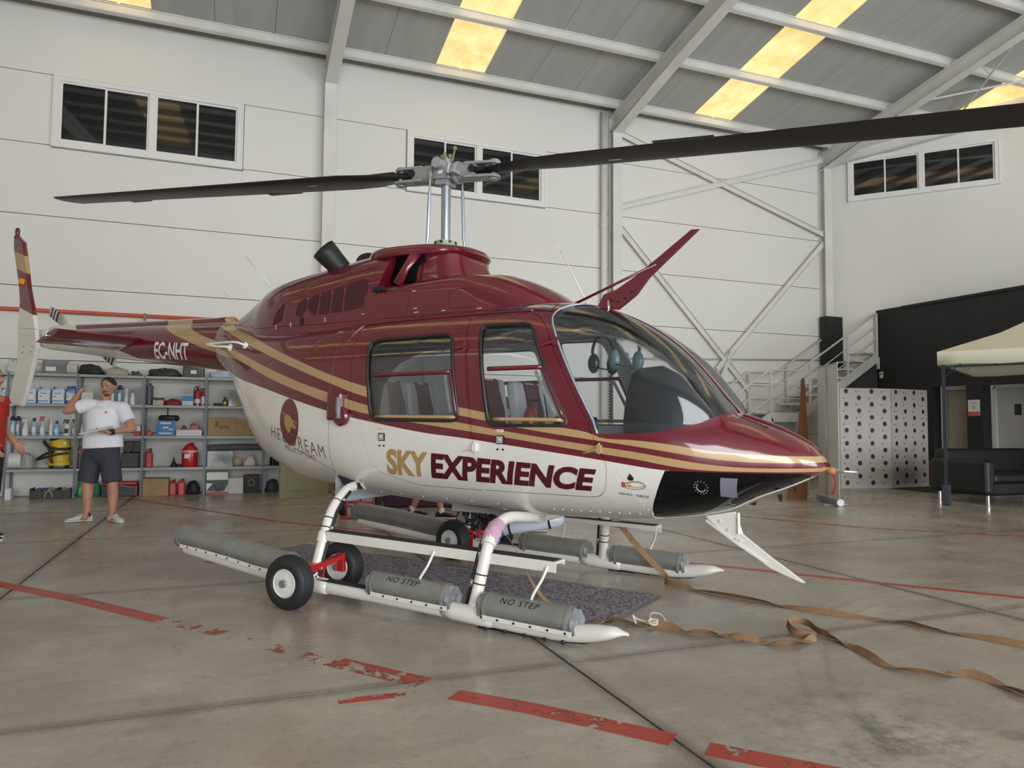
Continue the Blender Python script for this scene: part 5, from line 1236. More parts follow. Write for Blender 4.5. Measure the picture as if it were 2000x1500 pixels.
mb = MB(); mb.smooth = True; mb.lathe([(.0556, .12), (.0556, .25)], 18); mb.f = mb.f[:18]; mb.mi = mb.mi[:18]; mb.sm = mb.sm[:18]; mb.build('label_sleeve', m_exitw, fe)
mb = MB(); mb.cyl((0, 0, .37), (0, 0, .41), .02, n=10); mb.box((.03, 0, .42), (.10, .02, .015)); mb.build('valve', m_blackmetal, fe)

# ---- ground handling wheels
m_hub_w = mat('wheel_white', (.62, .61, .58), .4, var=.08, vscale=9); m_redp = mat('red_gloss_paint', (.42, .012, .012), .35, coat=.5); m_tyre = mat('tyre_rubber', (.014, .014, .015), .6, bump=.15, bscale=30)
def wheel(parent, loc, rz, tilt=0):
    w = bpy.data.objects.new('wheel', None); COL.objects.link(w); w.parent = parent; w.location = loc; w.rotation_euler = (tilt, 0, rz)
    prof = []
    for k in range(17):
        a = math.pi*(-.62+1.24*k/16); prof.append((.118+.055*math.cos(a), .062*math.sin(a)))
    mb = MB(); mb.smooth = True
    mb.lathe([(.088, -.048)]+prof+[(.088, .048)], 40, 'Y')
    mb.build('tyre', m_tyre, w, smooth=60)
    mb = MB(); mb.smooth = True   # tread grooves as slightly proud rings
    for y in (-.036, -.018, 0, .018, .036):
        r = .118+.055*math.cos(math.asin(max(-1, min(1, y/.062)))); mb.lathe([(r, y-.0055), (r+.0025, y-.004), (r+.0025, y+.004), (r, y+.0055)], 40, 'Y')
    o = mb.build('tread_ribs', m_tyre, w, smooth=60); o['kind'] = 'stuff'
    mb = MB(); mb.smooth = True; mb.lathe([(.094, .05), (.087, .056), (.082, .05), (.077, .02), (.066, -.005), (.05, -.01), (.05, -.012), (.066, -.008), (.077, -.022), (.082, -.05), (.087, -.056), (.094, -.05)], 32, 'Y'); mb.build('rim', m_hub_w, w, smooth=40)
    mb = MB(); mb.smooth = True; mb.lathe([(.04, -.045), (.034, -.05), (.034, -.012), (.034, .012), (.034, .05), (.04, .045)], 20, 'Y')
    mb.lathe([(.0, -.072), (.024, -.072), (.026, -.066), (.026, .066), (.024, .072), (0, .072)], 18, 'Y'); mb.build('hub', m_steel, w, smooth=40)
    for s_ in (-1, 1):
        mb = MB()
        for k in range(8):
            a = 2*math.pi*k/8; mb.cyl((.050*math.cos(a), s_*.012, .050*math.sin(a)), (.050*math.cos(a), s_*.028, .050*math.sin(a)), .006, n=6)
        mb.build('hub_bolts', m_blackmetal, w)
    return w
def handling_set(s, lab):
    g = empty('ground_handling_wheels', HM @ Vector((-.36, s*.98, 0)), HYAW, lab, 'wheels', 'ground handling wheel sets')
    k = s
    wo, wi = ((.08, k*.29, .172), (-.02, -k*.285, .172)); rz = math.atan2(.12, -.54*k) if False else -.20*-k
    wheel(g, wo, .10*-k); wheel(g, wi, .10*-k)
    mb = MB(); a, b_ = Vector(wo), Vector(wi)
    mb.cyl(a+Vector((0, -k*.05, 0)), (-.01, k*.06, .20), .02, n=10); mb.box((.0, -k*.0, .215), (.09, .14, .05)); mb.box((.015, k*.055, .12), (.05, .012, .20)); mb.box((.015, -k*.055, .12), (.05, .012, .20))
    mb.ribbon([(.03, -k*.02, .225), (.04, -k*.22, .255)], .05, .035); mb.box((.035, -k*.225, .215), (.06, .03, .13)); mb.cyl((.01, -k*.215, .172), b_+Vector((0, k*.03, 0)), .024, n=12)
    mb.cyl((-.07, k*.02, .23), (-.16, k*.10, .25), .014, n=8)
    mb.build('axle_frame', m_redp, g, bevel=.004, smooth=None)
    mb = MB(); mb.cyl((.0, -k*.07, .175), (.0, k*.07, .175), .016, n=10); mb.build('locking_pin', m_chrome, g)
    return g
handling_set(-1, 'pair of black tyred ground handling wheels with red frame on the near skid'); handling_set(1, 'pair of black tyred ground handling wheels with red frame on the far skid')
SHELF_ITEMS = [
    ('bag', -3.190, 0.173, 1.930, 0.224, 13.220, 'white and grey crumpled helmet bag at the left end of the top shelf', 'bag', None, ((.5,.5,.48),)),
    ('roll', -2.860, 0.164, 1.930, 0.202, 13.280, 'cream cloth roll standing left of the clear box on the top shelf', 'roll', None, ((.55,.52,.45),)),
    ('clearbox', -2.609, 0.331, 1.930, 0.205, 13.200, 'clear plastic box of papers with white label on the top shelf', 'box', None, '0'),
    ('roll', -2.383, 0.169, 1.930, 0.202, 13.250, 'cream cloth bundle right of the clear box on the top shelf', 'bundle', None, ((.55,.52,.45),)),
    ('bag', -2.118, 0.390, 1.930, 0.166, 13.180, 'black folded soft bag on the top shelf above the jugs', 'bag', None, ((.02,.02,.022),)),
    ('bag', -1.772, 0.423, 1.930, 0.142, 13.250, 'beige grey crumpled cloth on the top shelf', 'cloth', None, ((.36,.34,.28),)),
    ('camera', -1.459, 0.229, 1.930, 0.115, 13.180, 'small black binoculars on a brown cloth on the top shelf', 'binoculars', None, '0'),
    ('bag', -1.058, 0.562, 1.930, 0.139, 13.200, 'long black domed bag on the top shelf left of the crate', 'bag', None, ((.025,.024,.025),)),
    ('crate', -0.610, 0.320, 1.930, 0.205, 13.200, 'black perforated plastic crate with white label on the top shelf', 'crate', None, '0'),
    ('bag', -0.186, 0.367, 1.930, 0.142, 13.180, 'white and blue plastic sack on the top shelf near the tail boom', 'sack', None, ((.45,.52,.68),)),
    ('jug', -3.255, 0.079, 1.462, 0.238, 13.150, 'clear blue jug with white label, leftmost of the row behind the red shirted person', 'jug', 'jugs of cleaning fluid on the second shelf', ((.45,.56,.63),)),
    ('jug', -3.160, 0.086, 1.462, 0.272, 13.150, 'clear blue jug with red cap beside the left upright', 'jug', 'jugs of cleaning fluid on the second shelf', ((.35,.50,.58),)),
    ('jug', -2.910, 0.161, 1.462, 0.262, 13.150, 'translucent jug partly behind the lower tail fin', 'jug', 'jugs of cleaning fluid on the second shelf', ((.45,.58,.66),)),
    ('jug', -2.731, 0.183, 1.462, 0.259, 13.150, 'translucent jug in the middle of the row of three', 'jug', 'jugs of cleaning fluid on the second shelf', ((.45,.58,.66),)),
    ('jug', -2.540, 0.186, 1.462, 0.264, 13.150, 'translucent jug next to the deep blue jug', 'jug', 'jugs of cleaning fluid on the second shelf', ((.45,.58,.66),)),
    ('jug', -2.366, 0.160, 1.462, 0.286, 13.180, 'deep blue jug with red cap', 'jug', 'jugs of cleaning fluid on the second shelf', ((.05,.13,.40),)),
    ('jug', -2.149, 0.190, 1.462, 0.217, 13.150, 'white canister with yellow and blue label behind the raised hand', 'canister', None, ((.6,.62,.5),)),
    ('spraycan', -1.790, 0.094, 1.462, 0.298, 13.120, 'blue pump sprayer with black collar just right of the head', 'sprayer', 'blue pump sprayers with black collars', ((.12,.28,.36),)),
    ('spraycan', -1.689, 0.094, 1.462, 0.300, 13.120, 'blue pump sprayer with black collar, second right of the head', 'sprayer', 'blue pump sprayers with black collars', ((.12,.28,.36),)),
    ('bottle', -1.597, 0.073, 1.462, 0.254, 13.120, 'narrow clear green bottle left of the white trigger spray', 'bottle', None, ((.4,.55,.55),)),
    ('trigger', -1.506, 0.095, 1.462, 0.256, 13.120, 'white trigger spray bottle with blue head on the second shelf', 'spray bottle', None, ((.7,.7,.7),(.05,.2,.4),)),
    ('case', -1.275, 0.105, 1.462, 0.323, 13.200, 'dark grey upright plastic case beside the upright', 'case', None, ((.05,.055,.07),)),
    ('box', -1.132, 0.158, 1.462, 0.118, 13.200, 'small cream box with black lid on the second shelf', 'box', None, ((.5,.45,.33),)),
    ('bag', -0.923, 0.290, 1.462, 0.105, 13.200, 'flat red fabric pouch on the second shelf', 'pouch', None, ((.22,.03,.03),)),
    ('box', -0.690, 0.163, 1.462, 0.177, 13.200, 'white and blue small carton beside the fire extinguishers', 'carton', None, ((.55,.58,.62),)),
    ('extinguisher', -0.545, 0.102, 1.462, 0.351, 13.200, 'dark red fire extinguisher on the second shelf, left one of two', 'extinguisher', None, '0'),
    ('extinguisher', -0.465, 0.079, 1.462, 0.315, 13.300, 'dark red fire extinguisher with white label, right one of two', 'extinguisher', None, '1'),
    ('box', -0.209, 0.167, 1.462, 0.050, 13.200, 'flat black tool on the second shelf below the tail boom', 'tool', None, ((.02,.02,.02),)),
    ('bottle', -0.114, 0.088, 1.462, 0.153, 13.150, 'small brown bottle with yellow label', 'bottle', None, ((.10,.04,.02),)),
    ('clearbox', 0.099, 0.325, 1.462, 0.263, 13.200, 'clear plastic box with yellow contents and white cable', 'box', None, '1'),
    ('spraycan', -3.130, 0.085, 0.962, 0.287, 13.100, 'light blue pump sprayer with black handle at the left end of the third shelf', 'sprayer', None, ((.25,.42,.52),)),
    ('spraycan', -3.077, 0.080, 0.962, 0.288, 13.200, 'blue grey pump sprayer with black handle, second on the third shelf', 'sprayer', None, ((.22,.30,.42),)),
    ('trigger', -2.965, 0.106, 0.962, 0.258, 13.120, 'white trigger spray bottle with pale label on the third shelf', 'spray bottle', None, ((.65,.65,.6),(.65,.65,.63),)),
    ('bottle', -2.849, 0.087, 0.962, 0.274, 13.120, 'pale blue bottle with dark teal cap on the third shelf', 'bottle', None, ((.25,.45,.52),)),
    ('trigger', -2.738, 0.095, 0.962, 0.307, 13.120, 'clear trigger spray bottle with red head', 'spray bottle', None, ((.40,.52,.54),(.5,.03,.02),)),
    ('bottle', -2.625, 0.061, 0.962, 0.245, 13.120, 'slim white bottle between the clear and blue bottles', 'bottle', None, ((.65,.63,.6),)),
    ('bottle', -2.546, 0.082, 0.962, 0.230, 13.120, 'bright light blue bottle with dark cap', 'bottle', None, ((.15,.45,.75),)),
    ('tub', -2.409, 0.124, 0.962, 0.263, 13.120, 'white tub with black trigger sprayer standing in it', 'tub', None, '0'),
    ('trigger', -2.327, 0.070, 0.962, 0.264, 13.200, 'grey trigger spray bottle with black head beside the upright', 'spray bottle', None, ((.35,.37,.38),(.02,.02,.02),)),
    ('trigger', -2.232, 0.063, 0.962, 0.232, 13.200, 'white and red spray bottle just behind the standing man', 'spray bottle', None, ((.6,.5,.5),(.4,.03,.03),)),
    ('box', -1.414, 0.088, 0.962, 0.173, 13.150, 'red and white small carton right of the standing man', 'carton', None, ((.45,.04,.04),)),
    ('bag', -1.251, 0.111, 0.962, 0.092, 13.120, 'red and white crumpled wrapper beside the upright', 'wrapper', None, ((.55,.12,.12),)),
    ('bluebox', -1.001, 0.264, 0.962, 0.251, 13.150, 'blue and white carton under the black cushion ring', 'carton', None, '0'),
    ('ring', -0.965, 0.341, 0.962, 0.376, 13.150, 'thick black foam ring lying on the blue carton', 'foam ring', None, '0'),
    ('tray', -0.651, 0.401, 0.962, 0.094, 13.150, 'shallow white tray on the third shelf', 'tray', None, '0'),
    ('bag', -0.734, 0.115, 0.962, 0.169, 13.150, 'small red packet in the white tray, left one', 'packet', None, ((.4,.05,.05),)),
    ('bag', -0.568, 0.186, 0.962, 0.204, 13.150, 'red and clear plastic bag in the white tray, right one', 'bag', None, ((.5,.18,.17),)),
    ('carton', -0.169, 0.494, 0.962, 0.301, 13.200, 'large brown cardboard carton with upside-down lettering Handy', 'carton', None, 'Handy'),
    ('carton', 0.247, 0.335, 0.962, 0.261, 13.200, 'smaller brown cardboard carton with red smudge', 'carton', None, ''),
    ('bucket', -3.104, 0.199, 0.452, 0.251, 13.200, 'white plastic wrapped roll at the left end of the low shelf', 'roll', None, '0'),
    ('bag', -2.930, 0.174, 0.452, 0.249, 13.200, 'crumpled clear plastic film beside the white roll', 'film', None, ((.38,.38,.37),)),
    ('vacuum', -2.522, 0.399, 0.452, 0.461, 13.180, 'yellow and black canister vacuum cleaner with hose', 'vacuum cleaner', None, '0'),
    ('case', -2.198, 0.112, 0.452, 0.340, 13.200, 'black and red case just left of the standing man', 'case', None, ((.03,.03,.035),)),
    ('bin', -1.512, 0.250, 0.452, 0.419, 13.220, 'large black plastic bin right of the standing man', 'bin', None, '0'),
    ('jerry', -1.263, 0.171, 0.452, 0.304, 13.150, 'red jerry can beside the upright on the low shelf', 'jerry can', None, ((.42,.03,.02),)),
    ('funnel', -0.852, 0.182, 0.452, 0.160, 13.150, 'black funnel lying on the low shelf', 'funnel', None, '0'),
    ('keg', -0.633, 0.262, 0.452, 0.393, 13.150, 'big red fuel container with white band and domed top', 'container', None, '0'),
    ('longroll', 0.010, 0.988, 0.452, 0.362, 13.300, 'long grey speckled roll of matting lying at the back of the low shelf', 'roll', None, '0'),
    ('clearbox', -0.169, 0.427, 0.452, 0.248, 13.130, 'clear plastic box with yellow and grey bits on the low shelf', 'box', None, '1'),
    ('ballv', 0.098, 0.121, 0.452, 0.160, 13.130, 'cream coloured ball of twine', 'ball', None, ((.5,.43,.28),)),
    ('bag', 0.304, 0.212, 0.452, 0.184, 13.130, 'white and pink soft bag beside the twine ball', 'bag', None, ((.6,.52,.49),)),
    ('pack', 0.705, 0.159, 0.452, 0.380, 13.200, 'pack of red, white and blue lettered bottles beside the olive door', 'pack', None, '0'),
    ('box', -3.138, 0.111, 0.000, 0.164, 13.050, 'white carton on the floor at the left end of the shelving', 'carton', None, ((.62,.62,.62),)),
    ('toolcrate', -2.559, 0.551, 0.000, 0.159, 13.120, 'long black open crate of cables and tools on the floor', 'crate', None, '0'),
    ('bag', -2.226, 0.146, 0.000, 0.230, 13.120, 'shiny green bag on the floor left of the standing man', 'bag', None, ((.02,.30,.10),)),
    ('bag', -1.977, 0.114, 0.000, 0.246, 13.250, 'green and grey bag on the floor seen between the legs of the standing man', 'bag', None, ((.05,.22,.12),)),
    ('toolbox', -1.641, 0.499, 0.000, 0.231, 13.150, 'long red and black toolbox on the floor', 'toolbox', None, '0'),
    ('carton', -1.122, 0.387, 0.000, 0.271, 13.120, 'plain brown cardboard box on the floor', 'box', None, ''),
    ('jerry', -0.872, 0.129, 0.000, 0.249, 13.120, 'small red jerry can on the floor, left one of two', 'jerry can', None, ((.45,.04,.03),)),
    ('jerry', -0.743, 0.130, 0.000, 0.255, 13.120, 'small red jerry can on the floor, right one of two', 'jerry can', None, ((.45,.04,.03),)),
    ('bag', -0.567, 0.224, 0.000, 0.224, 13.150, 'black sports bag on the floor beside the red cans', 'bag', None, ((.012,.012,.014),)),
    ('printbox', -0.198, 0.331, 0.000, 0.353, 13.120, 'white, black and red printed tool carton on the floor', 'carton', None, '0'),
    ('box', 0.089, 0.240, 0.000, 0.254, 13.120, 'plain white carton on the floor', 'carton', None, ((.6,.59,.56),)),
    ('box', 0.337, 0.254, 0.000, 0.304, 13.200, 'black printed carton on the floor next to the white one', 'carton', None, ((.025,.02,.025),)),
    ('bag', 0.675, 0.251, 0.000, 0.216, 13.250, 'dark grey bag on the floor beside the olive door', 'bag', None, ((.05,.055,.06),)),
]
# ================================================================== steel shelving and everything on it
m_shelf = mat('grey_shelf_steel', (.30, .31, .31), .45, .2, var=.06); m_post = mat('shelf_post_steel', (.17, .19, .21), .5, .3)
PX = [-5.05, -4.12, -3.19, -2.27, -1.33, -.40, .53, 1.10]
RACK = empty('shelving_rack', (-4.12, 13.24, 0), 0, 'long grey steel shelving rack of joined bays along the white wall', 'shelving')
def shelf_unit(i, x0, x1, lab):
    r = RACK; w = x1-x0; ox = x0-PX[1]
    for z in (.43, .94, 1.44, 1.91):
        mb = MB(); mb.box((ox+w/2, 0, z+.010), (w-.012, .40, .016)); mb.box((ox+w/2, -.198, z-.003), (w-.012, .006, .036)); mb.box((ox+w/2, .198, z-.003), (w-.012, .006, .036)); mb.build('shelf', m_shelf, r)
    for px_, py in ((0, -.2), (0, .2)) + (((w, -.2), (w, .2)) if i == 6 else ()):
        px_ += ox; mb = MB(); mb.box((px_, py-.004, .97), (.036, .004, 1.94)); mb.box((px_-.016, py+(.016 if py < 0 else -.016), .97), (.004, .036, 1.94)); p = mb.build('upright', m_post, r)
        if py < 0 and i > 0:
            mb = MB()
            for k in range(38): mb.box((px_+.004, py-.0065, .04+.05*k), (.010, .002, .022))
            o = mb.build('slots', m_blackmetal, p); o['kind'] = 'stuff'
for i in range(1, 7): shelf_unit(i, PX[i], PX[i+1], ['', 'grey steel shelving bay beyond the left edge, behind the person in red', 'grey steel shelving bay holding the jugs and the yellow vacuum', 'grey steel shelving bay directly behind the standing man', 'grey steel shelving bay with the red extinguishers and red cans', 'grey steel shelving bay with the Handy cardboard carton', 'narrow last shelving bay beside the olive door'][i])
m_cap = mat('red_cap', (.45, .03, .02), .5); m_lbl = mat('label_white', (.66, .66, .66), .6); m_lblb = mat('label_blue', (.04, .20, .50), .5); m_yel = mat('yellow_plastic', (.62, .43, .02), .4); m_blk2 = mat('black_plastic', (.015, .015, .016), .45)
m_clear = glassy('clear_plastic', (.86, .87, .88), .9, dens=.16, dcol=(.6, .62, .62), rough=.08)
_cm = {}
def cmat(c, rough=.5, bump=0.):
    k = (tuple(c), rough, bump)
    if k not in _cm: _cm[k] = mat('plastic_%d' % len(_cm), c, rough, var=.08, vscale=12, bump=bump, bscale=18)
    return _cm[k]
def blob(w, d, h, seed, n=18, m=9, flat=.25):
    """crumpled soft bag: lumpy dome on a flat base"""
    rnd = random.Random(seed); ph = [(rnd.uniform(2, 5), rnd.uniform(0, 6), rnd.uniform(2, 6), rnd.uniform(0, 6)) for _ in range(4)]
    mb = MB(); mb.smooth = True; vs = []; fs = []
    for i in range(m+1):
        t = i/m; a = t*math.pi/2
        for k in range(n):
            b = 2*math.pi*k/n; q = 1+sum(.10*math.sin(p*b+o+3*t)*math.cos(r*t+s_) for p, o, r, s_ in ph)
            ex = 2.6; rr = 1/((abs(math.cos(b)))**ex+(abs(math.sin(b)))**ex)**(1/ex)
            vs.append((w/2*rr*math.cos(a)**.6*q*math.cos(b), d/2*rr*math.cos(a)**.6*q*math.sin(b), h*math.sin(a)**.8*(1-.16*math.sin(3*b+ph[0][1])*math.cos(a)-.10*math.sin(5*b+ph[1][1])*(1-t))*(.88+.12*math.sin(2*math.cos(b)*3+ph[2][1]))))
    for i in range(m):
        for k in range(n): fs.append((i*n+k, i*n+(k+1) % n, (i+1)*n+(k+1) % n, (i+1)*n+k))
    fs += [list(range(n))[::-1], list(range(m*n, (m+1)*n))]
    return mb.add(vs, fs)
def flat_text(txt, x0, x1, z0, z1, y, m, parent, flip=False, bold=0.02, name='lettering'):
    me = text_mesh(txt, bold)
    for v in me.vertices:
        s_, t_ = (1-v.co.x, 1-v.co.y) if flip else (v.co.x, v.co.y); v.co = Vector((x0+(x1-x0)*s_, y, z0+(z1-z0)*t_))
    me.materials.append(m); return join_mesh_obj(name, me, parent)
def item(idx, k, x, w, z, h, Y, lab, cat, grp, ex):
    names = {'bag': cat.replace(' ', '_'), 'clearbox': 'plastic_box', 'spraycan': 'pump_sprayer', 'trigger': 'spray_bottle', 'box': cat.replace(' ', '_'), 'camera': 'binoculars', 'ballv': 'twine_ball', 'longroll': 'matting_roll', 'bucket': 'wrapped_roll', 'keg': 'fuel_container', 'jerry': 'jerry_can', 'bin': 'plastic_bin', 'ring': 'foam_ring', 'bluebox': 'blue_carton', 'printbox': 'printed_carton', 'pack': 'bottle_pack', 'carton': 'cardboard_carton', 'toolcrate': 'tool_crate', 'crate': 'plastic_crate', 'jug': 'fluid_jug', 'roll': 'cloth_roll'}
    if z < 1.9:   # keep clear of the uprights
        for pa, pb in zip(PX[:-1], PX[1:]):
            if pa <= x < pb:
                lo, hi = max(x-w/2, pa+.03), min(x+w/2, pb-.03)
                if hi-lo > .03: x, w = (lo+hi)/2, hi-lo
    r = empty(names.get(k, k), (x, Y, z), 0, lab, cat, grp); c = ex[0] if isinstance(ex, tuple) else None
    B = lambda nm, mb, m, **kw: mb.build(nm, m, r, **kw)
    d = min(.30, max(.12, w*.8))
    if k == 'bag':
        w *= .90; B('bag_body', blob(w, min(.26, w*.9), h, idx), cmat(c, .35 if c[1] > .25 and c[0] < .1 else .6, .5))
        mb = MB(); mb.smooth = True; mb.tube(catmull([(-w*.2, -.02, h*.86), (-w*.05, -.06, h*1.0), (w*.1, -.05, h*.95), (w*.2, -.02, h*.8)], 4), .006, 6); B('fold', mb, cmat(c, .6, .5))
    elif k == 'roll':
        w *= .85; mb = MB(); mb.smooth = True; mb.tube([(-w/2, 0, h*.45), (w/2, 0, h*.45)], h*.45, 16); B('cloth', mb, cmat(c, .8, .3), smooth=50)
        mb = MB(); mb.smooth = True; mb.tube([(-w/2-.004, 0, h*.45), (-w/2+.01, 0, h*.45)], h*.30, 14); B('inner_layer', mb, cmat(c, .8, .3), smooth=50)
    elif k == 'longroll':
        mb = MB(); mb.smooth = True; mb.tube([(-w/2, .05, .05), (0, .05, .065), (w/2, .05, .06)], .055, 16); B('matting', mb, mat('speckled_grey', (.14, .13, .14), .9, var=.7, vscale=45), smooth=50); r.location.z += .25
    elif k == 'clearbox':
        t = .004; mb = MB(); mb.box((0, 0, t), (w*.9, d, t*2))
        for s_ in (-1, 1): mb.box((s_*w*.47, 0, h*.5), (t, d, h)); mb.box((0, s_*d/2, h*.5), (w*.94, t, h))
        B('tub', mb, m_clear); mb = MB(); mb.box((0, 0, h+.004), (w, d+.02, .012)); B('lid', mb, m_clear)
        if ex == '0':
            B('label', MB().box((-.04, -d/2-.004, h*.35), (w*.42, .003, h*.32)), m_lbl); B('papers', MB().box((.01, 0, h*.55), (w*.75, d*.8, h*.25), rz=.05), cmat((.12, .12, .14)))
        else:
            B('contents', blob(w*.6, d*.7, h*.5, idx), m_yel); B('grey_pouch', blob(w*.3, d*.5, h*.6, idx+5), cmat((.35, .34, .33)), loc=(w*.25, 0, 0))
            mb = MB(); mb.smooth = True; mb.tube([(w*.12+w*.2*math.cos(a*.5), -d*.35, h*.35+h*.22*math.sin(a*.5)) for a in range(14)], .006, 6); B('cable_loop', mb, m_lbl)
    elif k == 'camera':
        mb = MB(); mb.smooth = True
        for s_ in (-1, 1): mb.tube([(s_*.035-.02, -.05, .05), (s_*.035-.02, .05, .06)], [.03, .022], 14)
        mb.box((-.02, 0, .055), (.05, .04, .02)); B('barrels', mb, m_blk2, smooth=50); B('cloth', blob(w*.8, .18, h*.5, idx), cmat((.10, .08, .06), .8, .5))
    elif k == 'crate':
        for s_ in (-1, 1):
            mb = MB()
            for q in range(9): mb.box((-w/2+.02+(w-.04)*q/8, s_*.14, h*.5), (.009, .006, h*.8))
            for q in range(5): mb.box((0, s_*.14, h*.12+h*.76*q/4), (w, .007, .008))
            o = B('lattice_side', mb, m_blk2); mb = MB(); mb.box((s_*w/2, 0, h*.5), (.008, .28, h)); B('end_panel', mb, m_blk2)
        mb = MB(); mb.box((0, 0, .008), (w, .28, .012)); B('base_panel', mb, m_blk2); mb = MB(); mb.box((0, -.142, h-.012), (w+.01, .016, .026)); mb.box((0, .142, h-.012), (w+.01, .016, .026)); B('rim', mb, m_blk2); B('label', MB().box((0, -.147, h*.42), (.09, .003, .06)), m_lbl)
    elif k == 'jug':
        mb = MB(); mb.rbox((0, 0, h*.42), (w*.94, .14, h*.84), .03, seg=4); mb.box((w*.05, 0, h*.88), (w*.7, .09, h*.10), taper=.7); B('jug_body', mb, cmat(c, .25), bevel=.008)
        mb = MB(); mb.smooth = True; mb.tube(catmull([(-w*.05, 0, h*.84), (0, 0, h*.95), (w*.25, 0, h*.95), (w*.40, 0, h*.80)], 4), .010, 8); B('handle', mb, cmat(c, .25)); mb = MB(); mb.cyl((-w*.28, 0, h*.84), (-w*.28, 0, h*.97), .022, n=14); B('cap', mb, m_cap)
        mb = MB(); mb.box((-.004, -.0715, h*.40), (w*.76, .003, h*.52)); B('label', mb, m_lbl); mb = MB(); mb.box((-.004, -.0735, h*.16), (w*.76, .002, h*.05)); mb.box((-.004, -.0735, h*.60), (w*.5, .002, h*.05)); mb.box((-.004-w*.2, -.0735, h*.42), (w*.14, .002, h*.07)); B('label_print', mb, m_lblb if 'yellow' not in lab else m_yel)
    elif k == 'spraycan':
        q = w*.45; mb = MB(); mb.smooth = True; mb.lathe([(q, 0), (q, h*.70), (q*.8, h*.78), (q*.35, h*.84), (q*.35, h*.9)], 18); B('tank', mb, cmat(c, .3), smooth=40)
        mb = MB(); mb.smooth = True; mb.lathe([(q*.95, h*.80), (q*.95, h*.86), (q*.5, h*.9), (q*.3, h), (0, h)], 16); mb.tube(catmull([(-q, 0, h*.82), (-q*.4, -.02, h*1.0), (q*.6, -.02, h*1.0), (q, 0, h*.85)], 4), .007, 6); B('pump_head', mb, m_blk2, smooth=40)
        mb = MB(); mb.box((0, -q, h*.4), (q*.9, .006, h*.4)); B('label', mb, m_lbl)
    elif k in ('trigger', 'tub'):
        if k == 'tub': c, c2 = (.6, .58, .54), (.015, .015, .016)
        else: c2 = ex[1]
        q = w*.42; mb = MB(); mb.smooth = True; mb.lathe([(q, 0), (q*1.02, h*.3), (q*.85, h*.5), (q*.4, h*.68), (q*.32, h*.76)] if k == 'trigger' else [(q, 0), (q, h*.68), (q*.9, h*.7)], 18); B('bottle_body', mb, cmat(c, .3), smooth=40)
        mb = MB(); mb.cyl((0, 0, h*.74), (0, 0, h*.84), q*.36, n=12); mb.box((-q*.15, 0, h*.91), (q*1.5, .028, h*.11)); mb.box((-q*.8, 0, h*.80), (q*.2, .018, h*.18), rot=Matrix.Rotation(.4, 3, 'Y')); B('trigger_head', mb, cmat(c2, .4), bevel=.003)
        mb = MB(); mb.box((0, -q*.94, h*.28), (q*1.1, .006, h*.28)); B('label', mb, m_lbl if k == 'trigger' else m_blk2)
    elif k == 'bottle':
        q = w*.45; mb = MB(); mb.smooth = True; mb.lathe([(q, 0), (q, h*.62), (q*.5, h*.78), (q*.45, h*.82)], 18); B('bottle_body', mb, cmat(c, .3), smooth=40); mb = MB(); mb.cyl((0, 0, h*.80), (0, 0, h), q*.55, n=14); B('cap', mb, cmat((.02, .06, .09)) if 'white' not in lab else m_lbl)
        mb = MB(); mb.box((0, -q*.93, h*.33), (q*1.1, .006, h*.3)); B('label', mb, m_yel if 'yellow' in lab else m_lbl)
    elif k == 'case':
        mb = MB(); mb.rbox((0, 0, h/2), (w, .3, h), .02); B('case_body', mb, cmat(c, .4), bevel=.01); mb = MB(); mb.tube([(0, -.08, h), (0, -.06, h+.03), (0, .06, h+.03), (0, .08, h)], .008, 6); B('handle', mb, m_blk2)
        if 'red' in lab: B('red_lid', MB().box((0, -.001, h*.75), (w*1.01, .302, h*.12)), m_cap)
    elif k == 'box':
        dd = .16; mb = MB(); mb.box((0, 0, h/2), (w, dd, h)); B('box_body', mb, cmat(c, .6), bevel=.003); mb = MB(); mb.box((0, 0, h+.001), (w*.98, .05, .002)); B('tape', mb, m_lbl)
        if 'blue small' in lab or 'red and white' in lab: B('printed_panel', MB().box((0, -dd/2-.001, h*.68), (w*.98, .002, h*.5)), m_lblb if 'blue' in lab else m_lbl)
        if 'black lid' in lab: B('lid', MB().box((0, 0, h*.85), (w*1.03, dd*1.02, h*.35)), m_blk2)
        if 'printed' in lab:
            mb = MB(); mb.tube([(w*.2*math.cos(a*math.pi/8), -dd/2-.002, h*.55+w*.2*math.sin(a*math.pi/8)) for a in range(16)], .004, 4, closed=True); B('printed_ring', mb, m_lbl); B('printed_panel', MB().box((0, -dd/2-.001, h*.85), (w*.9, .002, h*.03)), m_cap)
    elif k == 'extinguisher':
        q = w*.45; mb = MB(); mb.smooth = True; mb.lathe([(q, 0), (q, h*.68), (q*.6, h*.78), (q*.3, h*.82)], 18); B('cylinder_body', mb, mat('extinguisher_red', (.40, .01, .015), .25, coat=.7), smooth=40)
        mb = MB(); mb.cyl((0, 0, h*.8), (0, 0, h*.9), q*.35, n=10); mb.box((q*.4, 0, h*.95), (q*1.8, .02, .014), rot=Matrix.Rotation(-.3, 3, 'Y')); mb.box((q*.4, 0, h*.88), (q*1.6, .02, .012)); mb.smooth = True; mb.tube(catmull([(0, 0, h*.86), (-q, -.02, h*.9), (-q*1.15, 0, h*.6), (-q*1.1, 0, h*.3)], 4), .008, 6); B('valve_and_hose', mb, m_blk2)
        mb = MB(); mb.smooth = True; mb.lathe([(q+.001, h*(.12 if ex == '0' else .1)), (q+.001, h*(.32 if ex == '0' else .5))], 18); mb.f = mb.f[:18]; mb.mi = mb.mi[:18]; mb.sm = mb.sm[:18]; B('label', mb, m_lbl)
    elif k == 'bluebox':
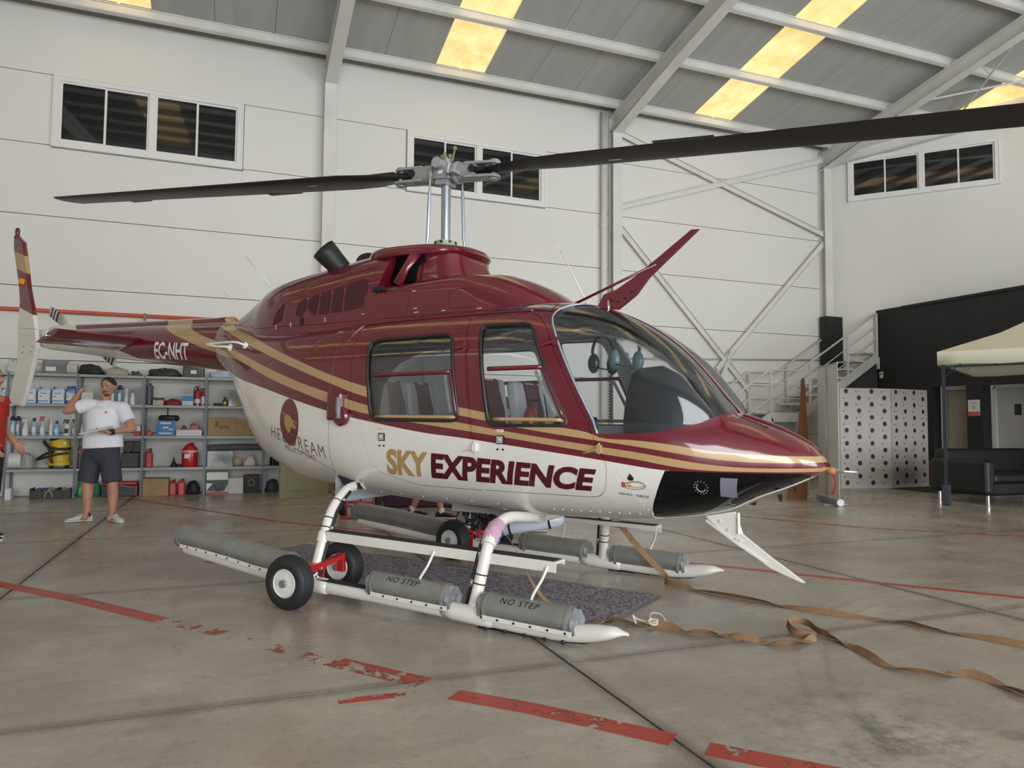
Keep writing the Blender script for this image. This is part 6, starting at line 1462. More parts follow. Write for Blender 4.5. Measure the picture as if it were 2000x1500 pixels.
        mb = MB(); mb.box((0, 0, h/2), (w, .22, h)); B('box_body', mb, m_lblb, bevel=.002); mb = MB(); mb.box((w/2+.001, 0, h/2), (.002, .2, h)); mb.box((0, -.111, h*.16), (w*.7, .002, h*.10)); mb.box((0, -.111, h*.82), (w*.6, .002, h*.12)); mb.box((.0, -.111, h*.5), (w*.3, .002, h*.2), rz=0); mb.box((w*.15, -.111, h*.42), (w*.5, .002, h*.08)); B('white_print', mb, m_lbl)
    elif k == 'ring':
        r.location.z += .235; mb = MB(); mb.smooth = True; P = [(.11*math.cos(2*math.pi*a/20), .08*math.sin(2*math.pi*a/20), .05) for a in range(20)]; mb.tube(P, .052, 12, closed=True); B('ring_body', mb, m_blk2)
        mb = MB(); mb.cyl((-.02, .0, .08), (-.02, 0, .24), .011, n=8); B('hanging_strap', mb, m_blk2)
    elif k == 'tray':
        mb = MB(); mb.box((0, 0, .006), (w*.9, .2, .008))
        for s_ in (-1, 1): mb.box((s_*w*.47, 0, h*.5), (.008, .22, h)); mb.box((0, s_*.11, h*.5), (w*.94, .008, h))
        B('tray_body', mb, m_lbl); B('rim', MB().box((0, -.115, h), (w*.97, .012, .008)), m_lbl)
    elif k == 'carton':
        m_c = mat('cardboard', (.36, .235, .125), .8, var=.1, vscale=5); mb = MB(); mb.box((0, 0, h/2), (w, .30, h)); B('carton_body', mb, m_c, bevel=.003)
        for s_ in (-1, 1): mb = MB(); mb.box((0, s_*.076, h+.003), (w, .146, .004)); B('flap', mb, m_c)
        if ex: flat_text('Handy', -w*.13, w*.27, h*.35, h*.62, -.152, m_blk2, r, flip=True); B('dark_smudge', MB().box((-w*.2, -.1505, h*.65), (w*.08, .001, h*.35), rz=0), mat('smudge', (.16, .10, .06), .8))
        elif 'smudge' in lab: B('red_smudge', MB().box((w*.22, -.1505, h*.5), (w*.12, .001, h*.5), rot=Matrix.Rotation(.3, 3, 'Y')), mat('red_smudge', (.28, .06, .05), .8)); flat_text('R+X', -w*.2, w*.02, h*.6, h*.72, -.152, m_blk2, r)
    elif k == 'bucket':
        mb = MB(); mb.smooth = True; mb.tube([(-w/2, 0, h/2), (w/2, 0, h/2)], h/2, 24); B('roll_body', mb, mat('white_wrap', (.62, .61, .59), .35, bump=.5, bscale=14), smooth=50); mb = MB(); mb.smooth = True; mb.tube([(w/2, 0, h/2), (w/2+.006, 0, h/2)], h*.2, 16); B('core', mb, m_shelf)
    elif k == 'vacuum':
        mb = MB(); mb.smooth = True; mb.lathe([(.165, .05), (.165, .10), (.145, .12), (.14, .30), (.15, .31)], 24, c=(.02, 0, 0)); B('canister', mb, m_yel, smooth=40)
        mb = MB(); mb.smooth = True; mb.lathe([(.15, .32), (.145, .40), (.11, .46), (.0, .47)], 24, c=(.02, 0, 0)); B('motor_head', mb, m_yel, smooth=40)
        mb = MB(); mb.smooth = True; mb.lathe([(.155, .295), (.155, .325)], 24, c=(.02, 0, 0)); mb.lathe([(.115, .43), (.12, .455), (.06, .482), (0, .484)], 20, c=(.0, 0, 0)); B('black_trim', mb, m_blk2, smooth=40)
        mb = MB(); mb.smooth = True; mb.tube(catmull([(.16, -.12, .30), (.0, -.18, .31), (-.13, -.15, .36), (-.17, -.12, .43), (-.10, -.16, .33), (-.06, -.18, .17), (-.04, -.17, .09)], 5), .02, 10); mb.tube(catmull([(.16, -.13, .24), (0, -.19, .22), (-.16, -.14, .17), (-.27, -.08, .14), (-.16, -.1, .22), (-.02, -.16, .27)], 5), .018, 10); B('hose', mb, m_blk2)
        for a in range(4): mb = MB(); mb.cyl((.02+.15*math.cos(.8+a*1.57)-.015, .12*math.sin(.8+a*1.57), .028), (.02+.15*math.cos(.8+a*1.57)+.015, .12*math.sin(.8+a*1.57), .028), .026, n=12); B('castor', mb, m_blk2)
        B('badge', MB().box((.10, -.118, .39), (.05, .006, .05)), m_lbl); r.location.y -= .02
    elif k == 'bin':
        mb = MB(); mb.box((0, 0, h*.28), (w, .26, h*.56)); B('bin_body', mb, m_blk2, bevel=.01); mb = MB(); mb.box((0, .1, h*.78), (w, .04, h*.44)); B('raised_back', mb, m_blk2, bevel=.01)
        mb = MB(); mb.smooth = True; mb.tube([(-.06, -.05, h*.5), (.0, -.02, h*.72), (.04, 0, h*.95)], [.018, .012, .008], 8); B('wooden_handle', mb, cmat((.22, .10, .05))); 
    elif k == 'jerry':
        mb = MB(); mb.rbox((0, 0, h*.38), (w*.92, .13, h*.76), .03, seg=4); mb.box((0, 0, h*.80), (w*.6, .10, h*.10), taper=.6); B('can_body', mb, cmat(c, .35), bevel=.008); mb = MB(); mb.smooth = True; mb.tube(catmull([(-w*.3, 0, h*.76), (-w*.22, 0, h*.92), (w*.12, 0, h*.92), (w*.3, 0, h*.78)], 4), .010, 8); B('handle', mb, cmat(c, .35)); mb = MB(); mb.cyl((w*.1, 0, h*.8), (w*.22, 0, h), .018, .014, 12); B('spout', mb, m_blk2)
    elif k == 'funnel':
        mb = MB(); mb.smooth = True; mb.lathe([(.06, 0), (.055, .01), (.015, .10), (.008, h)], 18, c=(-.02, 0, 0)); B('cone', mb, m_blk2, smooth=40); B('crumpled_glove', blob(.10, .08, h*.3, idx), m_blk2, loc=(.06, -.02, 0))
    elif k == 'keg':
        q = w*.48; mb = MB(); mb.smooth = True; mb.lathe([(q*.96, 0), (q, .01), (q, h*.62), (q*.97, h*.66)], 26); mb.lathe([(q*.97, h*.68), (q*.95, h*.72), (q*.5, h*.90), (q*.3, h*.96)], 26); B('can_body', mb, mat('red_enamel', (.45, .012, .015), .3, coat=.5), smooth=40)
        mb = MB(); mb.smooth = True; mb.lathe([(q*1.01, h*.60), (q*1.03, h*.64), (q*1.01, h*.68)], 26); B('band', mb, cmat((.55, .48, .36)), smooth=60); mb = MB(); mb.cyl((.03, 0, h*.93), (.03, 0, h), .03, n=14); B('cap', mb, m_blk2); B('label', MB().box((-q*.3, -q*.97, h*.45), (.075, .008, .07)), m_lbl)
    elif k == 'ballv':
        mb = MB(); h *= .92; mb.smooth = True; mb.ball((0, 0, h/2), h/2, 18, 12); B('twine', mb, cmat(c, .8, .6)); mb = MB(); mb.smooth = True; mb.tube([(h*.505*math.cos(a*math.pi/10), h*.2*math.sin(a*math.pi/10), h/2+h*.46*math.sin(a*math.pi/10)) for a in range(20)], .003, 4, closed=True); B('strand', mb, cmat(c, .8, .6))
    elif k == 'pack':
        for q in range(3):
            mb = MB(); mb.smooth = True; x_ = -w*.33+q*w*.33; mb.lathe([(w*.15, 0), (w*.15, h*.75), (w*.07, h*.9), (w*.06, h)], 12, c=(x_, 0, 0)); B('bottle', mb, m_blk2)
        mb = MB(); mb.box((0, -.03, h*.62), (w*.98, .03, h*.22)); B('blue_band', mb, m_lblb); B('white_band', MB().box((0, -.031, h*.46), (w*.98, .03, h*.14)), m_lbl); B('red_band', MB().box((0, -.031, h*.84), (w*.98, .03, h*.2)), m_cap)
    elif k == 'toolcrate':
        mb = MB(); mb.box((0, 0, .01), (w, .3, .02)); 
        for s_ in (-1, 1): mb.box((0, s_*.15, h*.4), (w, .012, h*.8)); mb.box((s_*w/2, 0, h*.5), (.012, .3, h))
        B('crate_body', mb, m_blk2, bevel=.004)
        for q, cc in enumerate(((.05, .12, .16), (.03, .08, .25), (.25, .30, .32), (.02, .02, .02), (.3, .28, .12))): B('tool', blob(.14, .12, h*.75, idx+q), cmat(cc), loc=(-w*.35+q*w*.17, -.02, h*.25))
        mb = MB(); mb.smooth = True; mb.tube([(-.02+.05*math.cos(a*.3), -.165, .02+.10*math.sin(a*.3)) for a in range(12)], .008, 6); B('yellow_cable', mb, cmat((.45, .38, .12)))
    elif k == 'toolbox':
        mb = MB(); mb.box((0, 0, h*.38), (w, .24, h*.76)); B('box_body', mb, m_blk2, bevel=.008); mb = MB(); mb.box((0, 0, h*.88), (w*1.01, .25, h*.2)); B('lid', mb, m_cap, bevel=.01); mb = MB(); mb.tube([(-.15, -.13, h*.6), (.05, -.14, h*.75), (.2, -.13, h*.55)], .008, 6); B('tool', mb, m_steel); B('end_cap', MB().box((w*.49, 0, h*.4), (.02, .25, h*.7)), m_cap)
    elif k == 'printbox':
        mb = MB(); mb.box((0, 0, h/2), (w, .26, h)); B('box_body', mb, m_lbl, bevel=.003); B('black_panel', MB().prism([(-w*.5, h*.15), (-w*.2, h*.5), (-w*.5, h*.52), (-w*.5, h*.66), (w*.5, h*.66), (w*.5, h*.5), (w*.35, h*.14), (0, h*.12)], -.133, -.130, 'Y'), m_blk2); B('red_print', MB().box((0, -.131, h*.06), (w, .002, h*.10)), m_cap)
        mb = MB(); mb.smooth = True; mb.lathe([(w*.2, -.136), (w*.19, -.139), (w*.1, -.14), (0, -.14)], 20, 'Y', (w*.08, 0, h*.35)); B('printed_disc', mb, cmat((.06, .06, .065))); B('tool_tray', MB().box((0, 0, h*1.0+.0), (w*.9, .2, .03)), cmat((.4, .39, .36)))
    return r
for i, it in enumerate(SHELF_ITEMS): item(i, *it)
# thin rod leaning on the shelf contents
t = empty('metal_rod', (.08, 13.06, 1.72), 0, 'thin metal rod lying across the clear box lid', 'rod'); mb = MB(); mb.cyl((-.25, 0, 0), (.18, 0, .02), .005, n=6); mb.build('rod', m_steel, t)
mb = MB(); mb.cyl((.18, 0, .02), (.28, 0, .02), .02, n=10); mb.build('blue_handle', m_lblb, t)
# ================================================================== people
m_skin = mat('skin', (.42, .20, .13), .5, var=.1, vscale=9, sub=.1); m_hair = mat('dark_hair', (.018, .012, .010), .7, bump=.8, bscale=120)
m_tee = mat('white_cotton', (.72, .72, .76), .85, bump=.25, bscale=9); m_shorts = mat('charcoal_shorts', (.035, .037, .05), .85, bump=.15, bscale=12); m_shoe = mat('pale_shoe', (.50, .48, .44), .6); m_sole = mat('white_sole', (.62, .60, .56), .6); m_redtee = mat('red_cotton', (.42, .02, .018), .85, bump=.2, bscale=9); m_blackcloth = mat('black_cloth', (.014, .014, .017), .9)
def capsule(mb, a, b, ra, rb, n=14, sx=1.0, up=None, round_=True):
    """tapered limb with domed ends; sx widens it sideways"""
    a, b = Vector(a), Vector(b); d = b-a; L_ = d.length; d.normalize(); P = []; rr = []
    if up is None and abs(d.z) > .6: up = (0, 1, 0)
    if round_:
        for t in (-1, -.85, -.5): P.append(a+d*ra*t); rr.append(ra*math.sqrt(max(.0, 1-t*t))+.001)
    for t in (0, .25, .5, .75, 1): P.append(a.lerp(b, t)); rr.append(ra+(rb-ra)*t)
    if round_:
        for t in (.5, .85, 1): P.append(b+d*rb*t); rr.append(rb*math.sqrt(max(.0, 1-t*t))+.001)
    mb.tube(P, rr, n, sx=sx, up=up)
def fuse(name, mb, m, parent, vox=.009, it=4, fac=.6):
    """melt the collected shapes into one continuous smooth skin"""
    me = mb.mesh(name, m); o = bpy.data.objects.new(name, me); COL.objects.link(o)
    r = o.modifiers.new('r', 'REMESH'); r.mode = 'VOXEL'; r.voxel_size = vox; s_ = o.modifiers.new('s', 'SMOOTH'); s_.factor = fac; s_.iterations = it
    dg = bpy.context.evaluated_depsgraph_get(); dg.update(); me2 = bpy.data.meshes.new_from_object(o.evaluated_get(dg)); bpy.data.objects.remove(o)
    me2.polygons.foreach_set('use_smooth', [True]*len(me2.polygons)); me2.materials.clear(); me2.materials.append(m); ob = join_mesh_obj(name, me2, parent); return ob
def hand(mb, wrist, direction, palm_n, L_=.17, curl=.5, thumb=1):
    """palm and five unequal bent fingers"""
    w = Vector(wrist); d = Vector(direction).normalized(); n_ = Vector(palm_n).normalized(); s_ = d.cross(n_).normalized(); n_ = s_.cross(d).normalized()
    pc = w+d*L_*.28; M = Matrix((s_, d, n_)).transposed()
    mb.box(pc, (L_*.44, L_*.52, L_*.16), rot=M)
    for i, (off, ln) in enumerate(((-.16, .40), (-.055, .46), (.055, .43), (.155, .34))):
        p = w+d*L_*.52+s_*L_*off; dd = d.copy(); r = L_*.052
        for k in range(3):
            dd = (dd*math.cos(curl*.9)+n_*math.sin(curl*.9)); dd.normalize(); q = p+dd*L_*ln*(.42, .33, .25)[k]; capsule(mb, p, q, r, r*.9, 8); p = q; r *= .9
            n_k = n_
    p = w+d*L_*.12-s_*L_*.2*thumb; q = p+(d*.5-s_*.75*thumb+n_*.25).normalized()*L_*.22; capsule(mb, p, q, L_*.07, L_*.06, 8); capsule(mb, q, q+(d*.9-s_*.15*thumb+n_*.35).normalized()*L_*.20, L_*.058, L_*.05, 8)
def face(parent, c, yaw, pitch, roll, s=1.0, beard=False, hair_m=None, cap=False):
    """head details as parts: eyes, brows, lips, hair; faces local -Y before turning"""
    h = bpy.data.objects.new('head_details', None); COL.objects.link(h); h.parent = parent; h.location = c; h.rotation_euler = Euler((pitch, roll, yaw), 'XYZ'); h.scale = (s, s, s)
    for x in (-1, 1):
        mb = MB(); mb.smooth = True; mb.ball((x*.031, -.0765, .005), .0125, 12, 8); mb.build('eye', mat('eye_white', (.30, .27, .25), .3), h)
        mb = MB(); mb.smooth = True; mb.ball((x*.031, -.0868, .004), .0055, 10, 6); mb.build('iris', m_hair, h)
        mb = MB(); mb.smooth = True; mb.tube([(x*.012, -.089, .022), (x*.032, -.090, .029), (x*.052, -.078, .023)], [.003, .005, .002], 6); mb.build('eyebrow', m_hair, h)
    mb = MB(); mb.smooth = True; mb.tube([(-.024, -.082, -.050), (0, -.092, -.048), (.024, -.082, -.050)], [.003, .006, .003], 8); mb.build('lips', mat('lips', (.30, .10, .08), .5), h)
    if beard:
        mb = MB(); mb.smooth = True; mb.ball((0, -.062, -.083), .030, 14, 8, (1.0, .8, .75)); mb.tube([(-.030, -.080, -.058), (-.024, -.086, -.038), (0, -.094, -.036), (.024, -.086, -.038), (.030, -.080, -.058)], .0042, 6); mb.build('beard', mat('short_beard', (.09, .045, .03), .8), h)
    mb = MB(); mb.smooth = True; n, m = 22, 12; vs = []; fs = []
    for i in range(m+1):
        for k in range(n):
            a = 2*math.pi*k/n; f_ = -math.sin(a); lim = -.22+1.08*f_**1.5 if f_ > 0 else -.22+.60*f_; lo = lim; t = lo+(math.pi/2-lo)*i/m
            rr = .0835*math.cos(t)+.001; vs.append((rr*math.cos(a)*.97, .010+rr*math.sin(a)*1.17, .026+.0985*math.sin(t)))
    for i in range(m):
        for k in range(n): fs.append((i*n+k, i*n+(k+1) % n, (i+1)*n+(k+1) % n, (i+1)*n+k))
    fs.append(list(range(m*n, (m+1)*n))); mb.add(vs, fs); o = mb.build('hair', hair_m or m_hair, h); md = o.modifiers.new('t', 'SOLIDIFY'); md.thickness = .003; md.offset = .0
    return h
def head_shapes(mb, c, yaw, pitch, roll, s=1.0):
    M = Matrix.Translation(c) @ Euler((pitch, roll, yaw), 'XYZ').to_matrix().to_4x4() @ Matrix.Scale(s, 4); old = mb.T; mb.T = M
    mb.ball((0, .008, .025), .095, 18, 12, (.82, 1.0, .98)); mb.ball((0, -.022, -.03), .068, 16, 10, (.90, .98, 1.05)); mb.ball((0, -.05, -.075), .034, 12, 8, (1, .9, .8))
    mb.tube([(0, -.088, .012), (0, -.108, -.018), (0, -.100, -.026)], [.008, .013, .012], 8); mb.ball((-.035, -.066, -.02), .026, 8, 6); mb.ball((.035, -.066, -.02), .026, 8, 6)
    for x in (-1, 1): mb.ball((x*.080, .012, -.005), .022, 10, 6, (.35, .8, 1.35))
    mb.T = old
def shoe(parent, heel, toe, mm, ms, h=.085):
    a, b = Vector(heel), Vector(toe); d = (b-a); L_ = d.length; d.normalize(); s_ = Vector((-d.y, d.x, 0)); rings = []; rs = []
    for t, w, z in ((0, .028, .075), (.08, .038, .095), (.3, .040, .098), (.5, .043, .078), (.75, .050, .055), (.92, .042, .045), (1, .018, .035)):
        c = a+d*L_*t; ring = []; ring2 = []
        for k in range(14):
            q = 2*math.pi*k/14; ring.append(c+s_*w*math.cos(q)+Vector((0, 0, .020+(z-.02)*(.5+.5*math.sin(q))))); ring2.append(c+s_*(w+.004)*math.cos(q)+d*(t-.5)*.012+Vector((0, 0, .0005+.024*(.5+.5*math.sin(q)))))
        rings.append(ring); rs.append(ring2)
    mb = MB(); mb.smooth = True; mb.loft(rings); sh = mb.build('shoe', mm, parent, smooth=60)
    mb = MB(); mb.smooth = True; mb.loft(rs); mb.build('sole', ms, sh, smooth=60)
    mb = MB(); mb.smooth = True
    for t in (.36, .43, .50, .57): c = a+d*L_*t; zz = .095-.06*(t-.36); mb.tube([c-s_*.022+Vector((0, 0, zz-.006)), c+Vector((0, 0, zz+.006)), c+s_*.022+Vector((0, 0, zz-.006))], .003, 5)
    mb.build('laces', m_sole, sh)

# man standing in front of the shelves; local X to the camera's right, local -Y towards the camera
MAN = empty('person', (-1.45, 9.86, 0), R(-21.15), 'person in white t-shirt and dark shorts holding white papers, one hand raised to the head', 'person', 'people')
mb = MB(); mb.smooth = True
hipL, hipR = Vector((-.085, .0, .84)), Vector((.10, 0, .84)); knL, knR = Vector((-.135, -.02, .46)), Vector((.165, -.02, .46)); anL, anR = Vector((-.135, .0, .09)), Vector((.165, .0, .09))
for h_, k_, a_ in ((hipL, knL, anL), (hipR, knR, anR)):
    capsule(mb, h_, k_, .082, .058); capsule(mb, k_, k_.lerp(a_, .35)+Vector((0, .012, 0)), .058, .060); capsule(mb, k_.lerp(a_, .3)+Vector((0, .012, 0)), a_, .060, .036); capsule(mb, a_, a_+Vector((0, -.06, -.04)), .038, .03)
capsule(mb, (0, 0, .90), (0, 0, 1.05), .115, .11, sx=1.15); capsule(mb, (0, 0, 1.08), (.01, 0, 1.28), .11, .11, sx=1.2); capsule(mb, (.02, 0, 1.34), (.045, -.01, 1.50), .062, .058)
shL, shR = Vector((-.185, 0, 1.385)), Vector((.235, .01, 1.35)); elL, elR = Vector((-.40, -.04, 1.315)), Vector((.385, -.03, 1.105)); wrL, wrR = Vector((-.245, -.10, 1.50)), Vector((.245, -.27, 1.065))
capsule(mb, (-.03, 0, 1.36), shL, .055, .058); capsule(mb, (.08, 0, 1.35), shR, .055, .058)
capsule(mb, shL, elL, .062, .047); capsule(mb, elL, wrL, .046, .029); capsule(mb, shR, elR, .062, .048); capsule(mb, elR, wrR, .047, .029)
hand(mb, wrL, Vector((.42, .02, .58)), Vector((.6, .3, -.5)), .175, .28, -1)
hand(mb, wrR, Vector((-.9, -.25, .02)), Vector((0, .1, 1)), .17, .55, 1)
HC = Vector((.075, -.015, 1.60)); HY, HP, HRr = R(-2), R(9), R(-6)
head_shapes(mb, HC, HY, HP, HRr); body_o = fuse('body', mb, m_skin, MAN, .0075, 3, .5)
face(MAN, HC, HY, HP, HRr, beard=True)
mb = MB(); mb.smooth = True
capsule(mb, (.025, 0, .875), (.015, 0, 1.05), .150, .142, 20, sx=1.58, round_=False); capsule(mb, (.015, 0, 1.0), (.015, .0, 1.26), .138, .145, 20, sx=1.40); capsule(mb, (.01, 0, 1.22), (.03, 0, 1.375), .125, .078, 20, sx=1.7)
capsule(mb, (-.08, 0, 1.375), (-.19, 0, 1.39), .078, .085); capsule(mb, (.12, 0, 1.36), (.235, .01, 1.35), .078, .082)
d = (elL-shL).normalized(); capsule(mb, shL-d*.02, shL+d*.105, .086, .084, round_=False); d = (elR-shR).normalized(); capsule(mb, shR-d*.02, shR+d*.185, .084, .083, round_=False)
fuse('t_shirt', mb, m_tee, MAN, .010, 3, .5)
mb = MB(); mb.smooth = True; mb.tube([(.035+.070*math.cos(a*math.pi/12), -.004+.072*math.sin(a*math.pi/12), 1.437+.008*math.sin(a*math.pi/12)) for a in range(24)], .009, 6, closed=True); mb.build('collar', m_tee, MAN)
mb = MB(); mb.smooth = True; mb.ball((.135, -.163, 1.30), .013, 10, 6, (1, .3, 1)); mb.build('chest_logo', mat('logo_orange2', (.6, .10, .02), .6), MAN)
mb = MB(); mb.smooth = True
capsule(mb, (.015, 0, .80), (.015, 0, .94), .14, .135, 18, sx=1.5); 
for h_, k_ in ((hipL, knL), (hipR, knR)): capsule(mb, h_+Vector((0, 0, -.02)), h_.lerp(k_, .98), .118, .108, round_=False)
fuse('shorts', mb, m_shorts, MAN, .010, 2, .5)
shoe(MAN, (-.10, .05, 0), (-.33, -.10, 0), m_shoe, m_sole); shoe(MAN, (.12, .05, 0), (.33, -.09, 0), m_shoe, m_sole)
for a_ in (anL, anR): mb = MB(); mb.smooth = True; mb.cyl(a_+Vector((0, 0, -.03)), a_+Vector((0, 0, .015)), .042, .040, 14); mb.build('ankle_sock', m_blackcloth, MAN)
d = (wrR-elR).normalized(); mb = MB(); mb.smooth = True; mb.tube([wrR-d*.045, wrR-d*.01], .037, 16); w_ = mb.build('wrist_watch', m_blk2, MAN, smooth=50); mb = MB(); mb.box(wrR-d*.028+Vector((0, -.035, .012)), (.035, .012, .035)); mb.build('watch_face', m_blackmetal, w_, bevel=.004)
mb = MB(); mb.smooth = True; d = (wrL-elL).normalized(); mb.tube([wrL-d*.05, wrL-d*.03], .033, 14); mb.build('wrist_band', m_skin, MAN)
# papers held in the hand (a thing of its own)
pp = empty('papers', (-1.45+.02, 9.86-.30, 1.085), R(-21.15), 'white sheaf of papers held level by the person in the white t-shirt', 'papers')
Mx = Matrix.Rotation(R(-11), 3, 'Y') @ Matrix.Rotation(R(9), 3, 'X')
for k in range(3):
    mb = MB(); mb.box((-.02, -.02, .006*k), (.30, .21, .004), rot=Mx @ Matrix.Rotation(.05*k, 3, 'Z')); mb.build('sheet', m_lbl, pp)

# generic standing figure for the people mostly hidden
def figure(loc, rz, lab, top, bot, leg=None, pose='stand', stride=0., H_=1.74, hidearms=False, shoes=None, cap=None):
    P = empty('person', loc, rz, lab, 'person', 'people'); s = H_/1.74
    V = lambda x, y, z: Vector((x*s, y*s, z*s)); mb = MB(); mb.smooth = True; L = []
    for sg in (-1, 1):
        h_, k_, a_ = V(sg*.095, 0, .88), V(sg*.11, -.03+sg*stride*.5, .48), V(sg*.11, .02+sg*stride, .09)
        L.append((h_, k_, a_)); capsule(mb, h_, k_, .09*s, .058*s); capsule(mb, k_, k_.lerp(a_, .35)+V(0, .012, 0), .056*s, .058*s); capsule(mb, k_.lerp(a_, .3)+V(0, .012, 0), a_, .058*s, .035*s); capsule(mb, a_, a_+V(0, -.06, -.04), .036*s, .03*s)
    lean = -.55 if pose == 'bend' else 0
    def up(x, y, z):   # upper body bends about the hips
        z -= .92; return V(x, .0+y*math.cos(lean)+z*math.sin(lean), .92+z*math.cos(lean)-y*math.sin(lean))
    capsule(mb, V(0, 0, .92), up(0, 0, 1.1), .12*s, .12*s, sx=1.25); capsule(mb, up(0, 0, 1.1), up(0, 0, 1.32), .13*s, .14*s, sx=1.2); capsule(mb, up(0, 0, 1.38), up(0, -.01, 1.50), .07*s, .058*s)
    arms = []
    for sg in (-1, 1):
        a, b, c = up(sg*.20, 0, 1.40), up(sg*.27, .02, 1.13), up(sg*.22, -.16, .95) if pose != 'reach' else up(sg*.14, -.25, 1.0)
        arms.append((a, b, c)); capsule(mb, up(sg*.06, 0, 1.40), a, .065*s, .062*s); capsule(mb, a, b, .058*s, .045*s); capsule(mb, b, c, .044*s, .028*s); hand(mb, c, (c-b)+V(0, -.05, -.1), V(-sg, -.2, 0), .17*s, .35, sg)
    hc = up(0, -.02, 1.62); head_shapes(mb, hc, 0, lean*-.0, 0, s); fuse('body', mb, m_skin, P, .010, 3, .5); face(P, hc, 0, 0, 0, s)
    mb = MB(); mb.smooth = True; capsule(mb, V(0, 0, .90), up(0, 0, 1.1), .135*s, .14*s, 18, sx=1.4, round_=False); capsule(mb, up(0, 0, 1.08), up(0, 0, 1.30), .14*s, .15*s, 18, sx=1.35); capsule(mb, up(0, 0, 1.25), up(0, 0, 1.40), .135*s, .08*s, 18, sx=1.6)
    for a, b, c in arms: capsule(mb, a-(b-a)*.15, a.lerp(b, .62), .078*s, .072*s, round_=False)
    fuse('shirt', mb, top, P, .012, 3, .5)
    mb = MB(); mb.smooth = True; capsule(mb, V(0, 0, .84), V(0, 0, .94), .125*s, .125*s, 16, sx=1.4)
    for h_, k_, a_ in L:
        if bot == 'long': capsule(mb, h_, k_, .108*s, .082*s, round_=False); capsule(mb, k_, k_.lerp(a_, .92), .082*s, .066*s, round_=True)
        else: capsule(mb, h_, h_.lerp(k_, .85), .112*s, .098*s, round_=False)
    fuse('trousers' if bot == 'long' else 'shorts', mb, leg or m_blackcloth, P, .012, 2, .5)
    sm, so = shoes or (m_blackcloth, m_sole)
    for h_, k_, a_ in L:
        shoe(P, (a_.x, a_.y+.07, 0), (a_.x*1.12, a_.y-.20, 0), sm, so)
        mb = MB(); mb.smooth = True; mb.cyl(a_+Vector((0, 0, -.03)), a_+Vector((0, 0, .05)), .043*s, .040*s, 14); mb.build('sock', m_sole, P)
    return P
figure((-2.30, 8.75, 0), R(75), 'person in red t-shirt and black trousers cut off by the left edge', m_redtee, 'long', stride=.06, H_=1.74)
figure((2.36, 9.02, 0), R(70), 'person with bare legs and black shoes walking beyond the grey float bag', m_blackcloth, 'short', stride=.20, H_=1.68)
figure((3.20, 7.60, 0), R(-115), 'person with pale grey trainers standing beyond the white bottle under the belly', mat('dark_grey_shirt', (.05, .05, .055), .85), 'long', mat('dark_trousers', (.02, .02, .024), .85), pose='bend', stride=.08, H_=1.62, shoes=(m_shoe, m_sole))
# ================================================================== remaining things on the hangar floor
# strap helper: flat webbing following the floor with slow twists
m_strap = mat('tan_webbing', (.27, .155, .078), .75, var=.15, vscale=30, bump=.3, bscale=300)
def webbing(name, P, width, twist, parent, m=m_strap, z0=.003):
    C = catmull(P, 7); side = []; oz = parent.location.z
    for i in range(len(C)):
        d = (C[min(i+1, len(C)-1)]-C[max(i-1, 0)]).normalized(); s_ = d.cross(Vector((0, 0, 1)));
        if s_.length < .1: s_ = Vector((1, 0, 0))
        s_.normalize(); u = s_.cross(d); a = twist(i/(len(C)-1)); v = s_*math.cos(a)+u*math.sin(a); side.append(v)
        if C[i].z+oz < .10: C[i].z = max(C[i].z+oz, z0+abs(v.z)*width/2)-oz
    mb = MB(); mb.smooth = True; mb.ribbon(C, width, .0025, side=side); return mb.build(name, m, parent, smooth=40)
s1 = empty('tow_strap', HM @ Vector((.97, .80, .55)), 0, 'tan webbing strap running from the far front cross tube across the floor', 'strap', 'tow straps')
o1 = Vector(s1.location)
W1 = [(.97, .80, .545), (1.12, .83, .42), (1.33, .80, .22), (1.52, .78, .06)]; W1 = [HM @ Vector(p) for p in W1]+[Vector(p) for p in [(3.08, 4.66, .01), (3.23, 4.31, .01), (3.40, 3.98, .01), (3.48, 3.78, .01), (3.63, 3.55, .01), (3.84, 3.33, .01), (3.87, 3.18, .01), (3.98, 2.96, .01), (4.06, 2.73, .01), (4.2, 2.4, .01)]]
webbing('webbing', [p-o1 for p in W1], .045, lambda t: .75*math.sin(t*19) if t > .35 else -1.0, s1)
mb = MB(); mb.smooth = True; mb.tube([Vector(HM @ Vector(p))-o1 for p in ((.985, .86, .50), (.975, .80, .548), (.965, .74, .575))], .046, 14); mb.build('cloth_wrap', mat('red_white_cloth', (.30, .16, .18), .9, var=.6, vscale=30), s1, smooth=60)
s2 = empty('tow_strap', HM @ Vector((.98, -.80, .55)), 0, 'tan webbing strap from the near cross tube with a loop and knot on the floor', 'strap', 'tow straps')
o2 = Vector(s2.location)
W2 = [HM @ Vector(p) for p in [(.99, -.80, .57), (1.06, -.76, .49), (1.12, -.72, .36), (1.20, -.68, .20), (1.36, -.70, .08), (1.55, -.76, .02)]]+[Vector(p) for p in [(2.14, 3.97, .01), (2.26, 3.86, .01), (2.42, 3.71, .01), (2.47, 3.58, .01), (2.61, 3.49, .01), (2.70, 3.36, .01), (2.80, 3.25, .01), (2.95, 3.20, .01), (3.08, 3.22, .01)]]
webbing('webbing', [p-o2 for p in W2], .045, lambda t: .9*math.sin(t*30)*(1 if t > .45 else .15), s2)
W3 = [(3.08, 3.22, .015), (3.02, 3.33, .03), (3.10, 3.46, .05), (3.20, 3.42, .04), (3.17, 3.27, .02), (3.18, 3.12, .01), (3.11, 2.91, .01), (3.08, 2.72, .01), (3.18, 2.58, .01), (3.32, 2.53, .01), (3.36, 2.41, .01), (3.33, 2.25, .01), (3.36, 2.0, .01)]
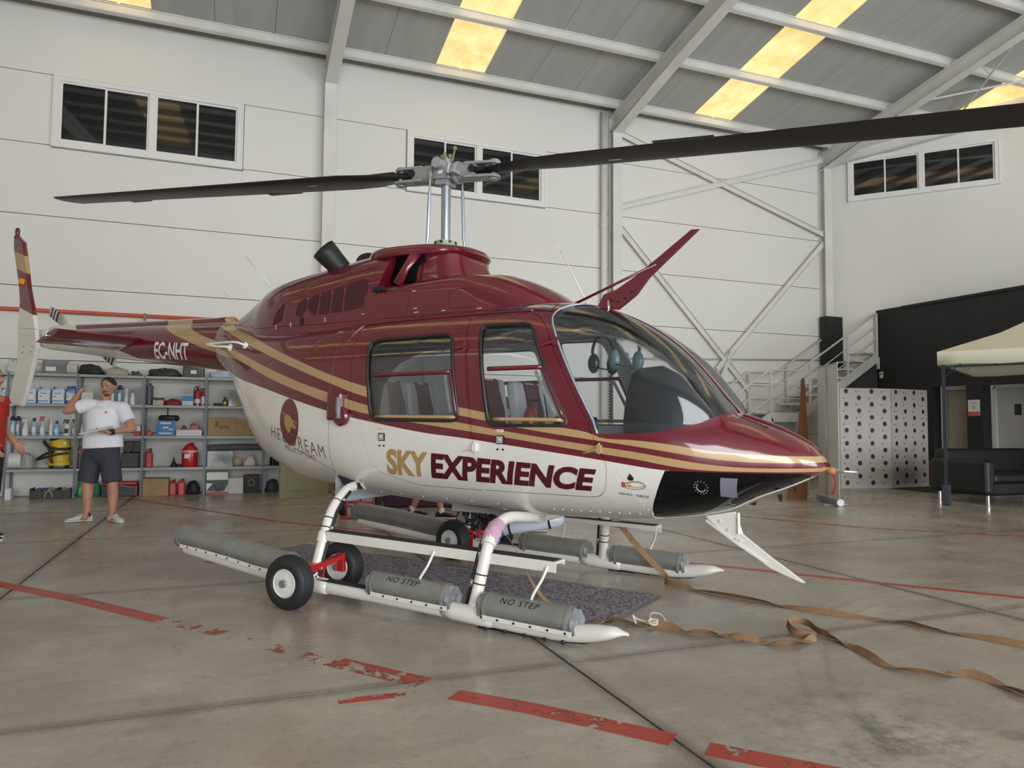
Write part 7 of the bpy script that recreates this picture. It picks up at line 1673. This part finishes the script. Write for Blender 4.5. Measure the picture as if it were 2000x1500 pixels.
webbing('webbing', [Vector(p)-o2 for p in W3], .045, lambda t: 1.35 if t < .36 else .8*math.sin(t*22), s2)
kx = Vector((2.36, 3.77, .02))-o2; mb = MB(); mb.smooth = True
for k in range(3): mb.tube([kx+Vector((.028*math.cos(a*.52+k), .022*math.sin(a*.52)+.012*(k-1), .012+.012*math.sin(a*.52+k*2))) for a in range(12)], .007, 6, closed=True)
mb.tube(catmull([kx+Vector((-.02, 0, .01)), kx+Vector((-.07, .05, .02)), kx+Vector((-.10, .05, .045)), kx+Vector((-.09, .03, .0))], 4), .006, 6); mb.tube(catmull([kx+Vector((.0, .02, .02)), kx+Vector((.03, .05, .045)), kx+Vector((.08, .03, .04)), kx+Vector((.09, -.01, .01))], 4), .004, 6)
mb.build('rope_knot', mat('pale_rope', (.52, .45, .36), .85), s2)
mb = MB(); mb.smooth = True; Pw = [Vector(HM @ Vector(p))-o2 for p in ((.987, -.885, .475), (.985, -.85, .52), (.975, -.80, .548), (.965, -.74, .573))]; mb.tube(Pw, [.05, .055, .053, .046], 14); mb.build('cloth_wrap', mat('pink_cloth', (.50, .30, .40), .9, bump=.6, bscale=30), s2, smooth=60)
mb = MB(); mb.smooth = True
for t in (.3, .6): c = Pw[0].lerp(Pw[3], t); dd = (Pw[3]-Pw[0]).normalized(); mb.tube([c-dd*.008, c+dd*.004], .058, 14)
mb.build('blue_stripe', mat('stripe_blue', (.02, .05, .22), .9), s2)

# mat under the helicopter
cm = empty('carpet_mat', (1.76, 5.90, 0), math.atan2(-.816, .578), 'speckled grey purple carpet mat with clear border under the helicopter', 'mat')
mb = MB(); mb.box((0, -.52, .004), (3.62, 1.02, .006)); mb.build('pile', mat('speckled_carpet', (.24, .215, .245), .95, var=.95, vscale=55, bump=1, bscale=160), cm)
mb = MB()
for y, x, w, d in ((.01, 0, 3.72, .05), (-1.05, 0, 3.72, .05)): mb.box((x, y, .003), (w, d, .003))
mb.box((1.835, -.52, .003), (.05, 1.02, .003)); mb.box((-1.835, -.52, .003), (.05, 1.02, .003)); mb.build('clear_tape_border', glassy('clear_tape', (.9, .9, .9), 1, .15, dens=.25, dcol=(.5, .5, .5)), cm)

# stairs to the office
m_st = mat('white_stair_steel', (.60, .59, .54), .5, var=.06)
ST_ = empty('staircase', (10.97, 13.0, 0), 0, 'white steel staircase with landing and rails leading up to the black office', 'staircase')
def stair_side(yn, nm):
    y = yn-13.0; s2_ = .607
    run = [(-2.45, .0), (0, 1.49), (.78, 1.49), (3.12, 2.92)]
    mb = MB()
    for (a, b_) in zip(run[:-1], run[1:]): mb.ribbon([(a[0], y, a[1]-.10), (b_[0], y, b_[1]-.10)], .05, .20)
    mb.build('stringer', m_st, ST_)
    for hz, r in ((.93, .022), (.62, .012), (.31, .012)):
        mb = MB(); mb.smooth = True; mb.tube([(x, y, z+hz) for x, z in run], r, 8); mb.build('rail', m_st, ST_)
    for x, z in ((-2.3, .09), (-1.2, .76), (0, 1.49), (1.10, 1.69), (2.22, 2.37), (3.12, 2.92)):
        mb = MB(); mb.box((x, y, z+.40), (.045, .035, 1.08)); mb.build('rail_post', m_st, ST_)
stair_side(12.68, 'near'); stair_side(13.40, 'far')
for k in range(8): mb = MB(); mb.box((-2.3+.29*k, .04, .19+.186*k), (.30, .70, .04)); mb.build('tread', m_st, ST_)
for k in range(7): mb = MB(); mb.box((.95+.33*k, .04, 1.69+.204*k), (.30, .70, .04)); mb.build('tread', m_st, ST_)
mb = MB(); mb.box((.40, .04, 1.465), (.86, .72, .05)); mb.box((.40, -.32, 1.38), (.90, .04, .20)); mb.build('landing', m_st, ST_); mb = MB(); mb.box((3.3, .04, 2.9), (.5, .72, .05)); mb.build('top_landing', m_st, ST_)
mb = MB(); mb.box((.0, -.30, .68), (.07, .07, 1.36)); mb.box((.78, -.30, .68), (.07, .07, 1.36)); mb.build('support_leg', m_st, ST_)
mb = MB(); mb.box((3.13, -.34, 2.68), (.05, .05, .28)); mb.build('wall_bracket', m_st, ST_)

# photo backdrop with rows of printed discs
bd = empty('photo_backdrop', (12.0, 10.6, 0), 0, 'white photo backdrop printed with rows of dark red discs and small logos', 'backdrop')
def bpanel(p0, p1, cols, c0):
    a, b_ = Vector((*p0, 0)), Vector((*p1, 0)); d = (b_-a); W_ = d.length; d.normalize(); n_ = Vector((d.y, -d.x, 0)); M = Matrix((d, -n_, Vector((0, 0, 1)))).transposed(); o = a-Vector(bd.location)
    mb = MB(); mb.box(o+d*W_/2-n_*.015+Vector((0, 0, .97)), (W_, .03, 1.94), rot=M); pn = mb.build('panel', mat('backdrop_white', (.44, .42, .39), .6), bd)
    mr_, ml, mg = MB(), MB(), MB(); rows = 15
    for r in range(rows):
        z = 1.88-1.86*r/(rows-.3)
        for c in range(cols):
            x = W_*(c+.5)/cols; q = o+d*x+n_*.002+Vector((0, 0, z))
            if (r+c+c0) % 2 == 0:
                vs = [q+d*.044*math.cos(2*math.pi*k/12)+Vector((0, 0, .046*math.sin(2*math.pi*k/12))) for k in range(12)]; mr_.add(vs, [list(range(12))]); mg.box(q+Vector((0, 0, -.058)), (.15, .002, .007), rot=M)
            else: ml.box(q-d*.055+Vector((0, 0, -.01)), (.025, .002, .03), rot=M); mg.box(q+d*.01+Vector((0, 0, .012)), (.08, .002, .008), rot=M); mg.box(q+d*.03+Vector((0, 0, -.012)), (.06, .002, .006), rot=M)
    for mbx, nm, m in ((mr_, 'printed_discs', mat('disc_red', (.05, .004, .008), .6)), (ml, 'printed_red_marks', mat('mark_red', (.32, .06, .05), .6)), (mg, 'printed_grey_marks', mat('mark_grey', (.32, .31, .29), .6))):
        ob = mbx.build(nm, m, pn); ob['kind'] = 'stuff'
bpanel((10.62, 10.76), (10.98, 10.78), 1, 1); bpanel((10.99, 10.78), (12.02, 10.52), 4, 0); bpanel((12.04, 10.52), (13.18, 10.66), 4, 0)
# roll-up banner seen from behind
rb = empty('roll_up_banner', (8.74, 8.82, 0), math.atan2(1.02, .52)*1.0, 'white roll-up banner seen from behind on a grey base', 'banner')
mb = MB(); mb.box((0, 0, 1.13), (.96, .004, 2.04)); mb.build('banner_sheet', mat('banner_white', (.60, .60, .58), .6), rb)
mb = MB(); mb.rbox((0, 0, .055), (1.0, .10, .08), .02); mb.build('base_cassette', m_shelf, rb, bevel=.01)
mb = MB(); mb.smooth = True; mb.cyl((-.50, 0, .055), (-.52, 0, .055), .052, n=18); mb.build('end_cap', m_lbl, rb, smooth=40)
mb = MB(); mb.smooth = True; mb.cyl((0, .03, .09), (0, .012, 2.13), .006, n=8); mb.build('support_pole', m_steel, rb); mb = MB(); mb.box((0, 0, 2.155), (.96, .02, .025)); mb.build('top_rail', m_shelf, rb)
mb = MB(); mb.box((-.3, 0, .008), (.03, .34, .01)); mb.box((.3, 0, .008), (.03, .34, .01)); mb.build('foot', m_shelf, rb)
# brown board leaning behind the banner
bb = empty('brown_board', (8.75, 9.35, 0), R(8), 'tall brown hardboard sheet standing behind the white banner', 'board')
mb = MB(); mb.prism([(-.42, 0), (.05, 0), (.10, 1.0), (.03, 1.98), (-.02, 1.98), (-.12, 1.2)], -.01, .01, 'Y'); mb.build('sheet', mat('hardboard', (.17, .065, .022), .6, var=.15), bb)
mb = MB(); mb.box((.10, .05, 1.0), (.04, .05, 1.9), rot=Matrix.Rotation(-.05, 3, 'Y')); mb.build('grey_frame_edge', mat('board_grey', (.22, .23, .25), .5), bb)

# gazebo corner
gz_ = empty('gazebo', (10.28, 8.02, 0), R(-61), 'cream fabric gazebo on dark posts over the black sofa', 'gazebo')
m_cv = mat('cream_canvas', (.66, .62, .47), .85, bump=.15, bscale=30); m_gp = mat('dark_blue_post', (.018, .024, .032), .5); Lg = 3.2
for x, y in ((0, 0), (Lg, 0)):
    mb = MB(); mb.box((x, y, 1.13), (.045, .045, 2.26)); mb.build('post', m_gp, gz_)
    mb = MB(); mb.rbox((x, y, .16), (.11, .11, .30), .01); mb.build('post_weight', mat('post_weight', (.03, .032, .036), .6), gz_, bevel=.004)
mb = MB()
for a, b_ in (((0, 0), (Lg, 0)), ((Lg, 0), (Lg, Lg)), ((Lg, Lg), (0, Lg)), ((0, Lg), (0, 0))): mb.ribbon([(a[0], a[1], 2.13), (b_[0], b_[1], 2.13)], .02, .03)
mb.cyl((.0, 0, 1.95), (.17, 0, 2.12), .009, n=6); mb.cyl((0, 0, 1.95), (0, .17, 2.12), .009, n=6); mb.build('top_frame', m_gp, gz_)
for k in range(7): mb = MB(); mb.box((.45*(k+.5), .0, 2.16), (.02, .02, .09)); mb.build('hanger', m_gp, gz_)
e = .07; c4 = [(-e, -e), (Lg+e, -e), (Lg+e, Lg+e), (-e, Lg+e)]; mb = MB(); n = 12; vs = []; 
for i in range(4):
    a, b_ = c4[i], c4[(i+1) % 4]
    for k in range(n): t = k/n; w_ = .012*math.sin(t*math.pi*6); vs.append((a[0]+(b_[0]-a[0])*t, a[1]+(b_[1]-a[1])*t, 2.155+w_))
m0 = 4*n; vs += [(v[0], v[1], 2.36) for v in vs[:m0]]; vs.append((Lg/2, Lg/2, 3.25)); ring1 = []
for v in vs[m0:2*m0]: ring1.append((v[0]+(Lg/2-v[0])*.45, v[1]+(Lg/2-v[1])*.45, 2.36+.89*.36))
i1 = len(vs); vs += ring1; fs = [(k, (k+1) % m0, m0+(k+1) % m0, m0+k) for k in range(m0)]+[(m0+k, m0+(k+1) % m0, i1+(k+1) % m0, i1+k) for k in range(m0)]+[(i1+k, i1+(k+1) % m0, 2*m0) for k in range(m0)]
mb.add(vs, fs); cv = mb.build('canopy', m_cv, gz_, smooth=30); sd = cv.modifiers.new('s', 'SOLIDIFY'); sd.thickness = .006
# black tufted sofa, green turf
m_lth = mat('black_leather', (.005, .005, .006), .5, bump=.2, bscale=25)
sf = empty('sofa', (11.05, 8.16, 0), R(-3), 'black tufted leather sofa with chrome legs under the gazebo', 'sofa')
sf.scale = (1, 1.18, 1); sf.location = (10.93, 8.24, 0)
def sb(nm, c, d, bev=.04): mb = MB(); mb.box(c, d); return mb.build(nm, m_lth, sf, bevel=bev, seg=3)
sb('base', (.95, 0, .24), (2.05, .82, .20)); sb('backrest', (.95, .36, .58), (1.9, .20, .52), .06); sb('armrest', (-.02, 0, .42), (.20, .86, .54), .06); sb('armrest', (1.92, 0, .42), (.20, .86, .54), .06)
for k in range(2): sb('seat_cushion', (.52+.87*k, -.05, .40), (.86, .70, .15), .05)
mb = MB()
for i in range(10):
    for j in range(3): mb.ball((.18+.17*i, .255, .46+.10*j), .012, 6, 4)
o = mb.build('tuft_buttons', m_lth, sf); o['kind'] = 'stuff'
for x in (.0, 1.9):
    for y in (-.36, .36): mb = MB(); mb.smooth = True; mb.cyl((x, y, 0), (x, y, .15), .022, n=12); mb.build('leg', m_chrome, sf, smooth=40)
tf = empty('turf_mat', (13.02, 9.86, 0), 0, 'green artificial turf mat beneath the gazebo', 'mat'); mb = MB(); mb.box((0, 0, .006), (2.2, 1.24, .010)); mb.build('turf', mat('green_turf', (.03, .07, .015), .95, var=.4, vscale=60, bump=1, bscale=120), tf)
# notice, switch, brick-coloured planter behind the sofa
nt_ = empty('wall_notice', (14.125, 10.36, 1.59), 0, 'white and red notice on the black wall between the two doors', 'notice'); mb = MB(); mb.box((0, 0, 0), (.008, .25, .33)); mb.build('sheet', m_lbl, nt_); mb = MB(); mb.box((-.005, 0, -.12), (.003, .25, .09)); mb.build('red_panel', mat('notice_red', (.45, .10, .07), .6), nt_)
mb = MB(); mb.box((-.0055, 0, .10), (.002, .18, .014)); mb.box((-.0055, 0, .05), (.002, .14, .012)); mb.box((-.0055, 0, 0), (.002, .06, .04)); mb.build('printed_lines', mat('notice_pink', (.5, .3, .28), .6), nt_)
sw = empty('light_switch', (14.125, 12.60, 2.40), 0, 'small white switch on the black wall beside the stairs', 'switch'); mb = MB(); mb.box((0, 0, 0), (.02, .09, .15)); mb.build('plate', m_lbl, sw, bevel=.004); mb = MB(); mb.box((-.012, 0, .02), (.006, .04, .04)); mb.build('rocker', m_cap, sw)
pb = empty('terracotta_planter', (13.44, 10.66, 0), 0, 'reddish brown planter between the backdrop and the sofa', 'planter'); mb = MB(); mb.box((0, 0, .25), (.26, .26, .5), taper=1.1); mb.build('planter_body', mat('terracotta', (.16, .06, .04), .8), pb, bevel=.01); mb = MB(); mb.box((0, 0, .505), (.24, .24, .01)); mb.build('soil', m_blackcloth, pb)

# olive panelled door standing open and pale folding door behind
m_ol = mat('olive_door_paint', (.28, .265, .16), .5, var=.04)
od = empty('olive_door', (.72, 11.88, 0), math.atan2(.42, .78), 'olive green panelled door leaf standing open beside the shelving', 'door leaf')
mb = MB(); mb.box((.45, 0, 1.03), (.90, .04, 2.06)); mb.build('leaf', m_ol, od, bevel=.003)
for k in range(5):
    mb = MB(); mb.box((.45, -.024, .26+.345*k), (.66, .012, .30)); mb.build('raised_panel', m_ol, od, bevel=.006)
mb = MB(); mb.cyl((.08, -.02, 1.02), (.08, -.07, 1.02), .011, n=8); mb.cyl((.08, -.07, 1.02), (.19, -.07, 1.02), .010, n=8); mb.build('door_handle', m_steel, od)
of = empty('olive_door_frame', (1.66, 13.20, 0), 0, 'olive green door frame post beyond the open olive door', 'door frame'); mb = MB(); mb.box((0, 0, 1.05), (.10, .30, 2.1)); mb.build('jamb', m_ol, of, bevel=.004); mb = MB(); mb.box((.55, 0, 2.15), (1.2, .28, .1)); mb.build('head', m_ol, of, bevel=.004)
pc = empty('folding_screen', (2.05, 13.1, 0), 0, 'pale blue grey folding partition beyond the olive frame', 'screen')
for k in range(7): mb = MB(); mb.box((-.24+.13*k, .02*(k % 2), 1.0), (.125, .03, 2.0), rz=.12*(1 if k % 2 else -1)); mb.build('slat', mat('pale_screen', (.50, .53, .57), .5), pc)
# red hand truck
ht = empty('hand_truck', (1.55, 9.35, 0), R(-20), 'red tubular hand truck with black tyres standing behind the far float', 'hand truck')
mb = MB(); mb.smooth = True
for x in (-.17, .17): mb.tube(catmull([(x, .02, .02), (x, .05, .6), (x, .06, 1.0), (x*.7, .04, 1.16)], 5), .015, 8)
mb.tube([(-.12, .04, 1.16), (.12, .04, 1.16)], .015, 8)
for z in (.18, .45, .78): mb.tube([(-.17, .05, z), (.17, .05, z)], .013, 8)
mb.tube([(0, .05, .18), (0, .05, .78)], .012, 8); mb.build('frame', mat('truck_red', (.42, .05, .045), .5), ht)
mb = MB(); mb.box((0, -.10, .015), (.40, .22, .012)); mb.build('toe_plate', mat('truck_red', (.42, .05, .045), .5), ht)
for x in (-.24, .24): mb = MB(); mb.smooth = True; mb.lathe([(.06, -.03), (.12, -.035), (.13, 0), (.12, .035), (.06, .03)], 24, 'X', (x, .12, .13)); mb.build('tyre', m_tyre, ht, smooth=50); mb = MB(); mb.cyl((x-.035, .12, .13), (x+.035, .12, .13), .06, n=16); mb.build('hub', m_steel, ht)
mb = MB(); mb.cyl((-.24, .12, .13), (.24, .12, .13), .012, n=8); mb.build('axle', m_steel, ht)
# dark maroon covered counter beyond the floats
mc = empty('covered_table', (3.15, 10.35, 0), R(-14), 'table covered with a dark maroon cloth beyond the helicopter belly', 'table'); mb = MB()
rings = []; 
for z, o_ in ((.74, 0), (.70, .012), (.35, .03), (.02, .045)):
    ring = []
    for k in range(64):
        a = 2*math.pi*k/64; ex = 8; rr = 1/((abs(math.cos(a)))**ex+(abs(math.sin(a)))**ex)**(1/ex); w_ = o_*(1+.5*math.sin(a*18)); ring.append(((1.15+w_)*rr*math.cos(a), (.35+w_)*rr*math.sin(a), z))
    rings.append(ring)
mb.smooth = True; mb.loft(rings[::-1]); mb.build('table_cloth', mat('maroon_cloth', (.045, .015, .028), .9), mc, smooth=50); mb = MB(); mb.box((0, 0, .745), (2.2, .66, .006)); mb.build('table_top', mat('maroon_cloth', (.045, .015, .028), .9), mc)

# every small repeated fitting becomes an object of its own
def split_islands(prefix, new):
    for o in [q for q in bpy.data.objects if q.type == 'MESH' and q.name.split('.')[0] == prefix]:
        me = o.data; n = len(me.vertices); p = list(range(n))
        def fnd(a):
            while p[a] != a: p[a] = p[p[a]]; a = p[a]
            return a
        for e_ in me.edges:
            a, b_ = fnd(e_.vertices[0]), fnd(e_.vertices[1])
            if a != b_: p[a] = b_
        g = {}
        for i in range(n): g.setdefault(fnd(i), []).append(i)
        if len(g) < 2: o.name = new; continue
        fc = {}
        for f in me.polygons: fc.setdefault(fnd(f.vertices[0]), []).append(f)
        for r, vs in g.items():
            ix = {v: k for k, v in enumerate(vs)}; m2 = bpy.data.meshes.new(new); m2.from_pydata([me.vertices[v].co for v in vs], [], [[ix[v] for v in f.vertices] for f in fc.get(r, [])])
            for mt in me.materials: m2.materials.append(mt)
            for f2, f in zip(m2.polygons, fc.get(r, [])): f2.material_index = f.material_index; f2.use_smooth = f.use_smooth
            q = o.copy(); q.data = m2; q.name = new; COL.objects.link(q)
            for mo in list(q.modifiers):
                if mo.type == 'BEVEL' and mo.width < .002: q.modifiers.remove(mo)
        bpy.data.objects.remove(o)
for a_, b_ in (('fasteners', 'fastener'), ('gauge', 'gauge'), ('saddle', 'saddle'), ('hose_tie', 'hose_tie'), ('black_tape_band', 'tape_band'), ('fin_bolts', 'fin_bolt'), ('belly_fin', 'belly_fin'), ('foot', 'foot'), ('support_leg', 'support_leg'), ('trim_tab', 'trim_tab'), ('warning_marks', 'warning_mark'), ('cooling_slots', 'cooling_slot'), ('louvre_slats', 'louvre_slat'), ('rivet', 'rivet'), ('intake_cluster', 'intake_port'), ('hub_bolts', 'hub_bolt'), ('braided_hose', 'braided_hose'), ('strap_band', 'strap_band'), ('navigation_aerial', 'navigation_aerial'), ('laces', 'lace'), ('label_print', 'label_print'), ('printed_lines', 'printed_line'), ('blue_stripe', 'blue_stripe'), ('harness', 'harness_belt'), ('cabin_bulkhead', 'cabin_bulkhead'), ('belly_tray', 'belly_tray')): split_islands(a_, b_)
